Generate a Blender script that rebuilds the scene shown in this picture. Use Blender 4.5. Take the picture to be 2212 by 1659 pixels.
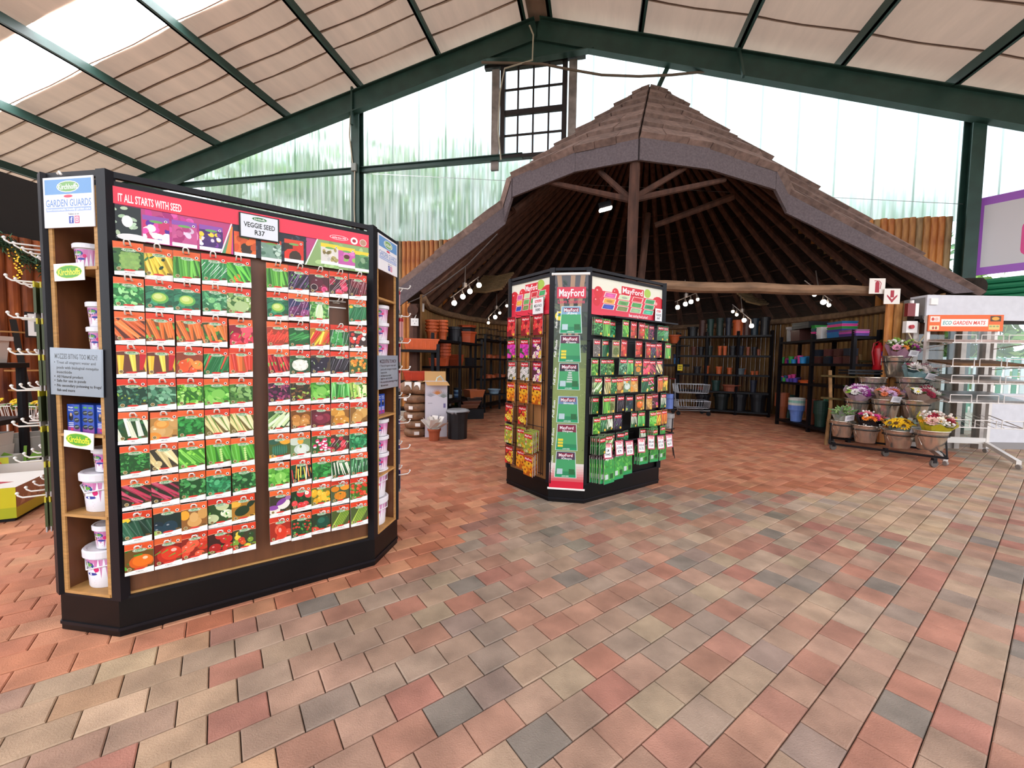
import bpy, math, random
from mathutils import Vector, Matrix
R_ = math.radians
for _o in list(bpy.data.objects): bpy.data.objects.remove(_o, do_unlink=True)
SC = bpy.context.scene
COL = SC.collection
# ---------------------------------------------------------------- camera
FPX, CAMH, PITCH, ROLL, CX, CY = 872.0, 1.4, R_(3.1), R_(0.9), 1106.0, 829.5
FW = Vector((0, math.cos(PITCH), -math.sin(PITCH)))
_r0 = Vector((1, 0, 0)); _u0 = _r0.cross(FW)
RT = _r0 * math.cos(ROLL) + _u0 * math.sin(ROLL)
UP = RT.cross(FW)
EYE = Vector((0, 0, CAMH))
cam_d = bpy.data.cameras.new('camera'); cam = bpy.data.objects.new('camera', cam_d); COL.objects.link(cam)
cam_d.sensor_width = 36.0; cam_d.lens = 36.0 * FPX / 2212.0; cam_d.clip_start = 0.05; cam_d.clip_end = 300
cam.matrix_world = Matrix(((RT.x, UP.x, -FW.x, EYE.x), (RT.y, UP.y, -FW.y, EYE.y), (RT.z, UP.z, -FW.z, EYE.z), (0, 0, 0, 1)))
SC.camera = cam
# ---------------------------------------------------------------- world, exposure
SC.view_settings.view_transform = 'Standard'; SC.view_settings.look = 'None'
SC.view_settings.gamma = 1.0; SC.view_settings.use_curve_mapping = False
SC.view_settings.exposure = 1.15
SC.cycles.max_bounces = 6; SC.cycles.diffuse_bounces = 3; SC.cycles.glossy_bounces = 2
SC.cycles.transmission_bounces = 4; SC.cycles.transparent_max_bounces = 10; SC.cycles.adaptive_threshold = 0.06
SC.cycles.sample_clamp_indirect = 6.0; SC.cycles.caustics_reflective = False; SC.cycles.caustics_refractive = False
W = bpy.data.worlds.new('overcast_sky'); SC.world = W; W.use_nodes = True
_nt = W.node_tree; _nt.nodes.clear()
_o = _nt.nodes.new('ShaderNodeOutputWorld'); _b = _nt.nodes.new('ShaderNodeBackground')
_tc = _nt.nodes.new('ShaderNodeTexCoord'); _n = _nt.nodes.new('ShaderNodeTexNoise'); _rp = _nt.nodes.new('ShaderNodeValToRGB')
_n.inputs['Scale'].default_value = 2.2; _n.inputs['Detail'].default_value = 5
_rp.color_ramp.elements[0].color = (0.66, 0.80, 1.0, 1); _rp.color_ramp.elements[0].position = 0.38
_rp.color_ramp.elements[1].color = (1.0, 1.0, 1.0, 1); _rp.color_ramp.elements[1].position = 0.62
_nt.links.new(_tc.outputs['Generated'], _n.inputs['Vector']); _nt.links.new(_n.outputs['Fac'], _rp.inputs['Fac'])
_nt.links.new(_rp.outputs['Color'], _b.inputs['Color']); _b.inputs['Strength'].default_value = 1.3
_nt.links.new(_b.outputs['Background'], _o.inputs['Surface'])
SKYLIGHT = 8.0          # emission standing in for daylight through the roof strips, added unseen ones too
# ---------------------------------------------------------------- helpers
def pray(x, y): return FW + RT * ((x - CX) / FPX) - UP * ((y - CY) / FPX)
def gp(x, y, z=0.0):
    d = pray(x, y); return EYE + d * ((z - CAMH) / d.z)
def at(x, y, Y):
    d = pray(x, y); return EYE + d * (Y / d.y)
def project(p):
    d = Vector(p) - EYE; w = d.dot(FW)
    return (CX + FPX * d.dot(RT) / w, CY - FPX * d.dot(UP) / w, w)
def lin(c):
    if isinstance(c, str):
        c = c.lstrip('#'); c = c if len(c) == 6 else ''.join(x * 2 for x in c); c = [int(c[i:i + 2], 16) / 255 for i in (0, 2, 4)]
    return tuple((x / 12.92 if x <= 0.04045 else ((x + 0.055) / 1.055) ** 2.4) for x in c[:3])
def RZ(deg): return Matrix.Rotation(R_(deg), 4, 'Z')
def T(x, y=None, z=None): return Matrix.Translation(Vector(x) if y is None else Vector((x, y, z)))
MATS = {}
def mat(name, color=None, rough=0.6, metal=0.0, var=0.0, vscale=8.0, stretch=(1, 1, 1), bump=0.0, bscale=40.0,
        attr=False, emit=None, estr=0.0, spec=0.5, alpha=1.0, trans=0.0, coords='Object', dark=None, rnd=0.0):
    if name in MATS: return MATS[name]
    m = bpy.data.materials.new(name); m.use_nodes = True; nt = m.node_tree; N = nt.nodes; Lk = nt.links.new
    p = N['Principled BSDF']; p.inputs['Roughness'].default_value = rough; p.inputs['Metallic'].default_value = metal
    p.inputs['Specular IOR Level'].default_value = spec
    out = None
    if attr:
        a = N.new('ShaderNodeAttribute'); a.attribute_name = 'Col'; out = a.outputs['Color']
    elif color is not None:
        rgb = N.new('ShaderNodeRGB'); rgb.outputs[0].default_value = (*lin(color), 1); out = rgb.outputs[0]
    tc = mp = None
    if var or bump:
        mp = N.new('ShaderNodeMapping'); mp.inputs['Scale'].default_value = stretch
        if coords == 'World':
            g = N.new('ShaderNodeNewGeometry'); Lk(g.outputs['Position'], mp.inputs['Vector'])
        else:
            tc = N.new('ShaderNodeTexCoord'); Lk(tc.outputs[coords], mp.inputs['Vector'])
    if var:
        nz = N.new('ShaderNodeTexNoise'); nz.inputs['Scale'].default_value = vscale; nz.inputs['Detail'].default_value = 6
        Lk(mp.outputs[0], nz.inputs['Vector'])
        mx = N.new('ShaderNodeMix'); mx.data_type = 'RGBA'; mx.blend_type = 'MULTIPLY'
        cr = N.new('ShaderNodeValToRGB'); lo = 1 - var; dk = lin(dark) if dark else None
        cr.color_ramp.elements[0].position = 0.3; cr.color_ramp.elements[1].position = 0.68
        cr.color_ramp.elements[0].color = (lo, lo, lo, 1) if not dk else (*dk, 1); cr.color_ramp.elements[1].color = (1 + var * .25,) * 3 + (1,)
        Lk(nz.outputs['Fac'], cr.inputs['Fac']); mx.inputs['Factor'].default_value = 1.0
        Lk(out, mx.inputs['A']); Lk(cr.outputs['Color'], mx.inputs['B']); out = mx.outputs['Result']
    if rnd:
        oi = N.new('ShaderNodeObjectInfo'); hs = N.new('ShaderNodeHueSaturation'); mr = N.new('ShaderNodeMapRange')
        mr.inputs['To Min'].default_value = 1 - rnd; mr.inputs['To Max'].default_value = 1 + rnd
        Lk(oi.outputs['Random'], mr.inputs['Value']); Lk(mr.outputs[0], hs.inputs['Value']); Lk(out, hs.inputs['Color']); out = hs.outputs['Color']
    if out is not None: Lk(out, p.inputs['Base Color'])
    if bump:
        nb = N.new('ShaderNodeTexNoise'); nb.inputs['Scale'].default_value = bscale; nb.inputs['Detail'].default_value = 4
        Lk(mp.outputs[0], nb.inputs['Vector']); bp = N.new('ShaderNodeBump'); bp.inputs['Strength'].default_value = bump
        bp.inputs['Distance'].default_value = 0.01; Lk(nb.outputs['Fac'], bp.inputs['Height']); Lk(bp.outputs[0], p.inputs['Normal'])
    if emit: p.inputs['Emission Color'].default_value = (*lin(emit), 1); p.inputs['Emission Strength'].default_value = estr
    if alpha < 1: p.inputs['Alpha'].default_value = alpha
    if trans: p.inputs['Transmission Weight'].default_value = trans
    MATS[name] = m; return m
class MB:
    """collects polygons (with a colour per face) into one mesh"""
    def __init__(s): s.v = []; s.f = []; s.c = []
    def add(s, vs, fs, c=(1, 1, 1), M=None):
        b = len(s.v); s.v += [tuple(M @ Vector(p)) for p in vs] if M is not None else [tuple(p) for p in vs]
        for f in fs: s.f.append([b + i for i in f]); s.c.append(c)
        return s
    def box(s, x0, y0, z0, x1, y1, z1, c=(1, 1, 1), M=None):
        return s.add([(x0, y0, z0), (x1, y0, z0), (x1, y1, z0), (x0, y1, z0), (x0, y0, z1), (x1, y0, z1), (x1, y1, z1), (x0, y1, z1)],
                     [(3, 2, 1, 0), (4, 5, 6, 7), (0, 1, 5, 4), (1, 2, 6, 5), (2, 3, 7, 6), (3, 0, 4, 7)], c, M)
    def bar(s, p, q, w, h=None, c=(1, 1, 1), up=(0, 0, 1)):
        p = Vector(p); q = Vector(q); d = (q - p).normalized(); h = h or w; u = Vector(up)
        if abs(d.dot(u)) > 0.97: u = Vector((0, 1, 0))
        x = d.cross(u).normalized() * (w / 2); y = x.cross(d).normalized() * (h / 2)
        vs = [p - x - y, p + x - y, p + x + y, p - x + y, q - x - y, q + x - y, q + x + y, q - x + y]
        return s.add(vs, [(0, 1, 2, 3), (7, 6, 5, 4), (0, 4, 5, 1), (1, 5, 6, 2), (2, 6, 7, 3), (3, 7, 4, 0)], c)
    def cyl(s, p, q, r, r2=None, n=8, c=(1, 1, 1)):
        p = Vector(p); q = Vector(q); d = (q - p).normalized(); r2 = r if r2 is None else r2
        a = d.orthogonal().normalized(); b = d.cross(a)
        vs = [p + (a * math.cos(t) + b * math.sin(t)) * r for t in [i * 2 * math.pi / n for i in range(n)]]
        vs += [q + (a * math.cos(t) + b * math.sin(t)) * r2 for t in [i * 2 * math.pi / n for i in range(n)]]
        fs = [(i, (i + 1) % n, n + (i + 1) % n, n + i) for i in range(n)] + [tuple(range(n))[::-1], tuple(range(n, 2 * n))]
        return s.add(vs, fs, c)
    def tube(s, pts, r, n=6, c=(1, 1, 1)):
        pts = [Vector(p) for p in pts]; b0 = len(s.v); k = len(pts); a = None; rr = r if isinstance(r, (list, tuple)) else [r] * k
        for i, p in enumerate(pts):
            d = (pts[min(i + 1, k - 1)] - pts[max(i - 1, 0)]).normalized()
            if a is None: a = d.orthogonal().normalized()
            a = (a - d * a.dot(d)); a = a.normalized() if a.length > 1e-6 else d.orthogonal().normalized(); b = d.cross(a)
            for j in range(n):
                t = j * 2 * math.pi / n; s.v.append(tuple(p + (a * math.cos(t) + b * math.sin(t)) * rr[i]))
        for i in range(k - 1):
            for j in range(n):
                s.f.append([b0 + i * n + j, b0 + i * n + (j + 1) % n, b0 + (i + 1) * n + (j + 1) % n, b0 + (i + 1) * n + j]); s.c.append(c)
        s.f.append([b0 + j for j in range(n)][::-1]); s.c.append(c); s.f.append([b0 + (k - 1) * n + j for j in range(n)]); s.c.append(c)
        return s
    def lathe(s, prof, n=20, o=(0, 0, 0), c=(1, 1, 1), cs=None, wob=0):
        b0 = len(s.v); k = len(prof)
        for i, (r, z) in enumerate(prof):
            for j in range(n):
                t = j * 2 * math.pi / n; q = r * (1 + (wob * math.sin(t * 3 + i) if wob else 0)); s.v.append((o[0] + q * math.cos(t), o[1] + q * math.sin(t), o[2] + z))
        for i in range(k - 1):
            for j in range(n):
                s.f.append([b0 + i * n + j, b0 + i * n + (j + 1) % n, b0 + (i + 1) * n + (j + 1) % n, b0 + (i + 1) * n + j]); s.c.append(cs[i] if cs else c)
        if prof[0][0] > 1e-5: s.f.append([b0 + j for j in range(n)][::-1]); s.c.append(cs[0] if cs else c)
        if prof[-1][0] > 1e-5: s.f.append([b0 + (k - 1) * n + j for j in range(n)]); s.c.append(cs[-1] if cs else c)
        return s
    def quad(s, a, b, c_, d, c=(1, 1, 1)): return s.add([a, b, c_, d], [(0, 1, 2, 3)], c)
    def ico(s, o, r, c=(1, 1, 1), sq=(1, 1, 1), n=8, m=5):
        return s.lathe([(max(1e-6, r * math.sin(math.pi * i / m)) * sq[0], -r * sq[2] * math.cos(math.pi * i / m)) for i in range(m + 1)], n, o, c)
    def mesh(s, name, m, smooth=False):
        me = bpy.data.meshes.new(name); me.from_pydata(s.v, [], s.f); me.materials.append(m)
        ca = me.color_attributes.new('Col', 'FLOAT_COLOR', 'CORNER'); buf = []
        for f, c in zip(s.f, s.c): buf += [c[0], c[1], c[2], 1.0] * len(f)
        ca.data.foreach_set('color', buf)
        if smooth: me.polygons.foreach_set('use_smooth', [True] * len(me.polygons))
        me.update(); return me
    def build(s, name, m, parent=None, M=None, smooth=False): return put(name, s.mesh(name, m, smooth), parent, M)
def put(name, me, parent=None, M=None):
    o = bpy.data.objects.new(name, me); COL.objects.link(o)
    if parent is not None: o.parent = parent
    if M is not None: o.matrix_basis = M if isinstance(M, Matrix) else T(M)
    return o
def tag(o, label, cat, group=None, kind=None):
    o['label'] = label; o['category'] = cat
    if group: o['group'] = group
    if kind: o['kind'] = kind
    return o
def thing(name, label, cat, M=None, group=None): return tag(put(name, None, None, M), label, cat, group)
def struct(o): o['kind'] = 'structure'; return o
def copy_tree(o, M, label=None, group=None):
    r = o.copy(); COL.objects.link(r); r.matrix_basis = M if isinstance(M, Matrix) else T(M)
    if label: r['label'] = label
    if group: r['group'] = group
    for ch in list(o.children):
        c = ch.copy(); COL.objects.link(c); c.parent = r
        for g_ in list(ch.children):
            d = g_.copy(); COL.objects.link(d); d.parent = c
    return r
# ---- flat print: vector drawing made of coloured polygons, x right, y up, facing local -Y
_FONT = {}
def glyphs(t):
    if t not in _FONT:
        cu = bpy.data.curves.new('lettering', 'FONT'); cu.body = t; cu.resolution_u = 2; cu.offset = 0.018
        o = bpy.data.objects.new('lettering', cu); COL.objects.link(o); bpy.context.view_layer.update()
        me = bpy.data.meshes.new_from_object(o.evaluated_get(bpy.context.evaluated_depsgraph_get()))
        vs = [(v.co.x, v.co.y) for v in me.vertices]; fs = [tuple(p.vertices) for p in me.polygons]
        bpy.data.objects.remove(o, do_unlink=True); bpy.data.curves.remove(cu); bpy.data.meshes.remove(me)
        x0 = min(v[0] for v in vs); x1 = max(v[0] for v in vs)
        _FONT[t] = ([(v[0] - x0, v[1]) for v in vs], fs, x1 - x0)
    return _FONT[t]
class Pr:
    def __init__(s, clip=None): s.p = []; s.clip = clip
    def poly(s, pts, c, clip=True):
        if s.clip and clip:
            x0, y0, x1, y1 = s.clip
            for ax, lim, sg in ((0, x0, 1), (0, x1, -1), (1, y0, 1), (1, y1, -1)):
                out = []; n = len(pts)
                for i in range(n):
                    a = pts[i]; b = pts[(i + 1) % n]; da = (a[ax] - lim) * sg; db = (b[ax] - lim) * sg
                    if da >= 0: out.append(a)
                    if da * db < 0: t = da / (da - db); out.append((a[0] + (b[0] - a[0]) * t, a[1] + (b[1] - a[1]) * t))
                pts = out
                if len(pts) < 3: return s
        s.p.append((pts, c if not isinstance(c, str) else lin(c), None)); return s
    def rect(s, x0, y0, x1, y1, c): return s.poly([(x0, y0), (x1, y0), (x1, y1), (x0, y1)], c)
    def ell(s, x, y, rx, ry, c, n=14, rot=0.0):
        k, q = math.cos(rot), math.sin(rot); P = []
        for i in range(n):
            t = i * 2 * math.pi / n; a, b = rx * math.cos(t), ry * math.sin(t); P.append((x + a * k - b * q, y + a * q + b * k))
        return s.poly(P, c)
    def line(s, x0, y0, x1, y1, w, c, w2=None):
        d = math.hypot(x1 - x0, y1 - y0) or 1; nx, ny = -(y1 - y0) / d / 2, (x1 - x0) / d / 2; w2 = w if w2 is None else w2
        return s.poly([(x0 + nx * w, y0 + ny * w), (x0 - nx * w, y0 - ny * w), (x1 - nx * w2, y1 - ny * w2), (x1 + nx * w2, y1 + ny * w2)], c)
    def ring(s, x, y, r, c, c2): return s.ell(x, y, r, r, c).ell(x, y, r * .6, r * .6, c2, 10)
    def text(s, t, x, y, h, c, w=None, rot=0.0, shear=0.0):
        vs, fs, ww = glyphs(t); k = h / 0.7; kx = (w / ww) if w else k; cc, sn = math.cos(rot), math.sin(rot); P = []
        for a, b in vs:
            a = (a - ww / 2) * kx + shear * b * k; b = b * k - h / 2; P.append((x + a * cc - b * sn, y + a * sn + b * cc))
        s.p.append((P, c if not isinstance(c, str) else lin(c), fs)); return s
    def into(s, mb, y0=0.0, dy=2e-5, M=None):
        for i, (pts, c, fs) in enumerate(s.p):
            mb.add([(a, y0 - dy * i, b) for a, b in pts], fs or [tuple(range(len(pts)))], c, M)
        return mb
rng = random.Random(7)
def vary(c, a=0.12, r=rng):
    c = lin(c) if isinstance(c, str) else c; k = 1 + r.uniform(-a, a); return tuple(max(0, min(1, x * k * (1 + r.uniform(-a, a) * .3))) for x in c)
PRINT = mat('printed_paper', attr=True, rough=0.38, spec=0.4)
MATTE = mat('painted_matte', attr=True, rough=0.7, spec=0.3)
BLACK = mat('black_paint', '#100e12', rough=0.5, var=0.25, vscale=6, spec=.25)
GREEN = mat('dark_green_steel', '#26453c', rough=0.5, var=0.3, vscale=3)
STEEL = mat('polished_steel', '#cfc8be', rough=0.18, metal=1.0)
WIRE = mat('white_wire', '#f2efe8', rough=0.4)
GREYWIRE = mat('chrome_wire', '#b9bcc0', rough=0.3, metal=0.8)
# frames of reference: paving / kiosk grid (u, v) and shed (w, d)
KA = math.atan((2300 - 1106) / FPX); KTH = math.degrees(math.pi / 2 - KA)
GRID = RZ(KTH)
SHED = RZ(-11.4)
def uvw(u, v, z=0.0): return GRID @ Vector((u, v, z))
# ================================================================ floor of pavers
floor = struct(MB().box(-16, -10, -0.05, 13, 9.3, -0.013).box(-2.4, 9.3, -0.05, 8.4, 15.2, -0.013).build('floor', mat('joint_sand', '#4a3b30', rough=0.95, var=0.4, vscale=30, bump=0.3)))
ground = struct(MB().box(-90, -60, -0.3, 90, 110, -0.06).build('ground', mat('outdoor_ground', '#c4b8a4', rough=1, var=0.3, vscale=0.4)))
PL, PW, V0, U0 = 0.1995, 0.1522, 2.527, -0.356
PAVE = mat('paver_concrete', attr=True, rough=0.78, var=0.36, vscale=5, bump=0.35, bscale=160, coords='World', spec=0.35)
def paver_mesh(mb, w, h, c, x=0, y=0, z=0, tx=0, ty=0, b=0.005):
    g_ = 0.002; a, bb = w / 2 - g_, h / 2 - g_; a2, b2 = a - b, bb - b
    vs = []
    for (p, q, zz) in ((-a, -bb, -.013), (a, -bb, -.013), (a, bb, -.013), (-a, bb, -.013), (-a, -bb, -.004), (a, -bb, -.004), (a, bb, -.004), (-a, bb, -.004), (-a2, -b2, 0), (a2, -b2, 0), (a2, b2, 0), (-a2, b2, 0)):
        vs.append((x + p, y + q, z + zz + (p * tx + q * ty if zz > -.01 else 0)))
    mb.add(vs, [(8, 9, 10, 11), (4, 5, 9, 8), (5, 6, 10, 9), (6, 7, 11, 10), (7, 4, 8, 11), (0, 1, 5, 4), (1, 2, 6, 5), (2, 3, 7, 6), (3, 0, 4, 7)], c)
REDS = ['#c48262', '#c98a69', '#be7a5c', '#cc916f', '#c48566', '#b97556']
MIX = ['#ac947e', '#ab8f79', '#a88872', '#ad8570', '#ab7d6b', '#a87766', '#a08c7a', '#988778', '#ab917b', '#a47a69', '#a98973', '#b19a82', '#8c8174']
PALE = ['#bda58a', '#bba083', '#b89a80', '#bea286', '#b39f8a', '#b2a28f', '#ba9984']
def zone(u, v):
    p = uvw(u, v); r = rng.random()
    if (Vector((p.x, p.y)) - Vector((3.05, 9.6))).length < 5.2: return 'r'
    if v > V0 and v > 2.45 + .69 * (u - 1.0): return 'r'
    if u > 4.6 and v < 1.35 + .05 * u and v > .55 - .1 * (u - 4.6): return 'p'
    if p.y > 6.2 and p.x < 6 and r < .6: return 'r'
    return 'm'
SPECIAL = {}
cells = []
for j in range(-60, 100):
    v = V0 - PW * (j + .5) if False else V0 + PW * (j - 26 + .5)
    for i in range(-90, 120):
        u = U0 + PL * (i + .5) + (0.5 * PL if (j % 2) else 0)
        p = uvw(u, v)
        if p.y < -2 or p.y > 15 or p.x < -9 or p.x > 10.5 or (p.y > 9.3 and not -2.3 < p.x < 8.3): continue
        x, y, w = project(p)
        inview = w > .3 and -60 < x < 2272 and y < 1720
        zc = zone(u, v)
        base = rng.choice(REDS if zc == 'r' else PALE if zc == 'p' else MIX)
        if zc == 'm' and u < 0.05 and rng.random() < .75: base = rng.choice(['#c0a888', '#c2aa8c', '#b9a082', '#b59c80', '#ba9676'])
        # hidden below a kiosk?
        hid = any(abs(u - ku) < .8 and kv + .05 < v < kv + 1.2 for ku, kv in ((.212, 2.71), (3.56, 2.77)))
        cells.append((0 if hid or not inview else FPX * FPX * PL * PW * CAMH / w ** 3, u, v, base, zc))
cells.sort(key=lambda c: -c[0])
_vars = {}
for k, (ar, u, v, base, zc) in enumerate(cells[:300]):
    key = (base, rng.randint(0, 1))
    if key not in _vars:
        mb = MB(); paver_mesh(mb, PL, PW, vary(base, .1), b=.007 if zc == 'r' else .004, tx=rng.uniform(-.006, .006), ty=rng.uniform(-.006, .006)); _vars[key] = mb.mesh('paver', PAVE)
    put('paver', _vars[key], floor, T(uvw(u, v, rng.uniform(-.0015, .0012))) @ GRID)
mb = MB()
for (ar, u, v, base, zc) in cells[300:]: paver_mesh(mb, PL, PW, vary(base, .1), u, v, rng.uniform(-.0015, .001))
rest = mb.build('distant_paving', PAVE, floor, GRID); rest['kind'] = 'stuff'
# ================================================================ shed: roof, frame, gable (w = across, d = along, z)
RW, RZt = -1.6, 9.92          # ridge
SL, SR = 0.24, 0.306
def roofz(w): return RZt + (SL * (w - RW) if w < RW else -SR * (w - RW))
DG = 10.7                     # gable plane
WL, WR = -17.0, 13.5
ceiling = struct(put('ceiling', None, None, SHED)); ceiling['label'] = 'sagging beige roof lining on dark green purlins with bright roof lights'
CEIL = mat('roof_lining', '#c8b09e', rough=0.95, var=0.22, vscale=1.3, stretch=(3, .5, 1), bump=.25, bscale=9)
SKYM = mat('glowing_roof_sheet', '#ffffff', emit='#fbf7ff', estr=SKYLIGHT)
_nt = CEIL.node_tree; _p = _nt.nodes['Principled BSDF']; _o = [n for n in _nt.nodes if n.type == 'OUTPUT_MATERIAL'][0]
_tl = _nt.nodes.new('ShaderNodeBsdfTranslucent'); _tl.inputs['Color'].default_value = (*lin('#ecc9b0'), 1); _mxs = _nt.nodes.new('ShaderNodeMixShader'); _mxs.inputs['Fac'].default_value = .15
_nt.links.new(_p.outputs[0], _mxs.inputs[1]); _nt.links.new(_tl.outputs[0], _mxs.inputs[2]); _nt.links.new(_mxs.outputs[0], _o.inputs['Surface'])   # translucency added to brighten the lining and fill the shed with light
SEAM = mat('lining_seam', '#6a5348', rough=1)
purl_w = [-1.95, -1.3, -4.2, -6.45, -8.75, -11.15, -13.6, -16, .85, 3.0, 5.06, 7.15, 9.3, 11.5]
pl_sorted = {0: sorted([w for w in purl_w if w < RW]), 1: sorted([w for w in purl_w if w > RW])}
def strip(side, d0, d1, name, m, w0=None, w1=None, sag=.05):
    mb = MB(); lo, hi = (WL, RW) if side == 0 else (RW, WR)
    if w0 is not None: lo, hi = w0, w1
    ws = sorted(set([lo, hi] + [w for w in pl_sorted[side] if lo < w < hi]))
    fine = []
    for a, b in zip(ws, ws[1:]): fine += [(a + (b - a) * k / 4, math.sin(math.pi * k / 4)) for k in range(4)]
    fine.append((ws[-1], 0)); nd = 4; s1 = rng.uniform(.5, 1.3); ph = rng.uniform(0, 6)
    for w, g_ in fine:
        for q in range(nd + 1):
            f = q / nd; e = 1 - abs(2 * f - 1)
            mb.v.append((w, d0 - .02 + (d1 - d0 + .05) * f + (0.03 * math.sin(w * 2.1 + ph) if 0 < q < nd else 0.012 * math.sin(w * 3 + ph)), roofz(w) + .26 - sag * s1 * g_ * (.55 + .45 * e) + .02 * e))
    n = nd + 1
    for a in range(len(fine) - 1):
        for q in range(nd): mb.f.append([a * n + q, (a + 1) * n + q, (a + 1) * n + q + 1, a * n + q + 1]); mb.c.append((1, 1, 1))
    if m is CEIL: MB().tube([(v[0], v[1], v[2] - .004) for v in mb.v[0::n]], .011, 4).build('lining_seam', SEAM, ceiling)
    return mb.build(name, m, ceiling, None, smooth=True)
d = DG + .05; k = 0
SKYL = [(6.28, 7.31), (.3, 1.33), (-4.7, -3.67)]  # first strip is in view; the others are added unseen to light the kiosk fronts
edges_l = [10.72, 9.95, 9.25, 8.75, 8.26, 7.76, 7.31, 6.28, 5.6, 4.6, 3.5, 2.4, 1.33, .3, -.7, -1.7, -2.7, -3.67, -4.7, -5.8, -7]
for a, b in zip(edges_l[1:], edges_l):
    if (a, b) in SKYL:
        strip(0, a, b, 'ceiling_panel', CEIL, -5.8, RW); strip(0, a, b, 'skylight_and_fill_panel', SKYM, WL, -5.8, .01)
    else: strip(0, a, b, 'ceiling_panel', CEIL)
edges_r = [10.72, 9.7, 8.7, 7.7, 6.7, 5.7, 4.7, 3.7, 2.7, 1.7, .7, -.3, -1.3, -2.3, -3.3, -4.3, -5.3, -7]
for a, b in zip(edges_r[1:], edges_r):
    if a in (1.7, -3.3): strip(1, a, b, 'skylight_and_fill_panel', SKYM, 2.5, 11, .01); strip(1, a, b, 'ceiling_panel', CEIL, RW, 2.5)  # glowing strips out of view, added on this slope as fill light
    else: strip(1, a, b, 'ceiling_panel', CEIL)
for w in purl_w:
    z = roofz(w); mb = MB(); mb.box(w - .03, -7, z, w + .03, DG, z + .22); mb.box(w - .03, -7, z, w + .09, DG, z + .015); mb.build('purlin', GREEN, ceiling)
MB().box(RW - .25, -7, RZt + .18, RW + .25, DG + .1, RZt + .3).build('ridge_cap', CEIL, ceiling)
MB().add([(RW - .5, DG - .02, RZt - .15), (RW + .5, DG - .02, RZt - .15), (RW + .5, DG - .02, RZt + .2), (RW, DG - .02, RZt + .3), (RW - .5, DG - .02, RZt + .2)], [(0, 1, 2, 3, 4)]).build('ridge_plate', GREEN, ceiling)
# ridge beam pair and portal frame
frame = struct(put('portal_frame', None, None, SHED)); frame['label'] = 'dark green steel portal frame under the gable roof'
def ibeam(p, q, h, name, m=GREEN, wid=.2, par=frame, up=None):
    p = Vector(p); q = Vector(q); mb = MB(); v = Vector((0, 0, 1)) if up is None else Vector(up)
    mb.bar(p, q, .03, h, up=v); x = (q - p).normalized(); n = x.cross(v).normalized(); t = n.cross(x).normalized()
    for sg in (1, -1): mb.bar(p + t * sg * h / 2, q + t * sg * h / 2, wid, .025, up=v)
    return mb.build(name, m, par)
for d in (10.35, 2.2, -5.5):
    for side, s_, wend in ((0, SL, -16.5), (1, SR, 13.2)):
        ibeam((RW, d, RZt - .30), (wend, d, roofz(wend) - .24), .52, 'rafter')
        a = RW + (-1.4 if side == 0 else 1.4)
        mb = MB(); mb.add([(RW, d - .02, RZt - .5), (a, d - .02, roofz(a) - .5), (RW, d - .02, RZt - 1.0), (RW, d + .02, RZt - .5), (a, d + .02, roofz(a) - .5), (RW, d + .02, RZt - 1.0)], [(0, 2, 1), (3, 4, 5), (0, 1, 4, 3), (1, 2, 5, 4), (2, 0, 3, 5)])
        mb.bar((RW, d, RZt - 1.0), (a, d, roofz(a) - .52), .2, .025); mb.build('haunch', GREEN, frame)
for w, dz in ((-6.65, 0), (3.0, 0)):
    MB().bar((w, 10.3, roofz(w) + .1), (w + .02, 9.9, roofz(w) - .85) if w > 0 else (w, 10.28, roofz(w) - .9), .05, .07).build('fly_brace', GREEN, frame)
# gable sheets
GAZ = Vector((3.05, 9.6, 0)); APZ = 7.75; GSL = 0.9
gl = SHED.inverted() @ GAZ
def conez(w, d): return APZ - GSL * math.hypot(w - gl.x, d - gl.y)
wall_back = struct(put('wall_back', None, None, SHED)); wall_back['label'] = 'gable end of translucent corrugated sheets above a timber pole wall'
SHEET = bpy.data.materials.new('translucent_sheet'); SHEET.use_nodes = True; nt = SHEET.node_tree; nt.nodes.clear()
_no = nt.nodes.new('ShaderNodeOutputMaterial'); _mx = nt.nodes.new('ShaderNodeMixShader'); _tr = nt.nodes.new('ShaderNodeBsdfTranslucent'); _tp = nt.nodes.new('ShaderNodeBsdfRefraction'); _tp.inputs['IOR'].default_value = 1.12; _tp.inputs['Roughness'].default_value = .45
_g = nt.nodes.new('ShaderNodeTexCoord'); _mp = nt.nodes.new('ShaderNodeMapping'); _nz = nt.nodes.new('ShaderNodeTexNoise'); _cr = nt.nodes.new('ShaderNodeValToRGB'); _rr = nt.nodes.new('ShaderNodeValToRGB')
_mp.inputs['Scale'].default_value = (6, 1, .35); _nz.inputs['Scale'].default_value = 2.2; _nz.inputs['Detail'].default_value = 5
nt.links.new(_g.outputs['Object'], _mp.inputs['Vector']); nt.links.new(_mp.outputs[0], _nz.inputs['Vector']); nt.links.new(_nz.outputs['Fac'], _cr.inputs['Fac']); nt.links.new(_nz.outputs['Fac'], _rr.inputs['Fac'])
_cr.color_ramp.elements[0].color = (.62, .80, .72, 1); _cr.color_ramp.elements[0].position = .35; _cr.color_ramp.elements[1].color = (.93, .98, .97, 1); _cr.color_ramp.elements[1].position = .6
_rr.color_ramp.elements[0].color = (.6, .6, .6, 1); _rr.color_ramp.elements[0].position = .38; _rr.color_ramp.elements[1].color = (.25, .25, .25, 1); _rr.color_ramp.elements[1].position = .62
nt.links.new(_cr.outputs['Color'], _tr.inputs['Color']); _tp.inputs['Color'].default_value = (.90, .97, .95, 1)
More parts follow.
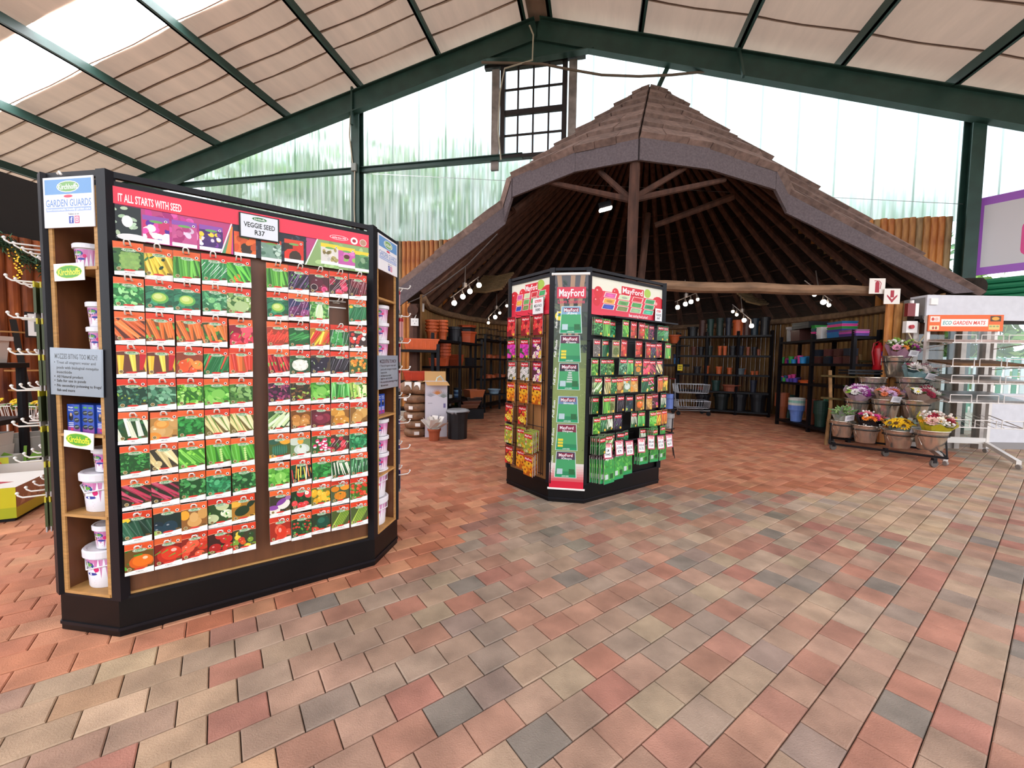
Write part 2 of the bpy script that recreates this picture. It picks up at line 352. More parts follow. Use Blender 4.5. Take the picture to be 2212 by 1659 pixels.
nt.links.new(_rr.outputs['Color'], _mx.inputs['Fac']); nt.links.new(_tr.outputs[0], _mx.inputs[1]); nt.links.new(_tp.outputs[0], _mx.inputs[2]); nt.links.new(_mx.outputs[0], _no.inputs['Surface'])
w = WL + .4; SHW = .78
while w < WR - .5:
    mb = MB(); n = 16; row = []
    for i in range(n + 1):
        x = w + (SHW + .04) * i / n; ph = i % 4; y = DG + (.03 if ph in (1, 2) else 0) + .006
        zb = max(4.62, conez(x, DG) + .05) if True else 0; zt = roofz(x) + .24
        if -2.55 < x < -.85 and True: pass
        mb.v += [(x, y, min(zb, zt - .01)), (x, y, zt)]
    for i in range(n): mb.f.append([2 * i, 2 * i + 2, 2 * i + 3, 2 * i + 1]); mb.c.append((1, 1, 1))
    if w + SHW < -2.52 or w > -.88: mb.build('translucent_sheet', SHEET, wall_back)
    else:
        # sheet pieces above and below the window
        lo = MB(); 
        for i in range(n + 1): lo.v += [mb.v[2 * i], (mb.v[2 * i][0], mb.v[2 * i][1], 6.72)]
        lo.f = [list(f) for f in mb.f]; lo.c = list(mb.c); lo.build('translucent_sheet', SHEET, wall_back)
        hi = MB()
        xs = [i for i in range(n + 1) if mb.v[2 * i][0] < -2.5 or mb.v[2 * i][0] > -.9]
        for i in range(n):
            if i in xs and i + 1 in xs:
                hi.add([(mb.v[2 * i][0], mb.v[2 * i][1], 6.72), (mb.v[2 * i + 2][0], mb.v[2 * i + 2][1], 6.72), mb.v[2 * i + 3], mb.v[2 * i + 1]], [(0, 1, 2, 3)])
        if hi.f: hi.build('translucent_sheet', SHEET, wall_back)
    w += SHW
for w in (-6.65, 7.75):
    ibeam((w, DG - .16, 0 if w < 0 else 0), (w, DG - .16, roofz(w) - .35), .22, 'column', wid=.24, par=wall_back, up=(0, 1, 0))
ibeam((-16, DG - .1, 6.74), (-1.95, DG - .1, 6.74), .12, 'girt', wid=.12, par=wall_back)
MB().bar((-7.2, DG - .07, 6.74), (7.7, DG - .07, 4.95), .01).build('tie_wire', GREYWIRE, wall_back)
MB().bar((1.6, DG - .2, 8.6), (.9, DG - .25, 7.0), .1).build('gable_brace', GREEN, wall_back)
jb = MB(); jb.box(-6.72, DG - .36, 6.62, -6.58, DG - .28, 6.82, lin('#8d938d')); jb.build('junction_box', MATTE, wall_back)
MB().tube([(-6.75, DG - .3, 8.4), (-6.80, DG - .3, 7.6), (-6.7, DG - .31, 6.8)], .018).build('conduit', mat('pale_conduit', '#b9b09a', rough=.6), wall_back)
MB().tube([(-6.64, DG - .31, 6.62), (-6.66, DG - .31, 5.6), (-6.62, DG - .31, 4.4)], .018).build('conduit', MATS['pale_conduit'], wall_back)
# window in the gable
win = struct(put('window_1', None, None, SHED)); win['label'] = 'dark framed sixteen pane window high in the gable'
DK = mat('dark_window_frame', '#241a18', rough=.6, var=.3)
wx0, wx1, wz0, wz1 = -2.50, -.90, 6.74, 9.02; yy = DG - .08
for x in (wx0, wx1): MB().box(x - .06, yy - .06, wz0, x + .06, yy + .08, wz1 + .06).build('window_frame', DK, win)
for z in (wz0, wz1): MB().box(wx0, yy - .06, z - .05, wx1, yy + .08, z + .05).build('window_frame', DK, win)
MB().box(wx0 - .5, yy - .04, wz1 + .02, wx1 + .5, yy + .1, wz1 + .12).build('lintel', DK, win)
MB().box(wx0, yy - .03, 7.80, wx1, yy + .05, 7.93).build('transom', DK, win)
for i in (1, 2, 3): MB().box(wx0 + .4 * i - .022, yy - .01, wz0, wx0 + .4 * i + .022, yy + .03, wz1).build('glazing_bar', DK, win)
for z in (7.3, 8.45): MB().box(wx0, yy - .01, z - .022, wx1, yy + .03, z + .022).build('glazing_bar', DK, win)
GLASS = bpy.data.materials.new('window_glass'); GLASS.use_nodes = True; nt = GLASS.node_tree; nt.nodes.clear()
_no = nt.nodes.new('ShaderNodeOutputMaterial'); _mx = nt.nodes.new('ShaderNodeMixShader'); _gl = nt.nodes.new('ShaderNodeBsdfGlossy'); _tp = nt.nodes.new('ShaderNodeBsdfTransparent'); _fr = None
_gl.inputs['Roughness'].default_value = .05; _tp.inputs['Color'].default_value = (.9, .95, .96, 1)
_mx.inputs['Fac'].default_value = .06; nt.links.new(_tp.outputs[0], _mx.inputs[1]); nt.links.new(_gl.outputs[0], _mx.inputs[2]); nt.links.new(_mx.outputs[0], _no.inputs['Surface'])
pane = MB().box(-.178, -.003, -.26, .178, .003, .26).mesh('pane', GLASS)
for i in range(4):
    for z in (7.02, 7.56, 8.18, 8.73): put('pane', pane, win, T(wx0 + .2 + .4 * i, yy + .01, z))
STEELW = mat('rusty_pale_post', '#9b9088', rough=.7, var=.5, vscale=4)
for x in (wx0 - .2, wx1 + .2): MB().box(x - .1, DG - .1, 6.45, x + .1, DG - .02, 9.0).build('window_post', STEELW, wall_back)
# timber pole wall on the gable
TIMB = [mat('pine_pole_%s' % n, c, rough=.6, var=.45, vscale=3.5, stretch=(2.5, 2.5, .45), dark=dk, bump=.12, bscale=14) for n, c, dk in (('amber', '#c9853c', '#a8703f'), ('honey', '#c18a48', '#9a7446'), ('grey', '#a9895a', '#8a7758'))]
def pole_mesh(h, r, name, m, n=5):
    mb = MB(); a = [(-r + 2 * r * i / n) for i in range(n + 1)]
    for z in (0, h):
        for i in range(n + 1): t = math.pi * i / n; mb.v.append((-r * math.cos(t), -r * .62 * math.sin(t), z))
    for i in range(n): mb.f.append([i, i + 1, n + 2 + i, n + 1 + i]); mb.c.append((1, 1, 1))
    mb.f.append(list(range(n + 1, 2 * n + 2))); mb.c.append((1, 1, 1)); mb.f.append([0, n + 1, 2 * n + 1, n]); mb.c.append((1, 1, 1))
    return mb.mesh(name, m, smooth=False)
PD = .136
w = -11.0
while w < 7.62:
    zb = conez(w, DG - .05) + .0; zt = 4.72 + rng.uniform(-.015, .015)
    if zb < zt - .05 and not (-1.6 < w < 3.8):
        z0 = 0 if (w < -4.05 or w > 6.25) else max(0, zb - .03); put('wall_pole', pole_mesh(zt - z0, PD / 2, 'wall_pole', rng.choice(TIMB)), wall_back, T(w, DG - .03, z0))
    w += PD
# side wall on the left
WLX = Vector((-9.0, 6.9, 0)); wl_dir = SHED @ Vector((0, 1, 0))
wall_left = struct(put('wall_left', None, None, T(WLX) @ RZ(90 - 11.4))); wall_left['label'] = 'orange brown timber pole wall on the left'
LP = [mat('stained_pole_%s' % n, c, rough=.6, var=.5, vscale=3.2, stretch=(2.5, 2.5, .5), dark=dk, bump=.1, bscale=14) for n, c, dk in (('rust', '#a5551f', '#8c5a3c'), ('brown', '#8f4a1d', '#80553d'))]
pm = [pole_mesh(3.5, .09, 'wall_pole', m) for m in LP]
for i in range(24): put('wall_pole', rng.choice(pm), wall_left, T(-1.6 + i * .18, 0, 0))
DARKW = mat('near_black_matte', '#1c1712', rough=.9)
MB().box(-4.5, .1, 0, 4.5, .2, 4.6).build('upper_void_sheet', DARKW, wall_left)  # near-black sheet standing in for the dark void above the poles
# ================================================================ thatch-style gazebo with tiled roof, built against the gable
AP = Vector((GAZ.x, GAZ.y, APZ))
gaz = thing('gazebo', 'round timber gazebo with brown shingle roof, deep grey fascia and open front', 'gazebo', T(GAZ))
def gz(p): return Vector(p) - GAZ
FEDGE = [at(865, 622, 8.2), at(1092, 446, 8.3), at(1110, 386, 8.0), at(1245, 328, 7.35), at(1380, 300, 6.9), at(1530, 322, 7.2), at(1672, 368, 7.6), at(1698, 420, 7.8), at(2100, 632, 7.2)]
FAS = mat('gritty_roof_felt', '#6a5f61', rough=.95, var=.3, vscale=30, bump=.6, bscale=70)
SHIN = mat('brown_roof_shingle', '#8c7469', rough=.95, var=.4, vscale=10, bump=.5, bscale=60, rnd=.18)
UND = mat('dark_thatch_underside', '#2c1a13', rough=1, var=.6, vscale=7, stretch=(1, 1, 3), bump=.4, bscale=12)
LOG = mat('weathered_log', '#57382a', rough=.85, var=.5, vscale=5, stretch=(2, 2, .6), bump=.3, bscale=16)
LOGL = mat('pale_log', '#8a6a4e', rough=.8, var=.45, vscale=5, stretch=(.6, 2, 2), bump=.3, bscale=14)
a0 = math.atan2(FEDGE[-1].y - GAZ.y, FEDGE[-1].x - GAZ.x); a1 = math.atan2(FEDGE[0].y - GAZ.y, FEDGE[0].x - GAZ.x) % (2 * math.pi)
BACK = [GAZ + Vector((5.55 * math.cos(a0 + (a1 - a0) * i / 24), 5.55 * math.sin(a0 + (a1 - a0) * i / 24), 2.78)) for i in range(1, 24)]
RIM = FEDGE + BACK
mb = MB()
for i in range(len(RIM)):
    p, q = RIM[i], RIM[(i + 1) % len(RIM)]
    for k in range(6):
        A, B = AP.lerp(p, k / 6), AP.lerp(q, k / 6); C, D = AP.lerp(p, (k + 1) / 6), AP.lerp(q, (k + 1) / 6)
        mb.add([gz(A), gz(C), gz(D), gz(B)] if k else [gz(A), gz(C), gz(D)], [(0, 1, 2, 3)] if k else [(0, 1, 2)])
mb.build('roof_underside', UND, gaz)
for i in range(len(FEDGE) - 1):
    p, q = FEDGE[i], FEDGE[i + 1]; dn = Vector((0, 0, -.36)); out = (q - p).cross(Vector((0, 0, 1))).normalized() * .05
    mb = MB(); vs = [p + out, q + out, q + out + dn, p + out + dn, p, q, q + dn, p + dn]
    if i == len(FEDGE) - 2: vs[2] = vs[2] + Vector((-.35, 0, .33)); vs[6] = vs[6] + Vector((-.35, 0, .33))
    mb.add([gz(v) for v in vs], [(0, 3, 2, 1), (4, 5, 6, 7), (0, 1, 5, 4), (2, 3, 7, 6), (1, 2, 6, 5), (3, 0, 4, 7)]); mb.build('fascia_board', FAS, gaz)
# shingles: rows of thick tabs from the edge up to the apex on the part of the roof in front of the gable
def rim_at(t):
    t = max(0, min(len(FEDGE) - 1.0001, t)); i = int(t); return FEDGE[i].lerp(FEDGE[i + 1], t - i)
ROWS = 7; cnt = 0
for row in range(ROWS):
    f0 = 1 - row / (ROWS + .0); f1 = 1 - (row + 1.25) / (ROWS + .0); f1 = max(f1, .0)
    seglens = [(FEDGE[i + 1] - FEDGE[i]).length * f0 for i in range(len(FEDGE) - 1)]
    for i, L_ in enumerate(seglens):
        n = max(1, round(L_ / .42))
        for k in range(n):
            a, b = FEDGE[i].lerp(FEDGE[i + 1], k / n), FEDGE[i].lerp(FEDGE[i + 1], (k + 1) / n)
            nr = (a - AP).cross(b - AP).normalized(); nr = -nr if nr.z < 0 else nr
            A, B, C, D = AP.lerp(a, f0 * 1.012), AP.lerp(b, f0 * 1.012), AP.lerp(b, f1), AP.lerp(a, f1)
            g_ = (B - A) * .006; lift = .13 + rng.uniform(-.012, .012); slip = (A - AP).normalized() * rng.uniform(-.02, .03)
            A += slip; B += slip
            vs = [A + g_ + nr * lift, B - g_ + nr * lift, C - g_ * .3 + nr * .05, D + g_ * .3 + nr * .05, A + g_ + nr * .01, B - g_ + nr * .01]
            mb = MB(); mb.add([gz(v) for v in vs], [(0, 1, 2, 3), (4, 5, 1, 0), (4, 0, 3), (1, 5, 2)]); mb.build('shingle', SHIN, gaz); cnt += 1
# rafters
nraf = 30
for i in range(nraf):
    t = i / (nraf - 1); ang = a0 + (a1 - a0) * t
    e = GAZ + Vector((5.1 * math.cos(ang), 5.1 * math.sin(ang), 2.78)); s_ = AP + (e - AP) * .12 + Vector((0, 0, -.28)); e = e + Vector((0, 0, .02))
    MB().cyl(gz(s_), gz(e), .055, .09, 8).build('rafter', LOG, gaz)
for (fx, k0) in ((1, .35), (7, .3)):
    pass
for t in (.5, 1.0, 2.2, 3.2, 4.8, 5.8, 7.1, 7.5):
    e = rim_at(t) + Vector((0, 0, -.22)); e = e + (AP - e).normalized() * .25; s_ = AP + (e - AP) * .15 + Vector((0, 0, -.25)); MB().cyl(gz(s_), gz(e), .05, .075, 8).build('rafter', LOG, gaz)
# battens ringed under the lining
for k in range(5, 12):
    f = k / 12; mb = MB(); pts = [gz(AP.lerp(p, f)) + Vector((0, 0, -.07)) for p in [FEDGE[-1]] + BACK + [FEDGE[0]]]; mb.tube(pts, .022, 4); mb.build('batten', LOG, gaz)
# posts, ties and braces at the open front
node = at(1363, 432, 7.15)
pt = at(1372, 345, 7.0); MB().cyl(gz((pt.x - .02, pt.y + .05, 0)), gz(pt), .105, .085, 10).build('post', LOG, gaz)
p2 = at(1400, 462, 9.6); b2 = at(1383, 620, 9.3); MB().cyl(gz((b2.x, b2.y, 0)), gz(b2), .09, .085, 8).cyl(gz(b2), gz(p2), .085, .07, 8).build('post', LOG, gaz)
for (x, y, Y) in ((1284, 360, 7.35), (1480, 362, 7.2), (1178, 392, 7.7), (1566, 388, 7.45)):
    MB().cyl(gz(node), gz(at(x, y, Y)), .06, .045, 8).build('brace', LOG, gaz)
MB().cyl(gz(at(1415, 487, 8.9)), gz(at(1585, 424, 8.3)), .06, .07, 8).build('brace', LOG, gaz)
mb = MB(); q0, q1 = at(1380, 617, 7.3), at(1885, 629, 7.15); mb.tube([gz(q0.lerp(q1, i / 8)) + Vector((0, 0, .012 * math.sin(i * 2))) for i in range(9)], [.1, .098, .1, .095, .098, .092, .09, .088, .085], 10); mb.build('tie_beam', LOGL, gaz)
# curved pole wall with a top plate
INP = [mat('wall_pine_%d' % i, c, rough=.65, var=.5, vscale=3.5, stretch=(2.5, 2.5, .4), dark=dk, bump=.1, bscale=14) for i, (c, dk) in enumerate((('#8f6230', '#7a5a3a'), ('#845d2c', '#6f543a'), ('#96703a', '#806442')))]
inm = [pole_mesh(2.72, .068, 'wall_pole', m, 4) for m in INP]
gw = put('pole_wall', None, gaz); RWAL = 5.12; n = int(RWAL * (a1 - a0 + .1) / .136)
for i in range(n):
    ang = a0 - .05 + (a1 - a0 + .1) * i / n; put('wall_pole', rng.choice(inm), gw, T(RWAL * math.cos(ang), RWAL * math.sin(ang), 0) @ Matrix.Rotation(ang - math.pi / 2, 4, 'Z'))
pts = [Vector((5.06 * math.cos(a0 + (a1 - a0) * i / 30), 5.06 * math.sin(a0 + (a1 - a0) * i / 30), 2.68)) for i in range(31)]
for i in range(0, 30, 2): MB().cyl(pts[i], pts[min(i + 2, 30)], .085, .08, 8).build('top_plate', LOGL, gaz)
# slatted vents in the thatch
for (x, y, Y, n_, w_, tilt) in ((1062, 612, 10.6, 9, .95, 30), (1620, 640, 11.6, 9, .95, -25)):
    c0 = gz(at(x, y, Y)); vent = put('vent', None, gaz, T(c0) @ RZ(-tilt) @ Matrix.Rotation(R_(-48), 4, 'X'))
    for s_ in (-1, 1):
        for k in range(n_): MB().bar((0, 0, -.4 + k * .09), (s_ * w_ / 2, 0, -.3 + k * .09), .05, .045).build('slat', mat('bare_slat', '#8d7250', rough=.7, var=.3), vent)
# ---------------------------------------------------------------- hanging floodlight and spot bars
LAMPW = mat('lamp_glow', '#ffffff', emit='#fff6e4', estr=14.0); LAMPH = mat('brushed_lamp_metal', '#8e7f74', rough=.4, metal=.7)
t = thing('floodlight', 'bright white floodlight hanging under the gazebo roof beside the front post', 'lamp', T(at(1306, 445, 8.3)))
mb = MB(); mb.box(-.13, -.05, -.05, .13, .05, .07, M=Matrix.Rotation(R_(-15), 4, 'Y')); mb.build('housing', BLACK, t)
MB().box(-.12, -.07, -.09, .12, .04, -.052, M=Matrix.Rotation(R_(-15), 4, 'Y')).build('lens', LAMPW, t)
MB().cyl((0, 0, .06), (0, .05, .8), .008).build('cord', BLACK, t)
def spot_bar(a, b, Y0, Y1, heads, label):
    p, q = at(*a, Y0), at(*b, Y1); c = (p + q) / 2; t = thing('spotlight_bar', label, 'lamp', T(c), 'spotlight bars under the gazebo roof')
    MB().cyl(p - c, q - c, .012, n=6).build('bar', LAMPH, t)
    MB().cyl((0, 0, .0), (0, 0, .09), .05, n=10).cyl((0, 0, .08), (0, .1, .45), .012).build('mount', LAMPH, t)
    for k, (f, dx, on) in enumerate(heads):
        o = (p.lerp(q, f) - c); h = put('lamp_head', MB().cyl((0, 0, 0), (dx, -.03, -.1), .012, .022, 6).cyl((dx, -.03, -.09), (dx * 1.3, -.04, -.14), .026, .04, 8).mesh('lamp_head', LAMPH), t, T(o))
        MB().ico((dx * 1.4, -.045, -.165), .055 if on else .04, n=8, m=5).build('bulb', LAMPW if on else mat('dim_bulb', '#e8e2d8', emit='#fff2dd', estr=3), h, smooth=True)
spot_bar((973, 643), (1034, 598), 8.7, 8.9, [(.1, .02, 1), (.4, .02, 1), (.65, .02, 1), (.95, .03, 1)], 'four lit spotlights on a bar nearest the terracotta pot shelf')
spot_bar((1050, 690), (1094, 646), 11.2, 11.4, [(.12, 0, 0), (.4, .02, 1), (.6, .03, 0), (.95, .03, 0)], 'spotlight bar half hidden behind the lawn seed kiosk')
spot_bar((1458, 652), (1506, 632), 10.2, 10.2, [(.1, 0, 1), (.45, 0, 1), (.7, 0, 1), (.95, .02, 0)], 'spotlight bar below the log tie beam beside the lawn seed kiosk')
spot_bar((1582, 658), (1624, 692), 10.6, 10.4, [(.05, -.02, 0), (.25, -.02, 0), (.6, -.01, 1), (.95, .0, 1)], 'spotlight bar above the tall dark pots, two lamps lit')
spot_bar((1738, 606), (1797, 650), 9.0, 8.8, [(.35, -.01, 0), (.7, -.02, 1), (.85, 0, 0)], 'spotlight bar under the tie beam beside the coloured planters')
# ================================================================ entrance wall on the right
WY = 7.1
WHITE = mat('white_painted_metal', '#d9d8dc', rough=.45, var=.08)
wall_right = struct(put('wall_right', None)); wall_right['label'] = 'entrance wall with white panel and glazed doorway'
AL = mat('aluminium_frame', '#b5aca4', rough=.4, metal=.4, var=.2)
DKT = mat('dark_stained_board', '#5a3d24', rough=.7, var=.45, vscale=3, stretch=(3, 3, .4))
x0 = at(1998, 700, WY).x
MB().box(8.35, WY - .02, .12, 12.5, WY + .1, .98).build('white_panel', WHITE, wall_right)
MB().box(8.35, WY - .03, 0, 12.5, WY + .1, .12).build('kick_panel', mat('grey_kick', '#8f8a88', rough=.6), wall_right)
for x in (7.0, 7.85, 8.28): MB().box(x - .045, WY - .05, 0, x + .045, WY + .08, 2.25).build('door_post', AL, wall_right)
MB().box(6.95, WY - .05, 2.2, 12.5, WY + .08, 2.32).build('door_head', mat('dark_head', '#2a211d', rough=.7), wall_right)
d1 = struct(put('door_1', None)); d1['label'] = 'glazed entrance door beside the mat rack'
MB().box(7.05, WY, .1, 7.8, WY + .01, 2.2).build('pane', GLASS, d1)
MB().box(7.9, WY, .1, 8.24, WY + .01, 2.2).build('pane', GLASS, d1)
MB().box(8.34, WY, .98, 12.4, WY + .01, 2.2).build('pane', GLASS, d1)
MB().box(7.03, WY - .02, 0, 7.82, WY + .03, .1).build('bottom_rail', AL, d1)
# dark boards seen through the first pane
for i in range(4): MB().box(7.0 + i * .11, WY + .5, 0, 7.1 + i * .11, WY + .54, 2.3).build('outer_board', DKT, wall_right)
# air curtain, light, boxes
t = thing('air_curtain', 'long white air curtain housing above the entrance door', 'air curtain', T(at(2000, 690, 7.0)))
hw = MB(); hw.box(0, 0, 0, 3.6, .3, .42); hw.build('housing', WHITE, t)
MB().box(-.012, .02, .02, 0, .40, .38).build('end_cap', mat('grey_cap', '#8d8a88', rough=.5), t)
MB().box(.04, -.03, .25, .16, 0, .36).build('sensor', WIRE, t)
MB().box(-.06, -.16, -.06, .12, -.03, .05).build('control_box', WIRE, t)
MB().box(.85, .02, -.05, 1.15, .16, 0).build('door_lamp', LAMPW if False else mat('cool_lamp', '#ffffff', emit='#eef2ff', estr=4), t)
# narrow timber strip with alarm and isolator
for i in range(6): put('wall_pole', pole_mesh(2.55, .07, 'wall_pole', DKT if i > 3 else TIMB[i % 3]), wall_right, T(6.72 + i * .14, 7.28 - i * .02, 0))
def boxthing(name, label, cat, M, size, c, mt=None, group=None):
    sx, sy, sz = size; return tag(MB().box(-sx / 2, -sy, -sz / 2, sx / 2, 0, sz / 2).build(name, mt or mat(name + '_plastic', c, rough=.45), None, M), label, cat, group)
al = thing('fire_alarm', 'dark red and white alarm sounder box beside the entrance', 'alarm', T(at(1965, 670, 7.05)))
MB().box(-.09, -.06, -.11, .04, 0, .11).build('red_cover', mat('dark_red', '#7d1a1e', rough=.4), al); MB().box(.04, -.06, -.11, .1, 0, .11).build('white_base', WIRE, al); MB().cyl((0, -.03, .11), (0, -.03, .16), .03, n=10).build('beacon', WIRE, al)
iso = thing('isolator_switch', 'white isolator box with red rotary knob and dangling cable', 'switch', T(at(1962, 707, 7.05)))
MB().box(-.1, -.07, -.1, .09, 0, .1).build('housing', WIRE, iso); MB().cyl((-.03, -.07, .0), (-.03, -.11, .0), .035, n=10).build('knob', mat('red_knob', '#b4202a', rough=.4), iso)
MB().tube([(-.02, -.03, -.1), (.04, -.04, -.22), (.16, -.05, -.27), (.27, -.04, -.1), (.3, -.03, .3)], .012).build('cable', mat('cream_cable', '#d8c8a4', rough=.6), iso)
# hanging fire signs
for (x, y, Y, kind, lab) in ((1895, 618, 7.0, 0, 'square white sign with red fire extinguisher symbol hanging from the gazebo edge'), (1927, 640, 6.95, 1, 'square white sign with red downward arrow hanging from the gazebo edge')):
    p = Pr().rect(-.13, -.13, .13, .13, '#e9e2d6')
    if kind == 0: p.rect(-.035, -.11, .035, .05, '#a3132a').ell(0, .05, .035, .03, '#a3132a').rect(-.012, .06, .012, .085, '#a3132a').line(-.05, .09, .03, .085, .012, '#a3132a').line(.03, .085, .06, .05, .012, '#a3132a').line(.06, .05, .05, -.05, .012, '#a3132a')
    else: p.rect(-.03, -.02, .03, .1, '#a3132a').poly([(-.085, .0), (-.085, -.02 + .05), (-.03, -.02), (0, -.055), (0, -.11)], '#a3132a').poly([(.085, .0), (0, -.11), (0, -.055), (.03, -.02), (.085, .03)], '#a3132a')
    mb = MB().box(-.13, 0, -.13, .13, .008, .13, lin('#cfc7ba')); p.into(mb, -.001, 1e-4); tag(mb.build('safety_sign', PRINT, None, T(at(x, y, Y)) @ RZ(-3)), lab, 'sign', 'hanging fire signs')
# exit banner board on the column
cl = SHED @ Vector((7.95, DG - .42, 0))
pA, pB, pC = at(2104, 432, 9.0), at(2090, 597, 9.0), at(2212, 410, 8.45)
ex = (pC - pA); ex.z = 0; ang = math.degrees(math.atan2(ex.y, ex.x)); hgt = pA.z - pB.z
p = Pr().rect(0, 0, 4.2, hgt, '#a55ac0').rect(.17, .16, 4.03, hgt - .17, '#d9d2d2'); s_ = hgt / 1.78
p.ell(.82, .42, .12, .12, '#e8488f').ell(.82, .88, .12, .12, '#e8488f').rect(.70, .42, 3.0, .88, '#e8488f').rect(.82, .30, 3.0, 1.0, '#e8488f').rect(.87, .38, .98, .92, '#e9e0e4').rect(.87, .38, 1.25, .49, '#e9e0e4').rect(.87, .59, 1.25, .70, '#e9e0e4').rect(.87, .81, 1.25, .92, '#e9e0e4')
mb = MB().box(0, 0, 0, 4.2, .03, hgt, lin('#9a52b4')); p.into(mb, -.001, 3e-4); tag(mb.build('exit_banner', PRINT, None, T(pB) @ RZ(ang)), 'large pale banner with purple border and pink letter box on the green column', 'sign')
gb = struct(put('trim_1', None, None, T(at(2085, 632, 8.2)) @ RZ(ang))); gb['label'] = 'green corrugated panel below the banner'
for i in range(4): MB().cyl((0, .05, -.15 + i * .11), (4, .05, -.15 + i * .11), .055, n=8).build('corrugation', mat('green_sheet', '#1f7a52', rough=.4), gb)
tag(MB().lathe([(.17, 0), (.19, .02), (.2, .5), (.17, .5), (.15, .03)], 14, (0, 0, 0)).build('hollow_log', mat('charred_log', '#2a1f16', rough=1, var=.5), None, T(at(2118, 622, 7.6)) @ RZ(10) @ Matrix.Rotation(R_(-82), 4, 'X'), True), 'dark hollow log end lying on the entrance housing', 'log')
# ================================================================ outdoors: trees, rail fence
LEAF = mat('tree_leaves', attr=True, rough=.7)
BARK = mat('tree_bark', '#4b3a2c', rough=.95, var=.4)
def tree(x, y, h, r, cols, label, n=2600):
    t = thing('tree', label, 'tree', T(x, y, -.06), 'trees outside the shed'); rr = random.Random(int(x * 10 + y))
    MB().tube([(0, 0, 0), (.1, 0, h * .4), (-.1, .1, h * .75)], [.22, .16, .08], 8).build('trunk', BARK, t)
    mb = MB()
    for _ in range(n):
        th, ph = rr.uniform(0, 6.283), rr.uniform(-1, 1); q = rr.uniform(.35, 1) ** .5 * r * (1 + .25 * math.sin(th * 3 + ph * 4)); s = math.sqrt(1 - ph * ph)
        c = Vector((q * s * math.cos(th), q * s * math.sin(th), h * .72 + ph * q * .8)); a = Vector((rr.gauss(0, 1), rr.gauss(0, 1), rr.gauss(0, 1))).normalized(); b = a.orthogonal().normalized(); k = rr.uniform(.12, .3)
        mb.add([c - a * k, c + b * k * .6, c + a * k, c - b * k * .6], [(0, 1, 2, 3)], vary(rr.choice(cols), .25, rr))
    mb.build('crown', LEAF, t)
G1 = ['#8ab04e', '#76a044', '#a0c062', '#62903e']; G2 = ['#5f8f65', '#7baa7b', '#4c7a56', '#90bc8a']
for i, (x, y, h, r, c, lab) in enumerate(((-8.5, 17, 9.5, 3.4, G1, 'leafy green tree behind the translucent gable, farthest left'), (-3.2, 17.5, 10, 3.2, G1, 'bright green tree behind the translucent sheets left of the window'), (1.2, 20, 11.5, 2.6, G2, 'bluish green tree seen through the gable window'), (9.2, 18.5, 8.6, 2.9, G2, 'grey green tree behind the sheets right of the gazebo'), (13.5, 17, 8.0, 3.2, G2, 'grey green tree behind the sheets by the green column'), (14.5, 14.2, 3.9, 2.3, G1, 'pale green tree seen through the entrance glass'))): tree(x, y, h, r, c, lab)
fc = thing('rail_fence', 'pale green slatted fence outside the entrance glass', 'fence', T(8.6, 10.3, 0)); FG = mat('fence_green', '#5fa98a', rough=.6); FWm = mat('fence_white', '#e4ece8', rough=.6)
for z in (.45, 1.55): MB().box(-.6, -.03, z, 7, .03, z + .16).build('rail', FG, fc)
for i in range(36): MB().box(-.5 + i * .2, -.05, .3, -.38 + i * .2, -.03, 1.7).build('slat', FG if i % 2 else FWm, fc)
# ================================================================ seed kiosks
OCT = [(-.63, 0), (.63, 0), (.88, .25), (.88, .975), (.63, 1.225), (-.63, 1.225), (-.88, .975), (-.88, .25)]
VEN = mat('brown_veneer', '#6b4023', rough=.45, var=.3, vscale=4, stretch=(5, 5, .5))
VENL = mat('light_veneer', '#b07a48', rough=.5, var=.25, vscale=4, stretch=(5, 5, .5))
PLY = mat('plywood_edge', '#c08f52', rough=.6, var=.3, vscale=14, stretch=(1, 1, 6))
KBLK = mat('black_laminate', '#0b090a', rough=.4, var=.2, vscale=5, spec=.25)
KFRM = mat('charcoal_frame', '#131217', rough=.45, spec=.25)
def octprism(k, z0, z1):
    mb = MB(); c = Vector((0, .6125)); pts = [c + (Vector(p) - c) * 1 for p in OCT]
    out = [((p - c) + (p - c).normalized() * k) + c for p in pts]
    vs = [(p.x, p.y, z0) for p in out] + [(p.x, p.y, z1) for p in out]
    return mb.add(vs, [(i, (i + 1) % 8, 8 + (i + 1) % 8, 8 + i) for i in range(8)] + [tuple(range(8))[::-1], tuple(range(8, 16))])
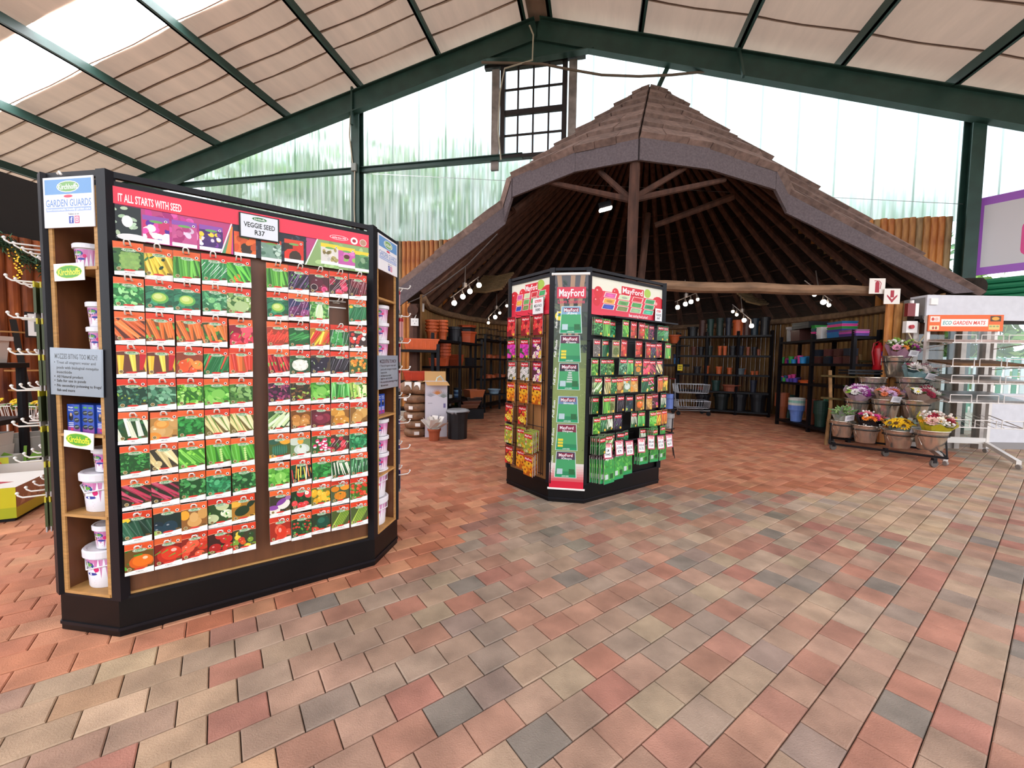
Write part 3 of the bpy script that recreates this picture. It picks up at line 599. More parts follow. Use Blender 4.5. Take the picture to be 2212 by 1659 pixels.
def kiosk(uc, vc, H, label, bays):
    K = T(uvw(uc, vc)) @ GRID; t = thing('seed_kiosk', label, 'kiosk', K, 'octagonal seed kiosks')
    octprism(0, .0, .195).build('plinth', KBLK, t)
    octprism(.006, .03, .045).build('plinth_trim', KFRM, t); octprism(.004, .185, .2).build('plinth_trim', KFRM, t)
    for i, p in enumerate(OCT):
        c = (Vector((0, .6125)) - Vector(p)).normalized() * .012; a = math.degrees(math.atan2(p[1] - .6125, p[0]))
        MB().box(-.027, -.022, .19, .027, .022, H, M=RZ(a + 90)).build('corner_post', KFRM, t, T(p[0] + c.x, p[1] + c.y, 0))
    for i in range(8):
        a, b = Vector(OCT[i]), Vector(OCT[(i + 1) % 8]); cc = Vector((0, .6125))
        ins = ((cc - (a + b) / 2).normalized() * .012)
        for z0, z1 in ((H - .028, H), (H - .075, H - .043)):
            MB().bar((a.x + ins.x, a.y + ins.y, (z0 + z1) / 2), (b.x + ins.x, b.y + ins.y, (z0 + z1) / 2), .026, z1 - z0).build('top_rail', KFRM, t)
        n = (a - b); L_ = n.length; ang = math.degrees(math.atan2(b.y - a.y, b.x - a.x)); M = T((a.x + b.x) / 2, (a.y + b.y) / 2, 0) @ RZ(ang)
        if i in bays: continue
        vm = (VENL if i in (6, 7) else KBLK) if not bays else VEN
        MB().box(-L_ / 2 + .02, .028, .2, L_ / 2 - .02, .045, H - .08).build('display_board', vm, t, M)
    return t, K
K1U, K1V, K1H = .212, 2.71, 2.272
K2U, K2V, K2H = 3.56, 2.77, 2.33
k1, KM1 = kiosk(K1U, K1V, K1H, 'tall black octagonal seed kiosk covered in rows of vegetable seed packets', (7, 1))
k2, KM2 = kiosk(K2U, K2V, K2H, 'tall black octagonal kiosk with red poster boards and a hanging lawn banner', ())
MB().box(-.6, .015, .2, .6, .026, .21).build('bottom_strip', PLY, k1)
# face frames (local x right along the face, -y outwards)
def F(K, face):
    return K @ {'front': T(0, 0, 0), 'cl': T(-.755, .125, 0) @ RZ(-45), 'cr': T(.755, .125, 0) @ RZ(45), 'left': T(-.88, .6125, 0) @ RZ(-90), 'right': T(.88, .6125, 0) @ RZ(90)}[face]
# shelf bays on the chamfers of the first kiosk
BAYZ = [.2, .595, 1.0, 1.405, 1.81]
for face, loc in (('cl', T(-.755, .125, 0) @ RZ(-45)), ('cr', T(.755, .125, 0) @ RZ(45))):
    bay = put('shelf_bay', None, k1, loc)
    MB().box(-.15, .27, .2, .15, .28, 2.2).build('back_panel', VEN, bay)
    for s_ in (-1, 1): MB().box(s_ * .14 - .006, .0, .2, s_ * .14 + .006, .28, 2.2).build('side_panel', VEN, bay)
    for s_ in (-1, 1): MB().box(s_ * .133 - .011, -.004, .2, s_ * .133 + .011, .004, 2.2).build('edge_strip', PLY, bay)
    for z in BAYZ: MB().box(-.136, -.008, z, .136, .27, z + .014).build('shelf', PLY, bay)
    for z in (.42, .82, 1.6): MB().box(-.13, .255, z, .13, .27, z + .012).build('batten', VENL, bay)
# ---------------------------------------------------------------- packet pictures
PWD, PHT = .107, .156
def leafy(p, cols, n=55, s=.012, r=rng):
    for _ in range(n): p.ell(r.uniform(-.055, .055), r.uniform(-.145, -.02), s * r.uniform(.5, 1.3), s * r.uniform(.25, .7), vary(r.choice(cols), .22, r), 7, r.uniform(0, 3.14))
def rounds(p, cols, n, rad, r=rng, hl=True, sq=1.0):
    for _ in range(n):
        x, y = r.uniform(-.045, .045), r.uniform(-.132, -.045); c = r.choice(cols); q = rad * r.uniform(.85, 1.15)
        p.ell(x, y, q, q * sq, vary(c, .1, r) if True else c, 14); p.ell(x + q * .12, y + q * .1, q * .78, q * .76 * sq, vary(c, .06, r), 12)
        if hl: p.ell(x - q * .3, y + q * .35 * sq, q * .2, q * .14, tuple(min(1, v * 1.3 + .25) for v in (lin(c) if isinstance(c, str) else c)), 7)
def sticks(p, cols, n, w, ang, r=rng, taper=.35, ln=.11):
    for i in range(n):
        a = R_(ang + r.uniform(-9, 9)); x, y = -.06 + .12 * (i + .5) / n + r.uniform(-.008, .008), -.085 + r.uniform(-.015, .015); dx, dy = math.cos(a) * ln / 2, math.sin(a) * ln / 2
        c = vary(r.choice(cols), .14, r); p.line(x + dx, y + dy, x - dx, y - dy, w, c, w * taper); p.line(x + dx - w * .2, y + dy, x - dx - w * .1, y - dy, w * .25, tuple(min(1, v * 1.25 + .05) for v in c), w * .1)
GR = ['#3f8a2e', '#58a63c', '#2e6f28', '#77bd4c']; DGR = ['#1d4f2a', '#2a6638', '#3b7d45', '#163d22']; LGR = ['#8fcb52', '#6db53c', '#a6d96a', '#55a033']
def picture(p, k):
    bg = {'leaf': '#1f4a1f'}.get(k, None); R = p.rect; E = p.ell
    def BG(c): p.rect(-.06, -.16, .06, 0, c)
    if k == 'artichoke':
        BG('#34602c'); leafy(p, DGR, 20); E(.002, -.085, .036, .038, '#6f9a4a', 18)
        for j in range(6):
            for i in range(5): E(-.026 + i * .013 + (j % 2) * .006, -.118 + j * .013, .0095, .008, vary('#86ad5a', .15), 9)
    elif k == 'yellowbean': BG('#a88d1e'); sticks(p, ['#e0c23a', '#d4b42e', '#ecd75a'], 9, .013, 112, taper=.9, ln=.16); leafy(p, DGR, 6)
    elif k == 'bean': BG('#2f6a22'); sticks(p, ['#5aa636', '#6fbb45', '#489030'], 10, .012, 96, taper=.9, ln=.16)
    elif k == 'beanw': BG('#2f7a45'); sticks(p, ['#4aa35a', '#2f8a48'], 9, .008, 78, taper=.9, ln=.15); sticks(p, ['#dfeee2', '#c2e0c8'], 8, .003, 55, ln=.07)
    elif k == 'beand': BG('#237a2a'); rounds(p, ['#e07a25'], 3, .014); sticks(p, ['#63c23f', '#4fae33'], 8, .012, 118, taper=.8, ln=.15)
    elif k == 'purplebean': BG('#1d1620'); leafy(p, GR, 8); sticks(p, ['#33203f', '#241430', '#4a2f55'], 10, .009, 62, taper=.9, ln=.13); sticks(p, ['#b8a8c4'], 5, .002, 62)
    elif k == 'beet': BG('#4a1d22'); rounds(p, ['#7d1f35', '#5c1a2c'], 5, .026); E(.028, -.112, .017, .017, '#e0588a'); E(.028, -.112, .009, .009, '#c73268'); E(-.028, -.104, .019, .019, '#e8d8d0'); E(-.028, -.104, .017, .017, '#2f1118')
    elif k == 'beetpink': BG('#3b1a20'); rounds(p, ['#c62848', '#a81f3c', '#d8486a'], 8, .019); leafy(p, DGR, 8, .008); sticks(p, ['#e8c8cc'], 5, .002, 50)
    elif k == 'beetdark': BG('#3c1418'); rounds(p, ['#8c2230', '#6d1a26', '#c24a3a'], 5, .028); sticks(p, ['#e0b8b8'], 7, .0018, 75)
    elif k == 'broccoli': BG('#276b33'); leafy(p, ['#3fa04e', '#2c8240', '#6ac46e', '#9bdc8c'], 60, .014)
    elif k == 'cabbage': BG('#2b6b4a'); leafy(p, ['#2f7a55', '#3f8d66', '#265e43'], 30, .022); E(.0, -.085, .034, .028, '#5fa84e', 16); E(-.002, -.082, .027, .021, '#b8cf62', 14); E(-.006, -.078, .016, .012, '#d2de8a', 12)
    elif k == 'cabbagew': BG('#3f6b2e'); leafy(p, ['#86a85a', '#a6c07c'], 26, .02); E(.012, -.098, .034, .03, '#a9c184', 16); leafy(p, ['#d7e2b8', '#c6d6a2'], 14, .008)
    elif k == 'brussels': BG('#3b8052'); leafy(p, ['#58a86e', '#9bd0a0', '#2d6b42'], 40, .013); rounds(p, ['#7cc07a'], 3, .014)
    elif k == 'redcabbage': BG('#2a2f55'); rounds(p, ['#6a2a5a', '#8a3a72', '#4e2048'], 7, .024); sticks(p, ['#d8b8d8'], 6, .0018, 70)
    elif k == 'chinese': BG('#3f7a36'); leafy(p, ['#77b85a', '#9ed07c', '#5a9f44'], 34, .016); E(0, -.09, .022, .05, '#cfe3b0', 14); sticks(p, ['#f0f5e2'], 4, .004, 85, ln=.08)
    elif k == 'cucumber': BG('#1d5a35'); sticks(p, ['#1f6b3c', '#2c7a48', '#184f2e'], 6, .022, 68, taper=.9, ln=.15); E(.04, -.13, .013, .013, '#d4dc8a'); E(-.04, -.045, .012, .009, '#e6c23a')
    elif k == 'carrot': BG('#7a4a1c'); leafy(p, GR, 12); sticks(p, ['#e8762a', '#f08a35', '#d9661f'], 7, .019, 104, taper=.35, ln=.125)
    elif k == 'carrotbig': BG('#5a2a1a'); sticks(p, ['#e06a2c', '#ea7d3c', '#cf5720'], 5, .027, 128, taper=.4, ln=.14)
    elif k == 'carrotmix': BG('#3b4a22'); leafy(p, GR, 15); sticks(p, ['#e07a2a', '#cc6420'], 5, .024, 100, taper=.35, ln=.11); rounds(p, ['#e58a35'], 3, .012)
    elif k == 'capspink': BG('#8a2030'); rounds(p, ['#e03e55', '#d22f48', '#ea5a68'], 8, .025); sticks(p, ['#7fbb3f'], 4, .006, 60, ln=.022)
    elif k == 'chilli': BG('#a33a20'); sticks(p, ['#d8351f', '#e84c2a', '#c22a18'], 22, .008, 40, taper=.3, ln=.05); sticks(p, ['#d8351f', '#e84c2a'], 18, .008, 60, taper=.3, ln=.06)
    elif k == 'greenchilli': BG('#1f5a2a'); sticks(p, ['#2f8a3a', '#206b2c', '#48a64c'], 14, .014, 25, taper=.3, ln=.07)
    elif k == 'chillimix': BG('#b07a20'); sticks(p, ['#e8c22f', '#e07a22', '#c92a22', '#d8dc4a'], 9, .018, 62, taper=.4, ln=.09)
    elif k == 'greencaps': BG('#2a5a30'); rounds(p, ['#3f9a48', '#2c7f3a', '#57ad58'], 6, .024); sticks(p, ['#d8eadb'], 4, .002, 80)
    elif k == 'redmix': BG('#3a2420'); rounds(p, ['#d8392a', '#c42a22', '#e8e0d8', '#9ab04a'], 13, .012)
    elif k == 'capsyellow': BG('#6a3a2a'); sticks(p, ['#dcc43c', '#e2b832', '#d8cc50'], 3, .026, 98, taper=.5, ln=.1); p.line(.042, -.04, .034, -.12, .026, lin('#c2242a'), .012)
    elif k == 'capsorange': BG('#8a3a1c'); rounds(p, ['#e86a2c', '#e0551f', '#f08a38'], 9, .021); sticks(p, ['#6fae3f'], 3, .005, 70, ln=.02)
    elif k == 'chilligr': BG('#1f6a35'); sticks(p, ['#2f8a48', '#1f6b38', '#49a35c'], 11, .01, 70, taper=.5, ln=.11); sticks(p, ['#d0482f', '#e06a45'], 2, .011, 65, taper=.4, ln=.08)
    elif k == 'capsred': BG('#a8581e'); sticks(p, ['#dc4a22', '#c8341c', '#e86a2a'], 5, .03, 88, taper=.55, ln=.11)
    elif k == 'redchilli': BG('#6a1a1a'); sticks(p, ['#c4242a', '#b01c24', '#d8403a'], 7, .014, 108, taper=.5, ln=.12); sticks(p, ['#6fb045'], 6, .008, 100, ln=.02)
    elif k == 'cauli':
        BG('#2c4a26'); leafy(p, DGR, 16); E(0, -.085, .043, .034, '#d5d6c4', 18)
        for _ in range(30): E(rng.uniform(-.034, .034), rng.uniform(-.108, -.062), .008, .007, vary('#e8e9da', .06), 8)
    elif k == 'eggplant': BG('#4a3a2a'); rounds(p, ['#1a1320', '#241a2c'], 6, .022, sq=1.4); leafy(p, ['#8cae6a', '#a8c484'], 8, .008)
    elif k == 'eggplantl': BG('#1c1418'); sticks(p, ['#1a1218', '#2a1c28'], 6, .02, 66, taper=.8, ln=.13); sticks(p, ['#8a8590'], 4, .003, 66, ln=.07)
    elif k == 'gooseberry': BG('#3f5a2a'); leafy(p, ['#6a7a3a', '#a8803a'], 14, .012); rounds(p, ['#e8952c', '#f0a840', '#d97f20'], 20, .0085)
    elif k == 'kale': BG('#20402f'); leafy(p, ['#2f5f4a', '#47795c', '#1d4434', '#5f9270'], 60, .011); leafy(p, ['#a8c052', '#86a845'], 8, .008)
    elif k == 'kale2': BG('#2c5238'); leafy(p, ['#55906a', '#7cb08a', '#356b48'], 44, .017)
    elif k == 'lettuce': BG('#2f6b1f'); leafy(p, ['#6fb53c', '#8ccc52', '#4f962c', '#a8dc74'], 60, .013)
    elif k == 'lettuce2': BG('#3f8a2c'); leafy(p, ['#5fae3c', '#7cc652'], 26, .022); E(.006, -.082, .03, .026, '#7fc455', 16); leafy(p, ['#9ed870'], 7, .013)
    elif k == 'lettuce3': BG('#2f5a24'); leafy(p, ['#6a9a4a', '#87b566', '#4c7c35'], 46, .018)
    elif k == 'redlettuce': BG('#2a1420'); leafy(p, ['#8a2f5a', '#a8486a', '#6a2048', '#4a1634'], 60, .012); leafy(p, ['#c88a6a'], 6, .008)
    elif k == 'brownlettuce': BG('#2f2a18'); leafy(p, ['#5a3a24', '#7a5230', '#3c2818', '#98b44a'], 60, .012)
    elif k == 'cos': BG('#2a6a28'); sticks(p, ['#4fb04a', '#3a9638', '#6cc862'], 9, .02, 90, taper=.5, ln=.11); sticks(p, ['#c2e8a8'], 5, .003, 88, ln=.09)
    elif k == 'endive': BG('#3f6a24'); sticks(p, ['#c4d87a', '#a8cc5a', '#e0eaa8'], 9, .018, 88, taper=.6, ln=.09); leafy(p, LGR, 18, .012)
    elif k == 'leek': BG('#2a4a1c'); leafy(p, DGR, 18, .02); sticks(p, ['#e8ead8', '#d8dcc2'], 5, .014, 110, taper=1.5, ln=.09)
    elif k == 'melon': BG('#b0803c'); rounds(p, ['#c89a58', '#d4a868'], 4, .034); E(-.01, -.06, .03, .025, '#d8913c'); E(-.01, -.06, .02, .015, '#e8a850'); E(-.04, -.125, .03, .025, '#e09030')
    elif k == 'mustard': BG('#1f5a24'); leafy(p, ['#2f8a3a', '#3f9f48', '#246f2e'], 55, .018)
    elif k == 'corn': BG('#6a5f2c'); sticks(p, ['#d8c88a', '#cbb878', '#e2d6a2'], 5, .022, 118, taper=.8, ln=.15); sticks(p, ['#6a8a35'], 3, .007, 112, ln=.12)
    elif k == 'springonion': BG('#2f5224'); sticks(p, ['#c2d8a0', '#dfe8c8', '#8fb56a', '#6a9a4a'], 12, .012, 48, taper=1.3, ln=.11)
    elif k == 'onion': BG('#7a4a20'); rounds(p, ['#c08340', '#b8783a', '#d09650'], 6, .026)
    elif k == 'redonion': BG('#5a2024'); rounds(p, ['#6d2030', '#8a2c3c'], 2, .03); E(.004, -.09, .034, .029, '#7a2838', 18); E(-.006, -.08, .02, .014, '#9a4250')
    elif k == 'yellowonion': BG('#8a5a24'); rounds(p, ['#cc8f35', '#c0822c', '#dda548'], 5, .03)
    elif k == 'tanonion': BG('#8a6230'); rounds(p, ['#d0a058', '#c4924a'], 4, .034)
    elif k == 'parsley': BG('#1f4f22'); leafy(p, ['#3a8a3c', '#2c7030', '#52a350', '#205a26'], 75, .009)
    elif k == 'parsnip': BG('#3a3424'); sticks(p, ['#d8c48a', '#e2d09c', '#cab67a'], 3, .036, 122, taper=.25, ln=.12); rounds(p, ['#d8c48a'], 1, .018)
    elif k == 'pea': BG('#3f8a24'); sticks(p, ['#6fbf3a', '#58a82e', '#86d052'], 8, .013, 130, taper=.5, ln=.1); rounds(p, ['#8fd84f'], 8, .005, hl=False)
    elif k == 'peapod': BG('#2f7224'); sticks(p, ['#5aae35', '#489a2a'], 5, .026, 100, taper=.6, ln=.12); [E(.008 + i * .001, -.06 - i * .012, .006, .006, '#c2e08a', 9) for i in range(6)]
    elif k == 'pumpkin':
        BG('#4a5a2a'); E(.03, -.045, .03, .02, '#e8a42f'); E(-.03, -.045, .025, .016, '#2f5a45'); E(.0, -.095, .04, .03, '#2a5c45', 18)
        for i in range(-3, 4): E(i * .011, -.095, .004, .028, '#3f7a5c', 10)
        E(-.045, -.135, .03, .016, '#e8a030')
    elif k == 'whitepumpkin': BG('#6f8a5a'); E(-.03, -.05, .03, .024, '#c8d4c2'); E(.0, -.05, .016, .02, '#e8a838'); E(.006, -.1, .042, .032, '#c6d2c4', 18); E(.006, -.1, .026, .026, '#d6dfd2', 14); E(.0, -.083, .006, .009, '#7a9a5a')
    elif k == 'radish':
        BG('#2f5a2a'); leafy(p, GR, 14)
        for _ in range(13): x, y = rng.uniform(-.045, .045), rng.uniform(-.13, -.05); E(x, y, .011, .012, '#d22f62', 12); E(x, y - .006, .009, .006, '#f2e6ea', 9)
    elif k == 'redradish': BG('#4a3028'); leafy(p, GR, 8); rounds(p, ['#cc2f3c', '#b82432', '#dc4a55'], 9, .015); sticks(p, ['#f0dcdc'], 5, .002, 50, ln=.05)
    elif k == 'spinach': BG('#1f5a35'); leafy(p, ['#2f8a52', '#3fa066', '#267044', '#57b57a'], 50, .018)
    elif k == 'rhubarb': BG('#2a2418'); leafy(p, DGR, 10); sticks(p, ['#a82a45', '#b83a55', '#8a1f38', '#c24a62'], 9, .011, 140, taper=.7, ln=.16)
    elif k == 'herb': BG('#1d4a24'); leafy(p, ['#35803f', '#4a9a50', '#256a30', '#68b56a'], 60, .013)
    elif k == 'chard': BG('#16261f'); leafy(p, DGR, 20, .016); sticks(p, ['#d88a2a', '#c22f35', '#e0c84a', '#e8e0d0', '#e07a4a'], 9, .006, 92, taper=.9, ln=.08)
    elif k == 'whitechard': BG('#1f4f28'); leafy(p, DGR, 24, .018); sticks(p, ['#e8e8d2', '#d8dcc0'], 7, .009, 100, taper=.5, ln=.08)
    elif k == 'grassy': BG('#24502f'); sticks(p, ['#3f8a52', '#2f7040', '#6cae78'], 16, .006, 82, taper=.3, ln=.12); sticks(p, ['#d8e8da'], 6, .003, 85, ln=.03)
    elif k == 'zucchini': BG('#16301f'); E(-.045, -.04, .02, .012, '#e6c432'); sticks(p, ['#1f4a35', '#2a5c42', '#163a2a', '#35684c'], 6, .021, 112, taper=.95, ln=.1)
    elif k == 'darksquash': BG('#1a2a24'); rounds(p, ['#152a35', '#1d3844', '#102028'], 5, .026); E(-.045, -.13, .02, .014, '#9ab85a')
    elif k == 'butternut': BG('#8a5a28'); E(-.04, -.06, .02, .025, '#e8a02f'); E(.035, -.06, .022, .03, '#c8954f'); E(.0, -.1, .03, .026, '#cf9c58', 16); E(-.002, -.075, .019, .026, '#d4a462', 14); E(.045, -.135, .02, .012, '#f0b83a')
    elif k == 'patty': BG('#2c4a20'); rounds(p, ['#d4dcb0', '#c2cf98', '#e2e8c8'], 4, .03, sq=.75); leafy(p, GR, 10, .008)
    elif k == 'greensquash': BG('#a8752a'); E(-.04, -.05, .03, .016, '#e8b040'); E(-.006, -.09, .036, .027, '#24381f', 16, .4); E(.035, -.055, .024, .014, '#203420', 12, .8); E(.045, -.13, .02, .014, '#eab848')
    elif k == 'turnip': BG('#3a3424'); E(-.03, -.115, .03, .027, '#e4ddd0'); E(-.035, -.1, .028, .014, '#8a4a9a'); E(.018, -.085, .034, .027, '#e6dfd2', 16, .6); E(.006, -.07, .03, .015, '#7f3f94', 14, .6); E(.04, -.05, .015, .014, '#9a6a9c')
    elif k == 'strawberry': BG('#1f3a1f'); leafy(p, DGR, 16, .012); rounds(p, ['#d8303a', '#c8242f', '#e24a4a'], 5, .018, sq=1.15); E(.03, -.05, .012, .012, '#f4f2ea', 8); E(.03, -.05, .004, .004, '#e8c83a', 7)
    elif k == 'yellowtom': BG('#6a6a24'); leafy(p, GR, 12); rounds(p, ['#eab42c', '#f0c23e', '#dca020'], 10, .015, sq=1.2)
    elif k == 'orangepumpkin':
        BG('#4a5a3a'); E(.03, -.05, .03, .02, '#e8952a'); E(-.03, -.055, .025, .018, '#d8801f'); E(.0, -.1, .036, .026, '#e2912a', 18)
        for i in range(-3, 4): E(i * .01, -.1, .003, .023, '#c87418', 9)
        E(0, -.088, .006, .005, '#5a6a2a')
    elif k == 'cherrytom': BG('#4a6a24'); leafy(p, GR, 12); rounds(p, ['#d8402a', '#e85a38', '#c8321f'], 22, .0095)
    elif k == 'orangetom': BG('#6a4a1c'); leafy(p, GR, 10); E(.008, -.095, .046, .036, '#cf5a18', 20); E(.012, -.09, .038, .029, '#e2701c', 18); E(.022, -.078, .01, .008, '#f2c8a0', 9); p.line(-.02, -.062, .012, -.058, .008, '#3f8a2c')
    elif k == 'redtom': BG('#7a1a10'); E(.006, -.09, .05, .043, '#b82a18', 20); E(.012, -.085, .04, .034, '#d2391f', 18); E(.022, -.07, .012, .009, '#f0b0a0', 9); sticks(p, ['#4f9a30'], 4, .006, 30, ln=.03)
    elif k == 'tomatoes': BG('#8a2414'); rounds(p, ['#d8432a', '#c8341f', '#e25c3c'], 7, .024, sq=.85); sticks(p, ['#3f7a28'], 4, .004, 40, ln=.025)
    elif k == 'darktom': BG('#3a1a14'); rounds(p, ['#a8201c', '#c22c22', '#8a1816'], 6, .026, sq=.85); leafy(p, GR, 8, .007)
    elif k == 'mixtom': BG('#3a3a24'); rounds(p, ['#e0c23a', '#d8551f', '#2a4a24', '#7a9a35', '#c23a24'], 13, .015)
    elif k == 'plumtom': BG('#a02a18'); rounds(p, ['#d84a30', '#e05c40'], 3, .024, sq=1.3); E(.006, -.092, .026, .038, '#d2381f', 18); E(-.002, -.08, .008, .014, '#ee9a88', 9)
    elif k == 'cherrybush': BG('#24401f'); leafy(p, DGR + GR, 40, .01); rounds(p, ['#c8382a', '#b02a20'], 16, .006)
    elif k == 'melonround': BG('#2a3a24'); leafy(p, DGR, 14); E(.01, -.085, .036, .034, '#1d4a38', 18); E(.0, -.075, .02, .018, '#2c6650', 14); E(-.042, -.125, .03, .016, '#d8422f'); E(.05, -.125, .02, .014, '#e05a3a')
    elif k == 'melonstripe':
        BG('#4a5a2a'); p.line(-.025, -.135, .028, -.045, .056, '#a8c24a', .05); E(-.024, -.13, .028, .02, '#a8c24a'); E(.024, -.05, .026, .02, '#9cba45')
        for i in range(-2, 3): p.line(-.02 + i * .011, -.14, .03 + i * .01, -.04, .005, '#3f6a24')
        p.poly([(.02, -.15), (.058, -.15), (.058, -.1)], '#d8402f')
    elif k == 'blank': BG('#777777')
PK = {}
def mesh_packet(k, name):
    if (k, name) in PK: return PK[(k, name)]
    w = PWD / 2; p = Pr((-w, -PHT, w, 0)); picture(p, k)
    oc = vary(rng.choice(['#e0552a', '#d8401f', '#e4632f', '#d63a24']), .06)
    p.poly([(-w, 0), (-w, -.03), (-.03, -.027), (0, -.03), (.03, -.036), (w, -.038), (w, 0)], oc)
    p.poly([(-w, -.03), (-w, -.0325), (-.03, -.0295), (0, -.0325), (.03, -.0385), (w, -.0405), (w, -.038), (.03, -.036), (0, -.03), (-.03, -.027)], '#e9a07a')
    p.ell(.002, -.036, .0265, .0082, '#e8efe0').ell(.002, -.036, .0245, .0068, '#3d8a3c').text('Kirchhoffs', .002, -.036, .0072, '#eef5e6', w=.042)
    p.ring(.039, -.026, .0068, '#f2efe8', '#3a1518'); p.ell(.0, -.014, .011, .0022, '#5a1a14')
    p.poly([(-w, -PHT), (w, -PHT), (w, -PHT + .03), (.02, -PHT + .026), (-.02, -PHT + .021), (-w, -PHT + .017)], '#efece6')
    p.ell(.0, -PHT + .026, .021, .0048, '#d2382a').ell(-.037, -PHT + .03, .0082, .0082, '#d8cda8').ell(-.037, -PHT + .03, .0068, .0068, '#86703f'); p.rect(.03, -PHT + .03, .048, -PHT + .038, '#5f4522')
    p.text(name, 0, -PHT + .0135, .0046, '#55504c'); p.rect(-.03, -PHT + .006, .03, -PHT + .0072, '#a8a49e')
    mb = MB().box(-w, 0, -PHT, w, .007, 0, lin('#e9e6df')); p.into(mb, -.0006, 1.5e-5)
    PK[(k, name)] = mb.mesh('seed_packet', PRINT); return PK[(k, name)]
ROWS1 = [
 ['artichoke|ARTICHOKE|a green artichoke', 'yellowbean|BEAN|yellow beans', 'bean|BEAN|upright green beans', 'beanw|BEAN|green and white runner beans', 'beand|BEAN|slanting green beans', 'bean|BEAN|pale green beans', 'purplebean|BEAN|dark purple beans', 'beet|BEETROOT|sliced beetroot', 'beetpink|BEETROOT|bright pink beetroot', 'beetdark|BEETROOT|dark red beetroot'],
 ['broccoli|BROCCOLI|bright green broccoli', 'cabbage|CABBAGE|a cabbage with yellow heart', 'cabbage|CABBAGE|a cabbage in dark leaves', 'brussels|CABBAGE|pale green sprouts', 'cabbagew|CABBAGE|a white round cabbage', 'cabbage|CABBAGE|a pointed yellow cabbage', 'redcabbage|CABBAGE|purple cabbages', 'chinese|CABBAGE|a tall Chinese cabbage', None, 'cucumber|CUCUMBER|dark green cucumbers'],
 ['carrotbig|CARROT|thick orange carrots', 'carrot|CARROT|slim upright carrots', 'carrot|CARROT|slanting carrots with green tops', 'carrotmix|CARROT|carrots and carrot slices', 'capspink|CAPSICUM|pinkish red peppers', 'chilli|CAPSICUM|a heap of small red chillies', 'greenchilli|CAPSICUM|long green chillies', 'chillimix|CAPSICUM|yellow orange and red chillies', 'greencaps|CAPSICUM|green bell peppers', 'redmix|CAPSICUM|mixed red peppers'],
 ['capsyellow|CAPSICUM|three yellow peppers and one red', 'capsyellow|CAPSICUM|yellow and red peppers', 'capsorange|CAPSICUM|orange bell peppers', 'chilligr|CAPSICUM|green and red chillies', 'capsred|CAPSICUM|long orange red peppers', 'redchilli|CAPSICUM|a row of red chillies', 'cauli|CAULIFLOWER|a white cauliflower', 'eggplant|EGG FRUIT|round black eggplants', 'eggplantl|EGG FRUIT|long black eggplants', 'gooseberry|GOOSEBERRY|small orange gooseberries'],
 ['kale|KALE|dark curly kale', 'kale2|KALE|broad grey green kale', 'lettuce|LETTUCE|frilly light lettuce', 'lettuce2|LETTUCE|a round lettuce head', 'lettuce3|LETTUCE|soft butter lettuce', 'redlettuce|LETTUCE|purple red lettuce', 'brownlettuce|LETTUCE|brown and green lettuce', 'lettuce2|LETTUCE|a pale green lettuce heart', 'cos|LETTUCE|upright cos lettuce', 'endive|LETTUCE|yellow green endive'],
 ['leek|LEEK|white leeks', 'melon|MELON|cut orange melon', 'mustard|MUSTARD|broad green mustard leaves', 'corn|MEALIE|cream sweetcorn cobs', 'corn|MEALIE|long pale corn cobs', 'springonion|ONION|green and white spring onions', 'onion|ONION|brown onions', 'redonion|ONION|a red onion', 'yellowonion|ONION|yellow onions', 'tanonion|ONION|tan flat onions'],
 ['parsley|PARSLEY|curly parsley', 'parsnip|PARSNIP|cream parsnips', 'pea|PEA|light green peas', 'peapod|PEA|an open pea pod', 'peapod|PEA|fat green pea pods', 'pumpkin|PUMPKIN|a ribbed dark green pumpkin', 'whitepumpkin|PUMPKIN|a white pumpkin', 'radish|RADISH|pink and white radishes', 'redradish|RADISH|round red radishes', 'spinach|SPINACH|blue green spinach'],
 ['rhubarb|RHUBARB|red rhubarb stalks', 'rhubarb|RHUBARB|crimson rhubarb stalks', 'herb|SPINACH|dark small spinach leaves', 'spinach|SPINACH|glossy spinach leaves', 'herb|SPINACH|clustered baby leaves', 'lettuce2|SPINACH|light green leaves', 'chard|SPINACH|rainbow chard stems', 'mustard|SPINACH|large green chard leaves', 'whitechard|SPINACH|white stemmed chard', 'grassy|SPINACH|fine upright green leaves'],
 ['zucchini|SQUASH|dark green marrows', 'darksquash|SQUASH|round blue black squash', 'butternut|SQUASH|a tan butternut', 'patty|SQUASH|white patty pan squash', 'greensquash|SQUASH|a dark oval squash', 'turnip|TURNIP|purple topped turnips', 'strawberry|STRAWBERRY|red strawberries', 'yellowtom|TOMATO|yellow pear tomatoes', 'orangepumpkin|SQUASH|a ribbed orange squash', 'cherrytom|TOMATO|small red cherry tomatoes'],
 ['orangetom|TOMATO|one big orange tomato', 'redtom|TOMATO|one big red tomato', 'tomatoes|TOMATO|several red tomatoes', 'darktom|TOMATO|dark ribbed tomatoes', 'mixtom|TOMATO|mixed green red and yellow tomatoes', 'plumtom|TOMATO|a red plum tomato', 'cherrybush|TOMATO|a cherry tomato bush', 'melonround|WATERMELON|a dark round watermelon', 'melonstripe|WATERMELON|a striped watermelon', 'melonstripe|WATERMELON|a long striped watermelon']]
hk = MB(); HR = .0032
hk.tube([(-.011, 0, 0), (-.011, -.115, 0), (-.010, -.128, .012), (-.006, -.131, .019), (.006, -.131, .019), (.010, -.128, .012), (.011, -.115, 0), (.011, 0, 0)], HR, 5); hk.box(-.02, -.004, -.008, .02, 0, .008)
HOOK = hk.mesh('hook', WIRE, True)
ORD = ['first', 'second', 'third', 'fourth', 'fifth', 'sixth', 'seventh', 'eighth', 'ninth', 'tenth']
XC = [-.545 + .1095 * i for i in range(5)] + [.069 + .1115 * i for i in range(5)]
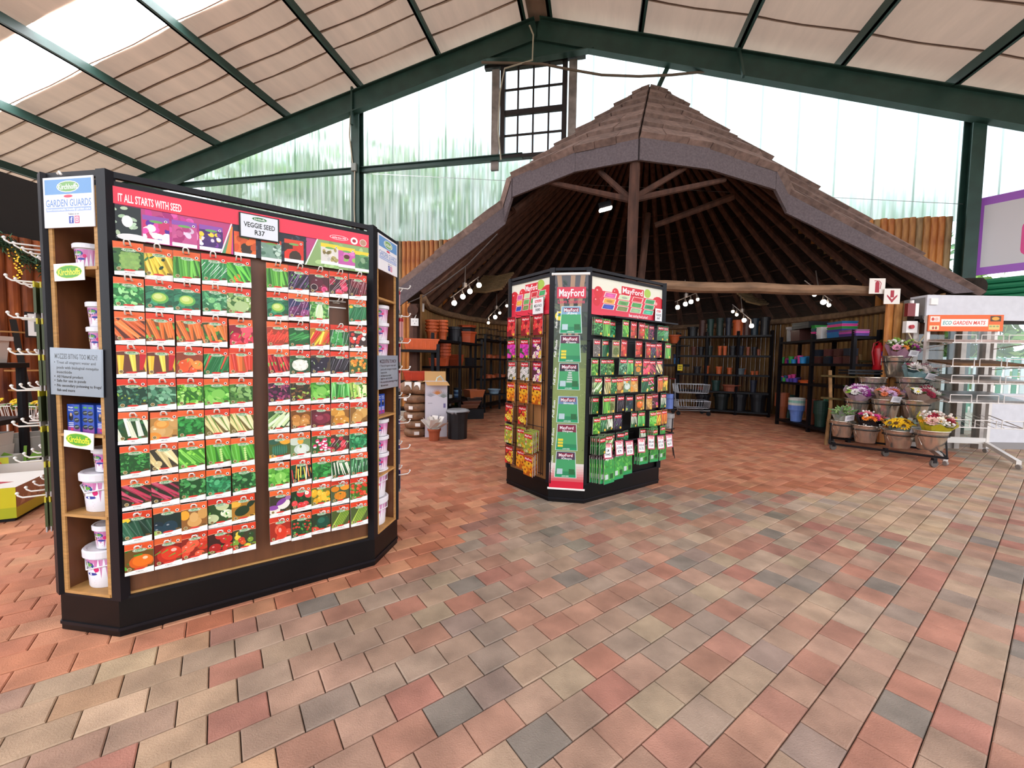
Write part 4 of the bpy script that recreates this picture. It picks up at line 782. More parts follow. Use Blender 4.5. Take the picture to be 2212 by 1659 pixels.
for r_ in range(10):
    zt = 1.936 - .1622 * r_
    for c_, spec in enumerate(ROWS1[r_]):
        put('hook', HOOK, k1, T(XC[c_] + rng.uniform(-.004, .004), .028, zt - .014))
        if spec is None:
            for dz in (.0, -.04): MB().box(XC[c_] - .055, .018, zt - .012 + dz, XC[c_] + .055, .026, zt - .004 + dz).build('hook_bar', WIRE, k1)
            continue
        k, nm, desc = spec.split('|')
        M = KM1 @ T(XC[c_] + rng.uniform(-.003, .003), -.048 + rng.uniform(-.01, .008), zt + rng.uniform(-.004, .004)) @ Matrix.Rotation(R_(rng.uniform(-1.3, 1.3)), 4, 'Y') @ Matrix.Rotation(R_(rng.uniform(-3, 1)), 4, 'X')
        tag(put('seed_packet', mesh_packet(k, nm), None, M), 'seed packet picturing %s, %s row, %s column of board' % (desc, ORD[r_] if r_ < 9 else 'bottom', ORD[c_]), 'seed packet', 'vegetable seed packets on the tall board')
# ---------------------------------------------------------------- header poster and price card
RED = '#e8384f'
p = Pr((-.612, 1.962, .612, 2.205)); p.rect(-.62, 1.9, .62, 2.21, '#b8447a')
p.rect(-.62, 2.125, .62, 2.21, RED)
p.rect(-.612, 1.962, -.50, 2.122, '#232a2a')
for _ in range(10): p.ell(rng.uniform(-.6, -.5), rng.uniform(1.97, 2.11), .014, .008, vary('#b9cfae', .2), 9, rng.uniform(0, 3))
p.ell(-.55, 2.05, .02, .028, '#f0eeea'); p.ell(-.53, 1.975, .06, .018, '#e8e6e2')
for _ in range(34): p.ell(rng.uniform(-.49, -.19), rng.uniform(1.96, 2.12), rng.uniform(.012, .03), rng.uniform(.008, .02), vary(rng.choice(['#c83a8a', '#d858a0', '#a82a78', '#e08ab8']), .15), 9, rng.uniform(0, 3))
def mini(x, y, w, h, top, pic, cols, n, rad):
    q = Pr((x - w / 2, y - h / 2, x + w / 2, y + h / 2)); q.rect(x - w, y - h, x + w, y + h, cols[0])
    for _ in range(n): q.ell(rng.uniform(x - w / 2, x + w / 2), rng.uniform(y - h * .3, y + h * .25), rad * rng.uniform(.7, 1.2), rad * rng.uniform(.6, 1), vary(rng.choice(cols), .15), 10, rng.uniform(0, 3))
    q.rect(x - w / 2, y + h * .32, x + w / 2, y + h / 2, top); q.ell(x, y + h * .3, w * .26, h * .05, '#6fa85a'); q.rect(x - w / 2, y - h / 2, x + w / 2, y - h * .36, '#f0ede8'); q.ring(x + w * .37, y + h * .36, w * .06, '#f4f2ee', '#33131a'); p.p += q.p
mini(-.445, 2.03, .1, .13, '#8d52a8', 0, ['#c8356a', '#5a2a9a', '#e8e2e6', '#d8489a'], 16, .02)
mini(-.335, 2.03, .1, .13, '#8d52a8', 0, ['#c2558a', '#a83270', '#e0c8d8'], 18, .018)
mini(-.225, 2.03, .1, .13, '#8d52a8', 0, ['#4a2a6a', '#e8c83a', '#e8e0ea', '#7a3a9a'], 24, .012)
p.poly([(-.19, 1.96), (-.12, 1.96), (-.12, 2.125), (-.12, 2.125)], '#d03a88'); p.rect(-.13, 1.96, .23, 2.125, '#20252e')
for _ in range(60): p.ell(rng.uniform(-.13, .23), rng.uniform(1.96, 2.12), .014, .005, vary(rng.choice(['#2c3440', '#3c4654', '#161a22']), .2), 7, rng.uniform(0, 3))
p.line(-.185, 1.955, -.135, 2.125, .006, '#f4f2ee'); p.poly([(-.17, 1.96), (-.14, 1.96), (-.13, 2.11), (-.137, 2.11)], '#e8853a'); p.poly([(-.18, 1.96), (-.165, 1.96), (-.14, 2.08)], '#5a9a6a')
mini(-.075, 2.025, .1, .13, '#e2572f', 0, ['#e0692c', '#c8501f', '#3a2a1c'], 12, .024)
mini(.05, 2.015, .1, .12, '#d8452a', 0, ['#7a9a86', '#b8cabc', '#4a6a58'], 24, .012)
mini(.165, 2.03, .1, .13, '#d8452a', 0, ['#d2311f', '#c82a1c', '#3a2a1c'], 5, .04)
p.poly([(.215, 1.955), (.62, 1.955), (.62, 2.125), (.29, 2.125)], '#8aa86a'); p.line(.222, 1.955, .292, 2.125, .006, '#f4f2ee')
for _ in range(22): p.ell(rng.uniform(.29, .6), rng.uniform(1.965, 2.1), .03, .014, vary(rng.choice(['#7c9a5c', '#a8c884', '#94b872']), .12), 9, rng.uniform(0, 3))
mini(.36, 2.045, .1, .125, '#e6cc35', 0, ['#d8d2c8', '#7a6a3a', '#a8985a'], 18, .012)
mini(.46, 2.04, .1, .125, '#e6cc35', 0, ['#c05aa0', '#d478b8', '#8ab85a'], 12, .02); p.ell(.46, 2.045, .018, .014, '#5a2a24')
mini(.56, 2.03, .1, .125, '#e6cc35', 0, ['#5a8a5a', '#3a6a44', '#8ab084'], 16, .016)
p.rect(-.62, 2.125, .62, 2.21, RED); p.text('IT ALL STARTS WITH SEED', -.462, 2.157, .037, '#fdf3f0', w=.235)
p.ell(.415, 2.155, .055, .014, '#fbeeee').ell(.415, 2.155, .052, .0118, RED).text('quality since 1920', .415, 2.155, .010, '#fbeeee', w=.08); p.ell(.505, 2.152, .022, .022, '#f4f2ee').ell(.505, 2.152, .012, .011, '#a82838'); p.ell(.56, 2.15, .022, .022, '#e8ded4').ell(.56, 2.15, .019, .019, '#b88a72')
mb = MB().box(-.612, .0, 1.962, .612, .012, 2.205, lin('#222222')); p.into(mb, -.001, 1.2e-5); mb.build('header_poster', PRINT, k1)
p = Pr(); p.rect(-.088, 0, .088, .122, '#dcdfe4'); p.ell(.0, .104, .037, .012, '#cfe0cc').ell(0, .104, .035, .0105, '#2f6b3f').text('Kirchhoffs', 0, .104, .010, '#eef5ea', w=.05)
p.text('VEGGIE SEED', 0, .068, .026, '#141418', w=.148).text('R37', 0, .03, .026, '#141418', w=.048)
mb = MB().box(-.096, .003, -.006, .096, .006, .128, lin('#12100f')); mb.box(-.088, 0, 0, .088, .004, .122, lin('#c8ccd2')); p.into(mb, -.0006, 1e-4)
tag(mb.build('price_card', PRINT, None, KM1 @ T(-.006, -.016, 2.067)), 'white price card reading VEGGIE SEED R37 on the red header', 'sign')
# garden care signs at both chamfers
def gg_sign(M, lab):
    p = Pr(); p.rect(-.145, 0, .145, .235, '#f3f2f4').rect(-.135, .155, .135, .225, '#6f9fd0'); p.ell(0, .19, .066, .027, '#f4f6f0').ell(0, .19, .062, .0235, '#7fb069').text('Kirchhoffs', 0, .19, .024, '#f6f8f2', w=.112)
    p.ell(0, .145, .026, .007, '#e0485f').text('GARDEN GUARDS', 0, .115, .033, '#7d9bcd', w=.262).rect(-.13, .075, .13, .094, '#9fb2dc').text('Environmentally friendly garden care', 0, .085, .010, '#f4f6fb', w=.25)
    p.text('Follow us on', .028, .062, .008, '#8a8a90', w=.06).rect(.0, .018, .027, .052, '#3f4fa8').text('f', .0145, .035, .025, '#f4f4fa').rect(.033, .018, .06, .052, '#d0487a').rect(.037, .022, .056, .048, '#f0dbe4').ell(.0465, .035, .007, .009, '#d0487a').ell(.0465, .035, .004, .005, '#f0dbe4')
    mb = MB().box(-.145, 0, 0, .145, .004, .235, lin('#e8e6e8')); p.into(mb, -.0006, 6e-5); tag(mb.build('garden_care_sign', PRINT, None, M), lab, 'sign', 'blue and white garden care signs')
gg_sign(F(KM1, 'cl') @ T(-.006, -.012, 2.008), 'blue and white garden care sign on the near corner bay')
gg_sign(F(KM1, 'cr') @ T(.004, -.012, 2.008), 'blue and white garden care sign on the far corner bay')
MB().tube([(-.05, -.02, 2.255), (-.035, -.024, 2.262), (-.03, -.02, 2.25)], .006, 5).build('plastic_clip', WIRE, k1, T(-.755, .125, 0) @ RZ(-45))
# shelf edge name cards
for z, dx, rot in ((1.757, -.016, -1.5), (.945, -.006, 4)):
    p = Pr(); p.rect(-.088, 0, .088, .082, '#f2f2ee').ell(0, .042, .077, .032, '#d8dd6a').ell(0, .042, .074, .029, '#58a52c').text('Kirchhoffs', 0, .042, .03, '#f2e832', w=.13)
    mb = MB().box(-.088, 0, 0, .088, .002, .082, lin('#e8e8e4')); p.into(mb, -.0006, 1e-4)
    tag(mb.build('logo_card', PRINT, None, F(KM1, 'cl') @ T(dx, -.014, z) @ Matrix.Rotation(R_(rot), 4, 'Y')), 'white card with green oval logo on the %s shelf edge of the near bay' % ('top' if z > 1.5 else 'middle'), 'sign', 'green oval shelf cards')
ACR = mat('laminated_sheet', attr=True, rough=.12, spec=.8)
for face, lab in (('cl', 'grey laminated mosquito notice across the near corner bay'), ('cr', 'grey laminated mosquito notice across the far corner bay')):
    p = Pr(); p.rect(-.15, 0, .15, .22, '#8f98a3'); tx = '#23222a'
    p.text('MOZZIES BITING TOO MUCH?', 0, .185, .024, tx, w=.25)
    for i, (s_, yy_) in enumerate((('Treat all stagnant water and', .155), ('pools with biological mosquito', .13), ('insecticide', .108), ('All Natural product', .086), ('Safe for use in ponds', .066), ('No secondary poisoning to frogs/', .043), ('fish and more', .02))):
        ww = .0082 * len(s_); p.text(s_, -.115 + ww / 2 + (.0), yy_, .013, tx, w=ww)
        if i in (0, 3, 4, 5): p.ell(-.127, yy_, .003, .003, tx, 8)
    mb = MB().box(-.155, 0, -.005, .155, .003, .225, lin('#8f9aa6')); p.into(mb, -.0006, 6e-5); tag(mb.build('mosquito_notice', ACR, None, F(KM1, face) @ T(0, -.016, 1.208) @ Matrix.Rotation(R_(1.5 if face == 'cl' else -1), 4, 'Y')), lab, 'sign', 'mosquito notices')
# ---------------------------------------------------------------- pink buckets and blue boxes
def bucket_label(mb, r, h):
    pass
def bucket_mesh(r, h):
    body = MB().lathe([(.001, 0), (r * .84, 0), (r * .86, .004), (r * .955, h * .84)], 28); lid = MB().lathe([(r * 1.0, h * .80), (r * 1.07, h * .81), (r * 1.08, h * .97), (r * 1.03, h), (r * .93, h * .995), (r * .88, h * .97), (.001, h * .97)], 28)
    lab = MB(); cols = ['#d084b2', '#c978aa', '#d692bc']
    # wrapped label: pink sleeve with blue oval badge, drawn on the curved front
    def wrap(x, z, off): a = x / r - math.pi / 2; rr = r * (.84 + .115 * (z / (h * .84))) + off; return (rr * math.cos(a), rr * math.sin(a), z)
    n = 24
    for i in range(n):
        a0_, a1_ = -math.pi * r + 2 * math.pi * r * i / n, -math.pi * r + 2 * math.pi * r * (i + 1) / n
        lab.add([wrap(a0_, h * .03, .0008), wrap(a1_, h * .03, .0008), wrap(a1_, h * .76, .0008), wrap(a0_, h * .76, .0008)], [(0, 1, 2, 3)], lin(cols[i % 3]))
    q = Pr(); s_ = r / .06
    q.ell(-.012 * s_, h * .60, .026 * s_, .0125 * s_, '#27408f').ell(-.010 * s_, h * .62, .019 * s_, .006 * s_, '#5fa23c').text('Ludwig\'s', -.012 * s_, h * .56, .008 * s_, '#eef0fa').ell(.02 * s_, h * .50, .0075 * s_, .0075 * s_, '#d82a72').ell(-.028 * s_, h * .46, .0075 * s_, .009 * s_, '#8a6a3a').ell(-.028 * s_, h * .46, .004 * s_, .006 * s_, '#e8dcb8').ell(.004 * s_, h * .38, .017 * s_, .0042 * s_, '#2f3f98')
    for i in range(4): q.rect(-.024 * s_, h * (.26 - .05 * i), (.012 + .004 * (i % 2)) * s_, h * (.268 - .05 * i), '#b86a9a')
    for k, (pts, c, fs) in enumerate(q.p): lab.add([wrap(a, b, .0014 + k * 8e-5) for a, b in pts], fs or [tuple(range(len(pts)))], c)
    return body.mesh('body', mat('white_plastic', '#e9e6ea', rough=.4), True), lid.mesh('lid', MATS['white_plastic'], False), lab.mesh('label', PRINT)
BK = {'small': (.069, .122, bucket_mesh(.069, .122)), 'large': (.108, .2, bucket_mesh(.108, .2))}
def bucket(face, kind, x, y, z, label, rot):
    r, h, (b, l, lb) = BK[kind]; t = thing('fertiliser_bucket', label, 'bucket', F(KM1, face) @ T(x, y, z) @ RZ(rot), 'pink buckets in the kiosk bays')
    put('body', b, t); put('lid', l, t); put('label', lb, t)
    if kind == 'large': MB().tube([(-r * 1.0, 0, h * .74), (-r * .9, -r * .6, h * .62), (0, -r * 1.06, h * .53), (r * .9, -r * .6, h * .62), (r * 1.0, 0, h * .74)], .004, 5).build('handle', MATS['white_plastic'], t, None, True)
E_ = .0145
bucket('cl', 'small', -.02, .09, BAYZ[4] + E_, 'small pink bucket alone on the top shelf of the near bay', 8)
bucket('cl', 'small', .03, .1, BAYZ[3] + E_, 'lower of two small pink buckets above the near mosquito notice', 5); bucket('cl', 'small', .03, .1, BAYZ[3] + E_ + .1225, 'upper of two stacked small pink buckets above the near mosquito notice', 12)
bucket('cl', 'large', -.012, .122, BAYZ[1] + E_, 'large pink bucket on the lower middle shelf of the near bay', 0); bucket('cl', 'small', .015, .11, BAYZ[1] + E_ + .2005, 'small pink bucket standing on the upper large bucket of the near bay', 6)
bucket('cl', 'large', -.01, .122, BAYZ[0] + E_, 'large pink bucket on the bottom shelf of the near bay', -6); bucket('cl', 'small', .015, .1, BAYZ[0] + E_ + .2005, 'small pink bucket standing on the lowest large bucket of the near bay', 10)
for i in range(3): bucket('cr', 'small', .04, .08, BAYZ[3] + E_ + .1225 * i, '%s of three small pink buckets above the far mosquito notice' % ['lowest', 'middle', 'top'][i], -55)
for i in range(3): bucket('cr', 'small', .035, .08, BAYZ[1] + E_ + .1225 * i, '%s of three small pink buckets below the blue boxes of the far bay' % ['lowest', 'middle', 'top'][i], -60)
for i in range(2): bucket('cr', 'large', .015, .122, BAYZ[0] + E_ + .2005 * i, '%s large pink bucket at the bottom of the far bay' % ['lower', 'upper'][i], -55)
def blue_box(face, x, y, z, rot, w, label, style):
    h = .142; q = Pr((-w / 2, 0, w / 2, h)); q.rect(-w, 0, w, h, '#2b4fae')
    q.rect(-w / 2, 0, w / 2, .04, '#8a4a9a').rect(-w / 2, .03, w / 2, h - .035, '#2b4fae')
    if style == 0: q.text('Ringer', 0, .127, .009, '#e8f0fb', w=w * .7).text('Stone', 0, .113, .009, '#e8f0fb', w=w * .7).ell(0, .078, w * .3, .02, '#1a2036').ell(0, .09, w * .14, .009, '#c8a888'); [q.rect(-w * .36, .046 - i * .009, w * .36, .050 - i * .009, '#e6e0f0') for i in range(3)]; q.ell(w * .1, .016, w * .2, .007, '#d8305a')
    else: q.ell(0, .127, w * .36, .005, '#4f9a44'); [q.ell(0, .1 - i * .035, w * .42, .012, '#1c2430').line(-w * .3, .1 - i * .035, w * .3, .104 - i * .035, .004, '#8a9a8a') for i in range(3)]
    mb = MB().box(-w / 2, 0, 0, w / 2, .075, h, lin('#2546a0')); q.into(mb, -.0006, 8e-5); tag(mb.build('repellent_box', PRINT, None, F(KM1, face) @ T(x, y, z) @ RZ(rot)), label, 'box', 'blue boxes in the kiosk bays')
for i, (x, w, st) in enumerate(((-.093, .045, 0), (-.048, .038, 1), (-.006, .04, 1), (.036, .04, 1), (.082, .042, 0))): blue_box('cl', x, .02 - .008 * (i % 2), BAYZ[2] + E_, 0, w, '%s of five blue boxes on the near bay shelf, counted from the kiosk edge' % ORD[i], st)
for i, x in enumerate((-.06, -.008, .045)): blue_box('cr', x, .05, BAYZ[2] + E_, -6, .045, '%s of three blue boxes on the far bay shelf' % ORD[i], 0)
# ---------------------------------------------------------------- side hooks with hanging packs
lh = MB().tube([(0, 0, 0), (0, -.15, .0), (0, -.165, .012), (0, -.168, .022)], .0045, 5, ).ico((0, -.168, .024), .008, n=6, m=4).mesh('side_hook', WIRE, True)
PACKC = {'y': ('#cfc23a', '#4a5230', '#2c2f24'), 'r': ('#c8242c', '#c88a86', '#a86a66'), 'p': ('#4a3a7a', '#4a4452', '#33303c')}
def pack_mesh(k, w, h, n):
    a, b, c = PACKC[k]; mb = MB()
    mb.box(-w / 2, 0, -h * .16, w / 2, .006, 0, lin(a)); mb.box(-w / 2, 0, -h * .85, w / 2, .010, -h * .16, lin(b)); mb.box(-w / 2, .001, -h, w / 2, .006, -h * .85, lin('#b9b2ae'))
    for i in range(5): mb.box(-w / 2 + w * (.1 + .18 * i), -.002, -h * .9, -w / 2 + w * (.17 + .18 * i), 0, -h * .2, lin(c))
    return mb.mesh('tool_pack', PRINT)
PM = {k: pack_mesh(k, .1, .185, 3) for k in PACKC}
for r_ in range(8):
    z = 1.95 - .183 * r_
    for j, yv in enumerate((.40, .52, .64, .76, .88)):
        put('side_hook', lh, k1, T(-.88, yv, z) @ RZ(-90))
        if r_ >= 1 and j == 0:
            for q in range(2): tag(put('tool_pack', PM['y'], None, KM1 @ T(-.925 - .02 * q, yv, z) @ RZ(-90 + rng.uniform(-6, 6))), 'yellow topped tool pack on %s side hook row, %s one' % (ORD[r_], ('inner', 'outer')[q]), 'tool pack', 'tool packs on the kiosk side facing the planters')
for r_, z in enumerate((1.97, 1.75, 1.54, 1.325, 1.1, .895, .685, .475)):
    for yv in (.42, .6): put('side_hook', lh, k1, T(.88, yv, z) @ RZ(90))
    k = 'r' if r_ < 4 else 'p'
    for q in range(2 + (r_ == 1) * 2): tag(put('tool_pack', PM[k], None, KM1 @ T(1.0 + .014 * q, .6, z) @ RZ(90 + rng.uniform(-12, 12))), '%s topped tool pack, %s side hook row facing sacks, %s on hook' % ('red' if k == 'r' else 'purple', ORD[r_], ORD[q]), 'tool pack', 'tool packs on the kiosk side facing the sacks')
# ================================================================ second kiosk: posters, banner, packets
BW = MB().tube([(0, .03, 0), (0, -.10, 0), (0, -.165, .004), (0, -.172, .014)], .0028, 5).mesh('hook', KFRM)
def scaled(p0, k, w, h):
    q = Pr(); picture(q, k); sx, sz = w / PWD, h / PHT; x1 = w / 2
    c = Pr((-x1, -h, x1, 0))
    for pts, col, fs in q.p: c.poly([(a * sx, b * sz) for a, b in pts], col)
    return c
def mf_mesh(k, w, h, style=0):
    key = ('mf', k, w, h, style)
    if key in PK: return PK[key]
    p = scaled(None, k, w, h); x1 = w / 2
    if style == 2:   # lawn pouch
        p.rect(-x1, -h * .12, x1, 0, '#4a2a35'); p.text('MayFord', 0, -h * .1, h * .075, '#f4f0ee', w=w * .72); p.rect(-x1, -h, x1, -h * .9, '#2f9a5c'); p.rect(-x1 * .8, -h * .84, -x1 * .2, -h * .66, '#c8d4cc'); p.rect(x1 * .15, -h * .84, x1 * .8, -h * .66, '#2a5a30')
    else:
        p.rect(-x1 * .82, -h * .30, x1 * .82, -h * .10, '#d2182c'); p.text('MayFord', 0, -h * .185, h * .095, '#fbf3f2', w=w * .7); p.ell(x1 * .62, -h * .9, w * .11, w * .11, '#e8b83a', 10)
    mb = MB().box(-x1, 0, -h, x1, .004, 0, lin('#c8c0b4')); p.into(mb, -.0006, 2e-5); PK[key] = mb.mesh('seed_packet', PRINT); return PK[key]
# extra flower pictures
_pic0 = picture
def picture(p, k):
    def BG(c): p.rect(-.06, -.16, .06, 0, c)
    def blooms(cols, n, rad, eye):
        for _ in range(n):
            x, y, c = rng.uniform(-.05, .05), rng.uniform(-.15, -.045), vary(rng.choice(cols), .1); q = rad * rng.uniform(.8, 1.2)
            for a in range(5): p.ell(x + q * .6 * math.cos(a * 1.257), y + q * .6 * math.sin(a * 1.257), q * .55, q * .45, c, 7, a * 1.257)
            p.ell(x, y, q * .3, q * .3, eye, 7)
    if k == 'f_straw': BG('#8c1420'); rounds(p, ['#dc2f34', '#c8202a', '#e84a44'], 9, .018, sq=1.2); leafy(p, GR, 6, .007)
    elif k == 'f_magenta': BG('#3a5a2a'); leafy(p, GR, 14); blooms(['#d62fae', '#c8249c', '#e052bc'], 26, .014, '#e052bc')
    elif k == 'f_mix': BG('#5a2a3a'); blooms(['#f0b83a', '#e8e2da', '#d83a5a', '#c858b8', '#f4e8d8'], 16, .017, '#e8c83a')
    elif k == 'f_white': BG('#6a705a'); blooms(['#f2f0ea', '#e6e4de'], 34, .011, '#4a4430')
    elif k == 'f_orange': BG('#b85a14'); blooms(['#f2a01f', '#f0b42c', '#e8841a'], 8, .03, '#7a3a14')
    elif k == 'f_redyel': BG('#7a2a1c'); blooms(['#e0342c', '#f2c22f', '#ee8a2a', '#f4dc5a'], 20, .015, '#8a2418')
    elif k == 'f_meadow': BG('#9aa83c'); blooms(['#e8d23a', '#dfe0a8', '#e8963a', '#d8506a'], 26, .009, '#7a8a2a')
    elif k == 'lawn': BG('#3f9a4a'); leafy(p, ['#58b04a', '#6cc258', '#3f8f3c'], 30, .014)
    elif k == 'seeds': BG('#6a625a'); leafy(p, ['#8a827a', '#a89f94', '#4f4842', '#c2b8aa'], 70, .006)
    elif k == 'broc2': BG('#8a8a5a'); p.ell(0, -.1, .04, .036, '#5a6a2c', 16); leafy(p, ['#6f7f3a', '#86934c', '#4c5a24'], 45, .006)
    else: _pic0(p, k)
KF = []
# posters
def poster(w, h):
    p = Pr((0, 0, w, h)); p.rect(0, 0, w, h, '#e8283f'); p.rect(0, h * .62, w, h, '#e9e6d2'); p.rect(0, h * .05, w, h * .66, '#e23048')
    for (x, y, r_) in ((.08, .6, .16), (.3, .66, .13), (.93, .42, .34), (.06, .36, .13), (.42, .6, .1)): p.ell(w * x, h * y, h * r_ * 1.1, h * r_, vary('#d8222f', .08), 18); p.ell(w * x - h * r_ * .3, h * y + h * r_ * .35, h * r_ * .22, h * r_ * .15, '#f6a8a4', 9)
    p.ell(w * .76, h * .8, h * .16, h * .13, '#a8c84a', 14); p.rect(w * .0, h * .0, w, h * .1, '#e6344a')
    cols = [['#d85a9a', '#cfe0b0', '#d8303a', '#3fa05a'], ['#e8a83a', '#6aa85a', '#4a9a4a', '#2f9a5c'], ['#3a4aa8', '#7a8a4a', '#9ab88a', '#4ab08a']]
    for r_ in range(3):
        for c_ in range(4):
            x, y = w * (.16 + .19 * c_ - .012 * r_), h * (.5 - .16 * r_); ww, hh = w * .15, h * .14
            p.poly([(x - ww * .1, y), (x + ww * .95, y), (x + ww * 1.08, y + hh), (x + ww * .06, y + hh)], '#f0e8d8'); p.poly([(x - ww * .04, y + hh * .06), (x + ww * .88, y + hh * .06), (x + ww, y + hh * .92), (x + ww * .1, y + hh * .92)], cols[r_][c_])
            p.ell(x + ww * .5, y + hh * .45, ww * .28, hh * .25, vary(cols[r_][c_], .4), 9)
    p.rect(w * .38, h * .66, w * .70, h * .88, '#d3162c'); p.text('MayFord', w * .54, h * .77, h * .15, '#fdf6f4', w=w * .29)
    return p
p = poster(1.17, .372); p.text('Beat soaring food prices!', .74, .035, .03, '#fdf0ee', w=.33)
mb = MB().box(0, 0, 0, 1.17, .008, .372, lin('#b82030')); p.into(mb, -.0006, 5e-5); mb.build('front_poster', PRINT, k2, T(-.575, .012, 1.885))
p = poster(.66, .385); mb = MB().box(0, 0, 0, .66, .008, .385, lin('#b82030')); p.into(mb, -.0006, 5e-5); mb.build('side_poster', PRINT, k2, T(-.88, .6125, 0) @ RZ(-90) @ T(-.335, .012, 1.89))
def small_card(M, w, h, lines, label, grp='price cards on the lawn seed kiosk', red=False):
    q = Pr(); 
    if red: q.rect(-w / 2, -h, w / 2, 0, '#b8485a').rect(-w * .4, -h * .92, w * .4, -h * .1, '#f2f0ee')
    else: q.rect(-w / 2, -h, w / 2, 0, '#f2f0ee')
    q.rect(-w * .3, -h * .27, w * .3, -h * .12, '#d8283c').text('MayFord', 0, -h * .195, h * .09, '#fdf6f4', w=w * .5)
    for i, t_ in enumerate(lines): q.text(t_, 0, -h * (.47 + .25 * i), h * .17, '#1c1a1e', w=min(w * .72, w * .14 * len(t_)))
    mb = MB().box(-w / 2, 0, -h, w / 2, .003, 0, lin('#8a3a48' if red else '#3a2430')); q.into(mb, -.0006, 6e-5); tag(mb.build('price_card', PRINT, None, M), label, 'sign', grp)
small_card(F(KM2, 'front') @ T(.50, -.012, 2.03), .13, .15, ['VEGGIE SEED', 'R47'], 'white VEGGIE SEED price card in the corner of the front poster')
small_card(F(KM2, 'left') @ T(.16, -.012, 2.06), .17, .165, ['MEGA PACK', 'R80'], 'white MEGA PACK R80 price card on the flower side poster')
# hood and wire grid
mb = MB(); mb.add([(-.42, .0, 1.885), (.66, .0, 1.885), (.66, -.16, 1.865), (-.42, -.16, 1.865), (-.42, .0, 1.865), (.66, 0, 1.865), (.66, -.16, 1.85), (-.42, -.16, 1.85)], [(0, 3, 2, 1), (4, 5, 6, 7), (3, 7, 6, 2), (0, 4, 7, 3), (1, 2, 6, 5)]); mb.build('hood', KFRM, k2)
MB().bar((-.58, -.165, .62), (.64, -.165, .62), .012).bar((-.58, -.165, .62), (-.58, .03, .62), .012).bar((.64, -.165, .62), (.64, .03, .62), .012).build('card_rail', KFRM, k2)
lf = T(-.88, .6125, 0) @ RZ(-90)
for x in (-.34, -.2, -.05, .1, .24, .27): MB().cyl((x, .0, .24), (x, .0, 1.88), .004, n=5).build('grid_wire', KFRM, k2, lf)
for z in [.26 + .24 * i for i in range(7)]: MB().cyl((-.34, -.004, z), (.27, -.004, z), .004, n=5).build('grid_wire', KFRM, k2, lf)
# flower mega packs on the side face
FROWS = [['f_straw'] * 3, ['f_magenta', 'f_magenta', 'f_mix'], ['f_white', 'f_white', 'f_mix'], ['f_orange', 'f_orange', 'f_orange'], ['f_redyel', 'f_redyel', None], ['f_meadow', 'f_meadow', 'f_meadow'], ['f_redyel', 'f_orange', 'f_orange']]
FN = {'f_straw': 'red strawberries', 'f_magenta': 'magenta petunias', 'f_mix': 'mixed bright flowers', 'f_white': 'small white flowers', 'f_orange': 'large orange flowers', 'f_redyel': 'red and yellow flowers', 'f_meadow': 'yellow meadow flowers'}
for r_, row in enumerate(FROWS):
    for c_, k in enumerate(row):
        if k is None: continue
        zt = 1.893 - .2375 * r_; x = (-.235, .0, .2)[c_] - (.03 if r_ > 3 else 0)
        put('hook', BW, k2, lf @ T(x, 0, zt - .012))
        nst = 4 if (r_ in (5, 6) and c_ == 2) else 1
        for q in range(nst):
            M = KM2 @ lf @ T(x + .012 * q * (nst > 1), -.05 - .03 * q + rng.uniform(-.01, .01), zt - .004 * q) @ Matrix.Rotation(R_(rng.uniform(-2, 2)), 4, 'Y')
            lab = 'seed pack with %s, %s row, %s column of kiosk side' % (FN[k], ORD[r_], ORD[c_]) + (', %s in bundle' % ORD[q] if nst > 1 else '')
            tag(put('flower_seed_pack', mf_mesh(k, .15, .212), None, M), lab, 'seed packet', 'flower packs on the kiosk side')
# vegetable packets on the front face
VROWS = [
 ['herb', 'bean', 'spinach', 'pea', 'tomatoes', 'redtom', 'lettuce', 'redlettuce', 'greenchilli', 'beanw'],
 ['seeds', 'cucumber', 'broc2', 'plumtom', None, 'tomatoes', 'redtom', 'purplebean', 'redchilli', 'bean'],
 ['lettuce', 'herb', 'lettuce3', 'kale2', 'cos', 'orangepumpkin', 'capspink', 'rhubarb', 'parsnip', None],
 ['springonion', 'corn', 'herb', 'butternut', 'whitepumpkin', 'melon', 'cucumber', 'radish', 'carrot', 'yellowtom'],
 ['parsley', 'bean', 'broc2', 'eggplantl', 'darksquash', 'orangetom', 'melon', 'tanonion', 'beet', 'whitechard'],
 ['lettuce', 'grassy', 'leek', 'purplebean', None, 'whitechard', 'cos', 'lettuce2', 'chillimix', 'carrot'],
 ['greenchilli', 'springonion', 'kale', 'kale', 'spinach', None, 'leek', 'lawn', 'lawn', 'lawn']]
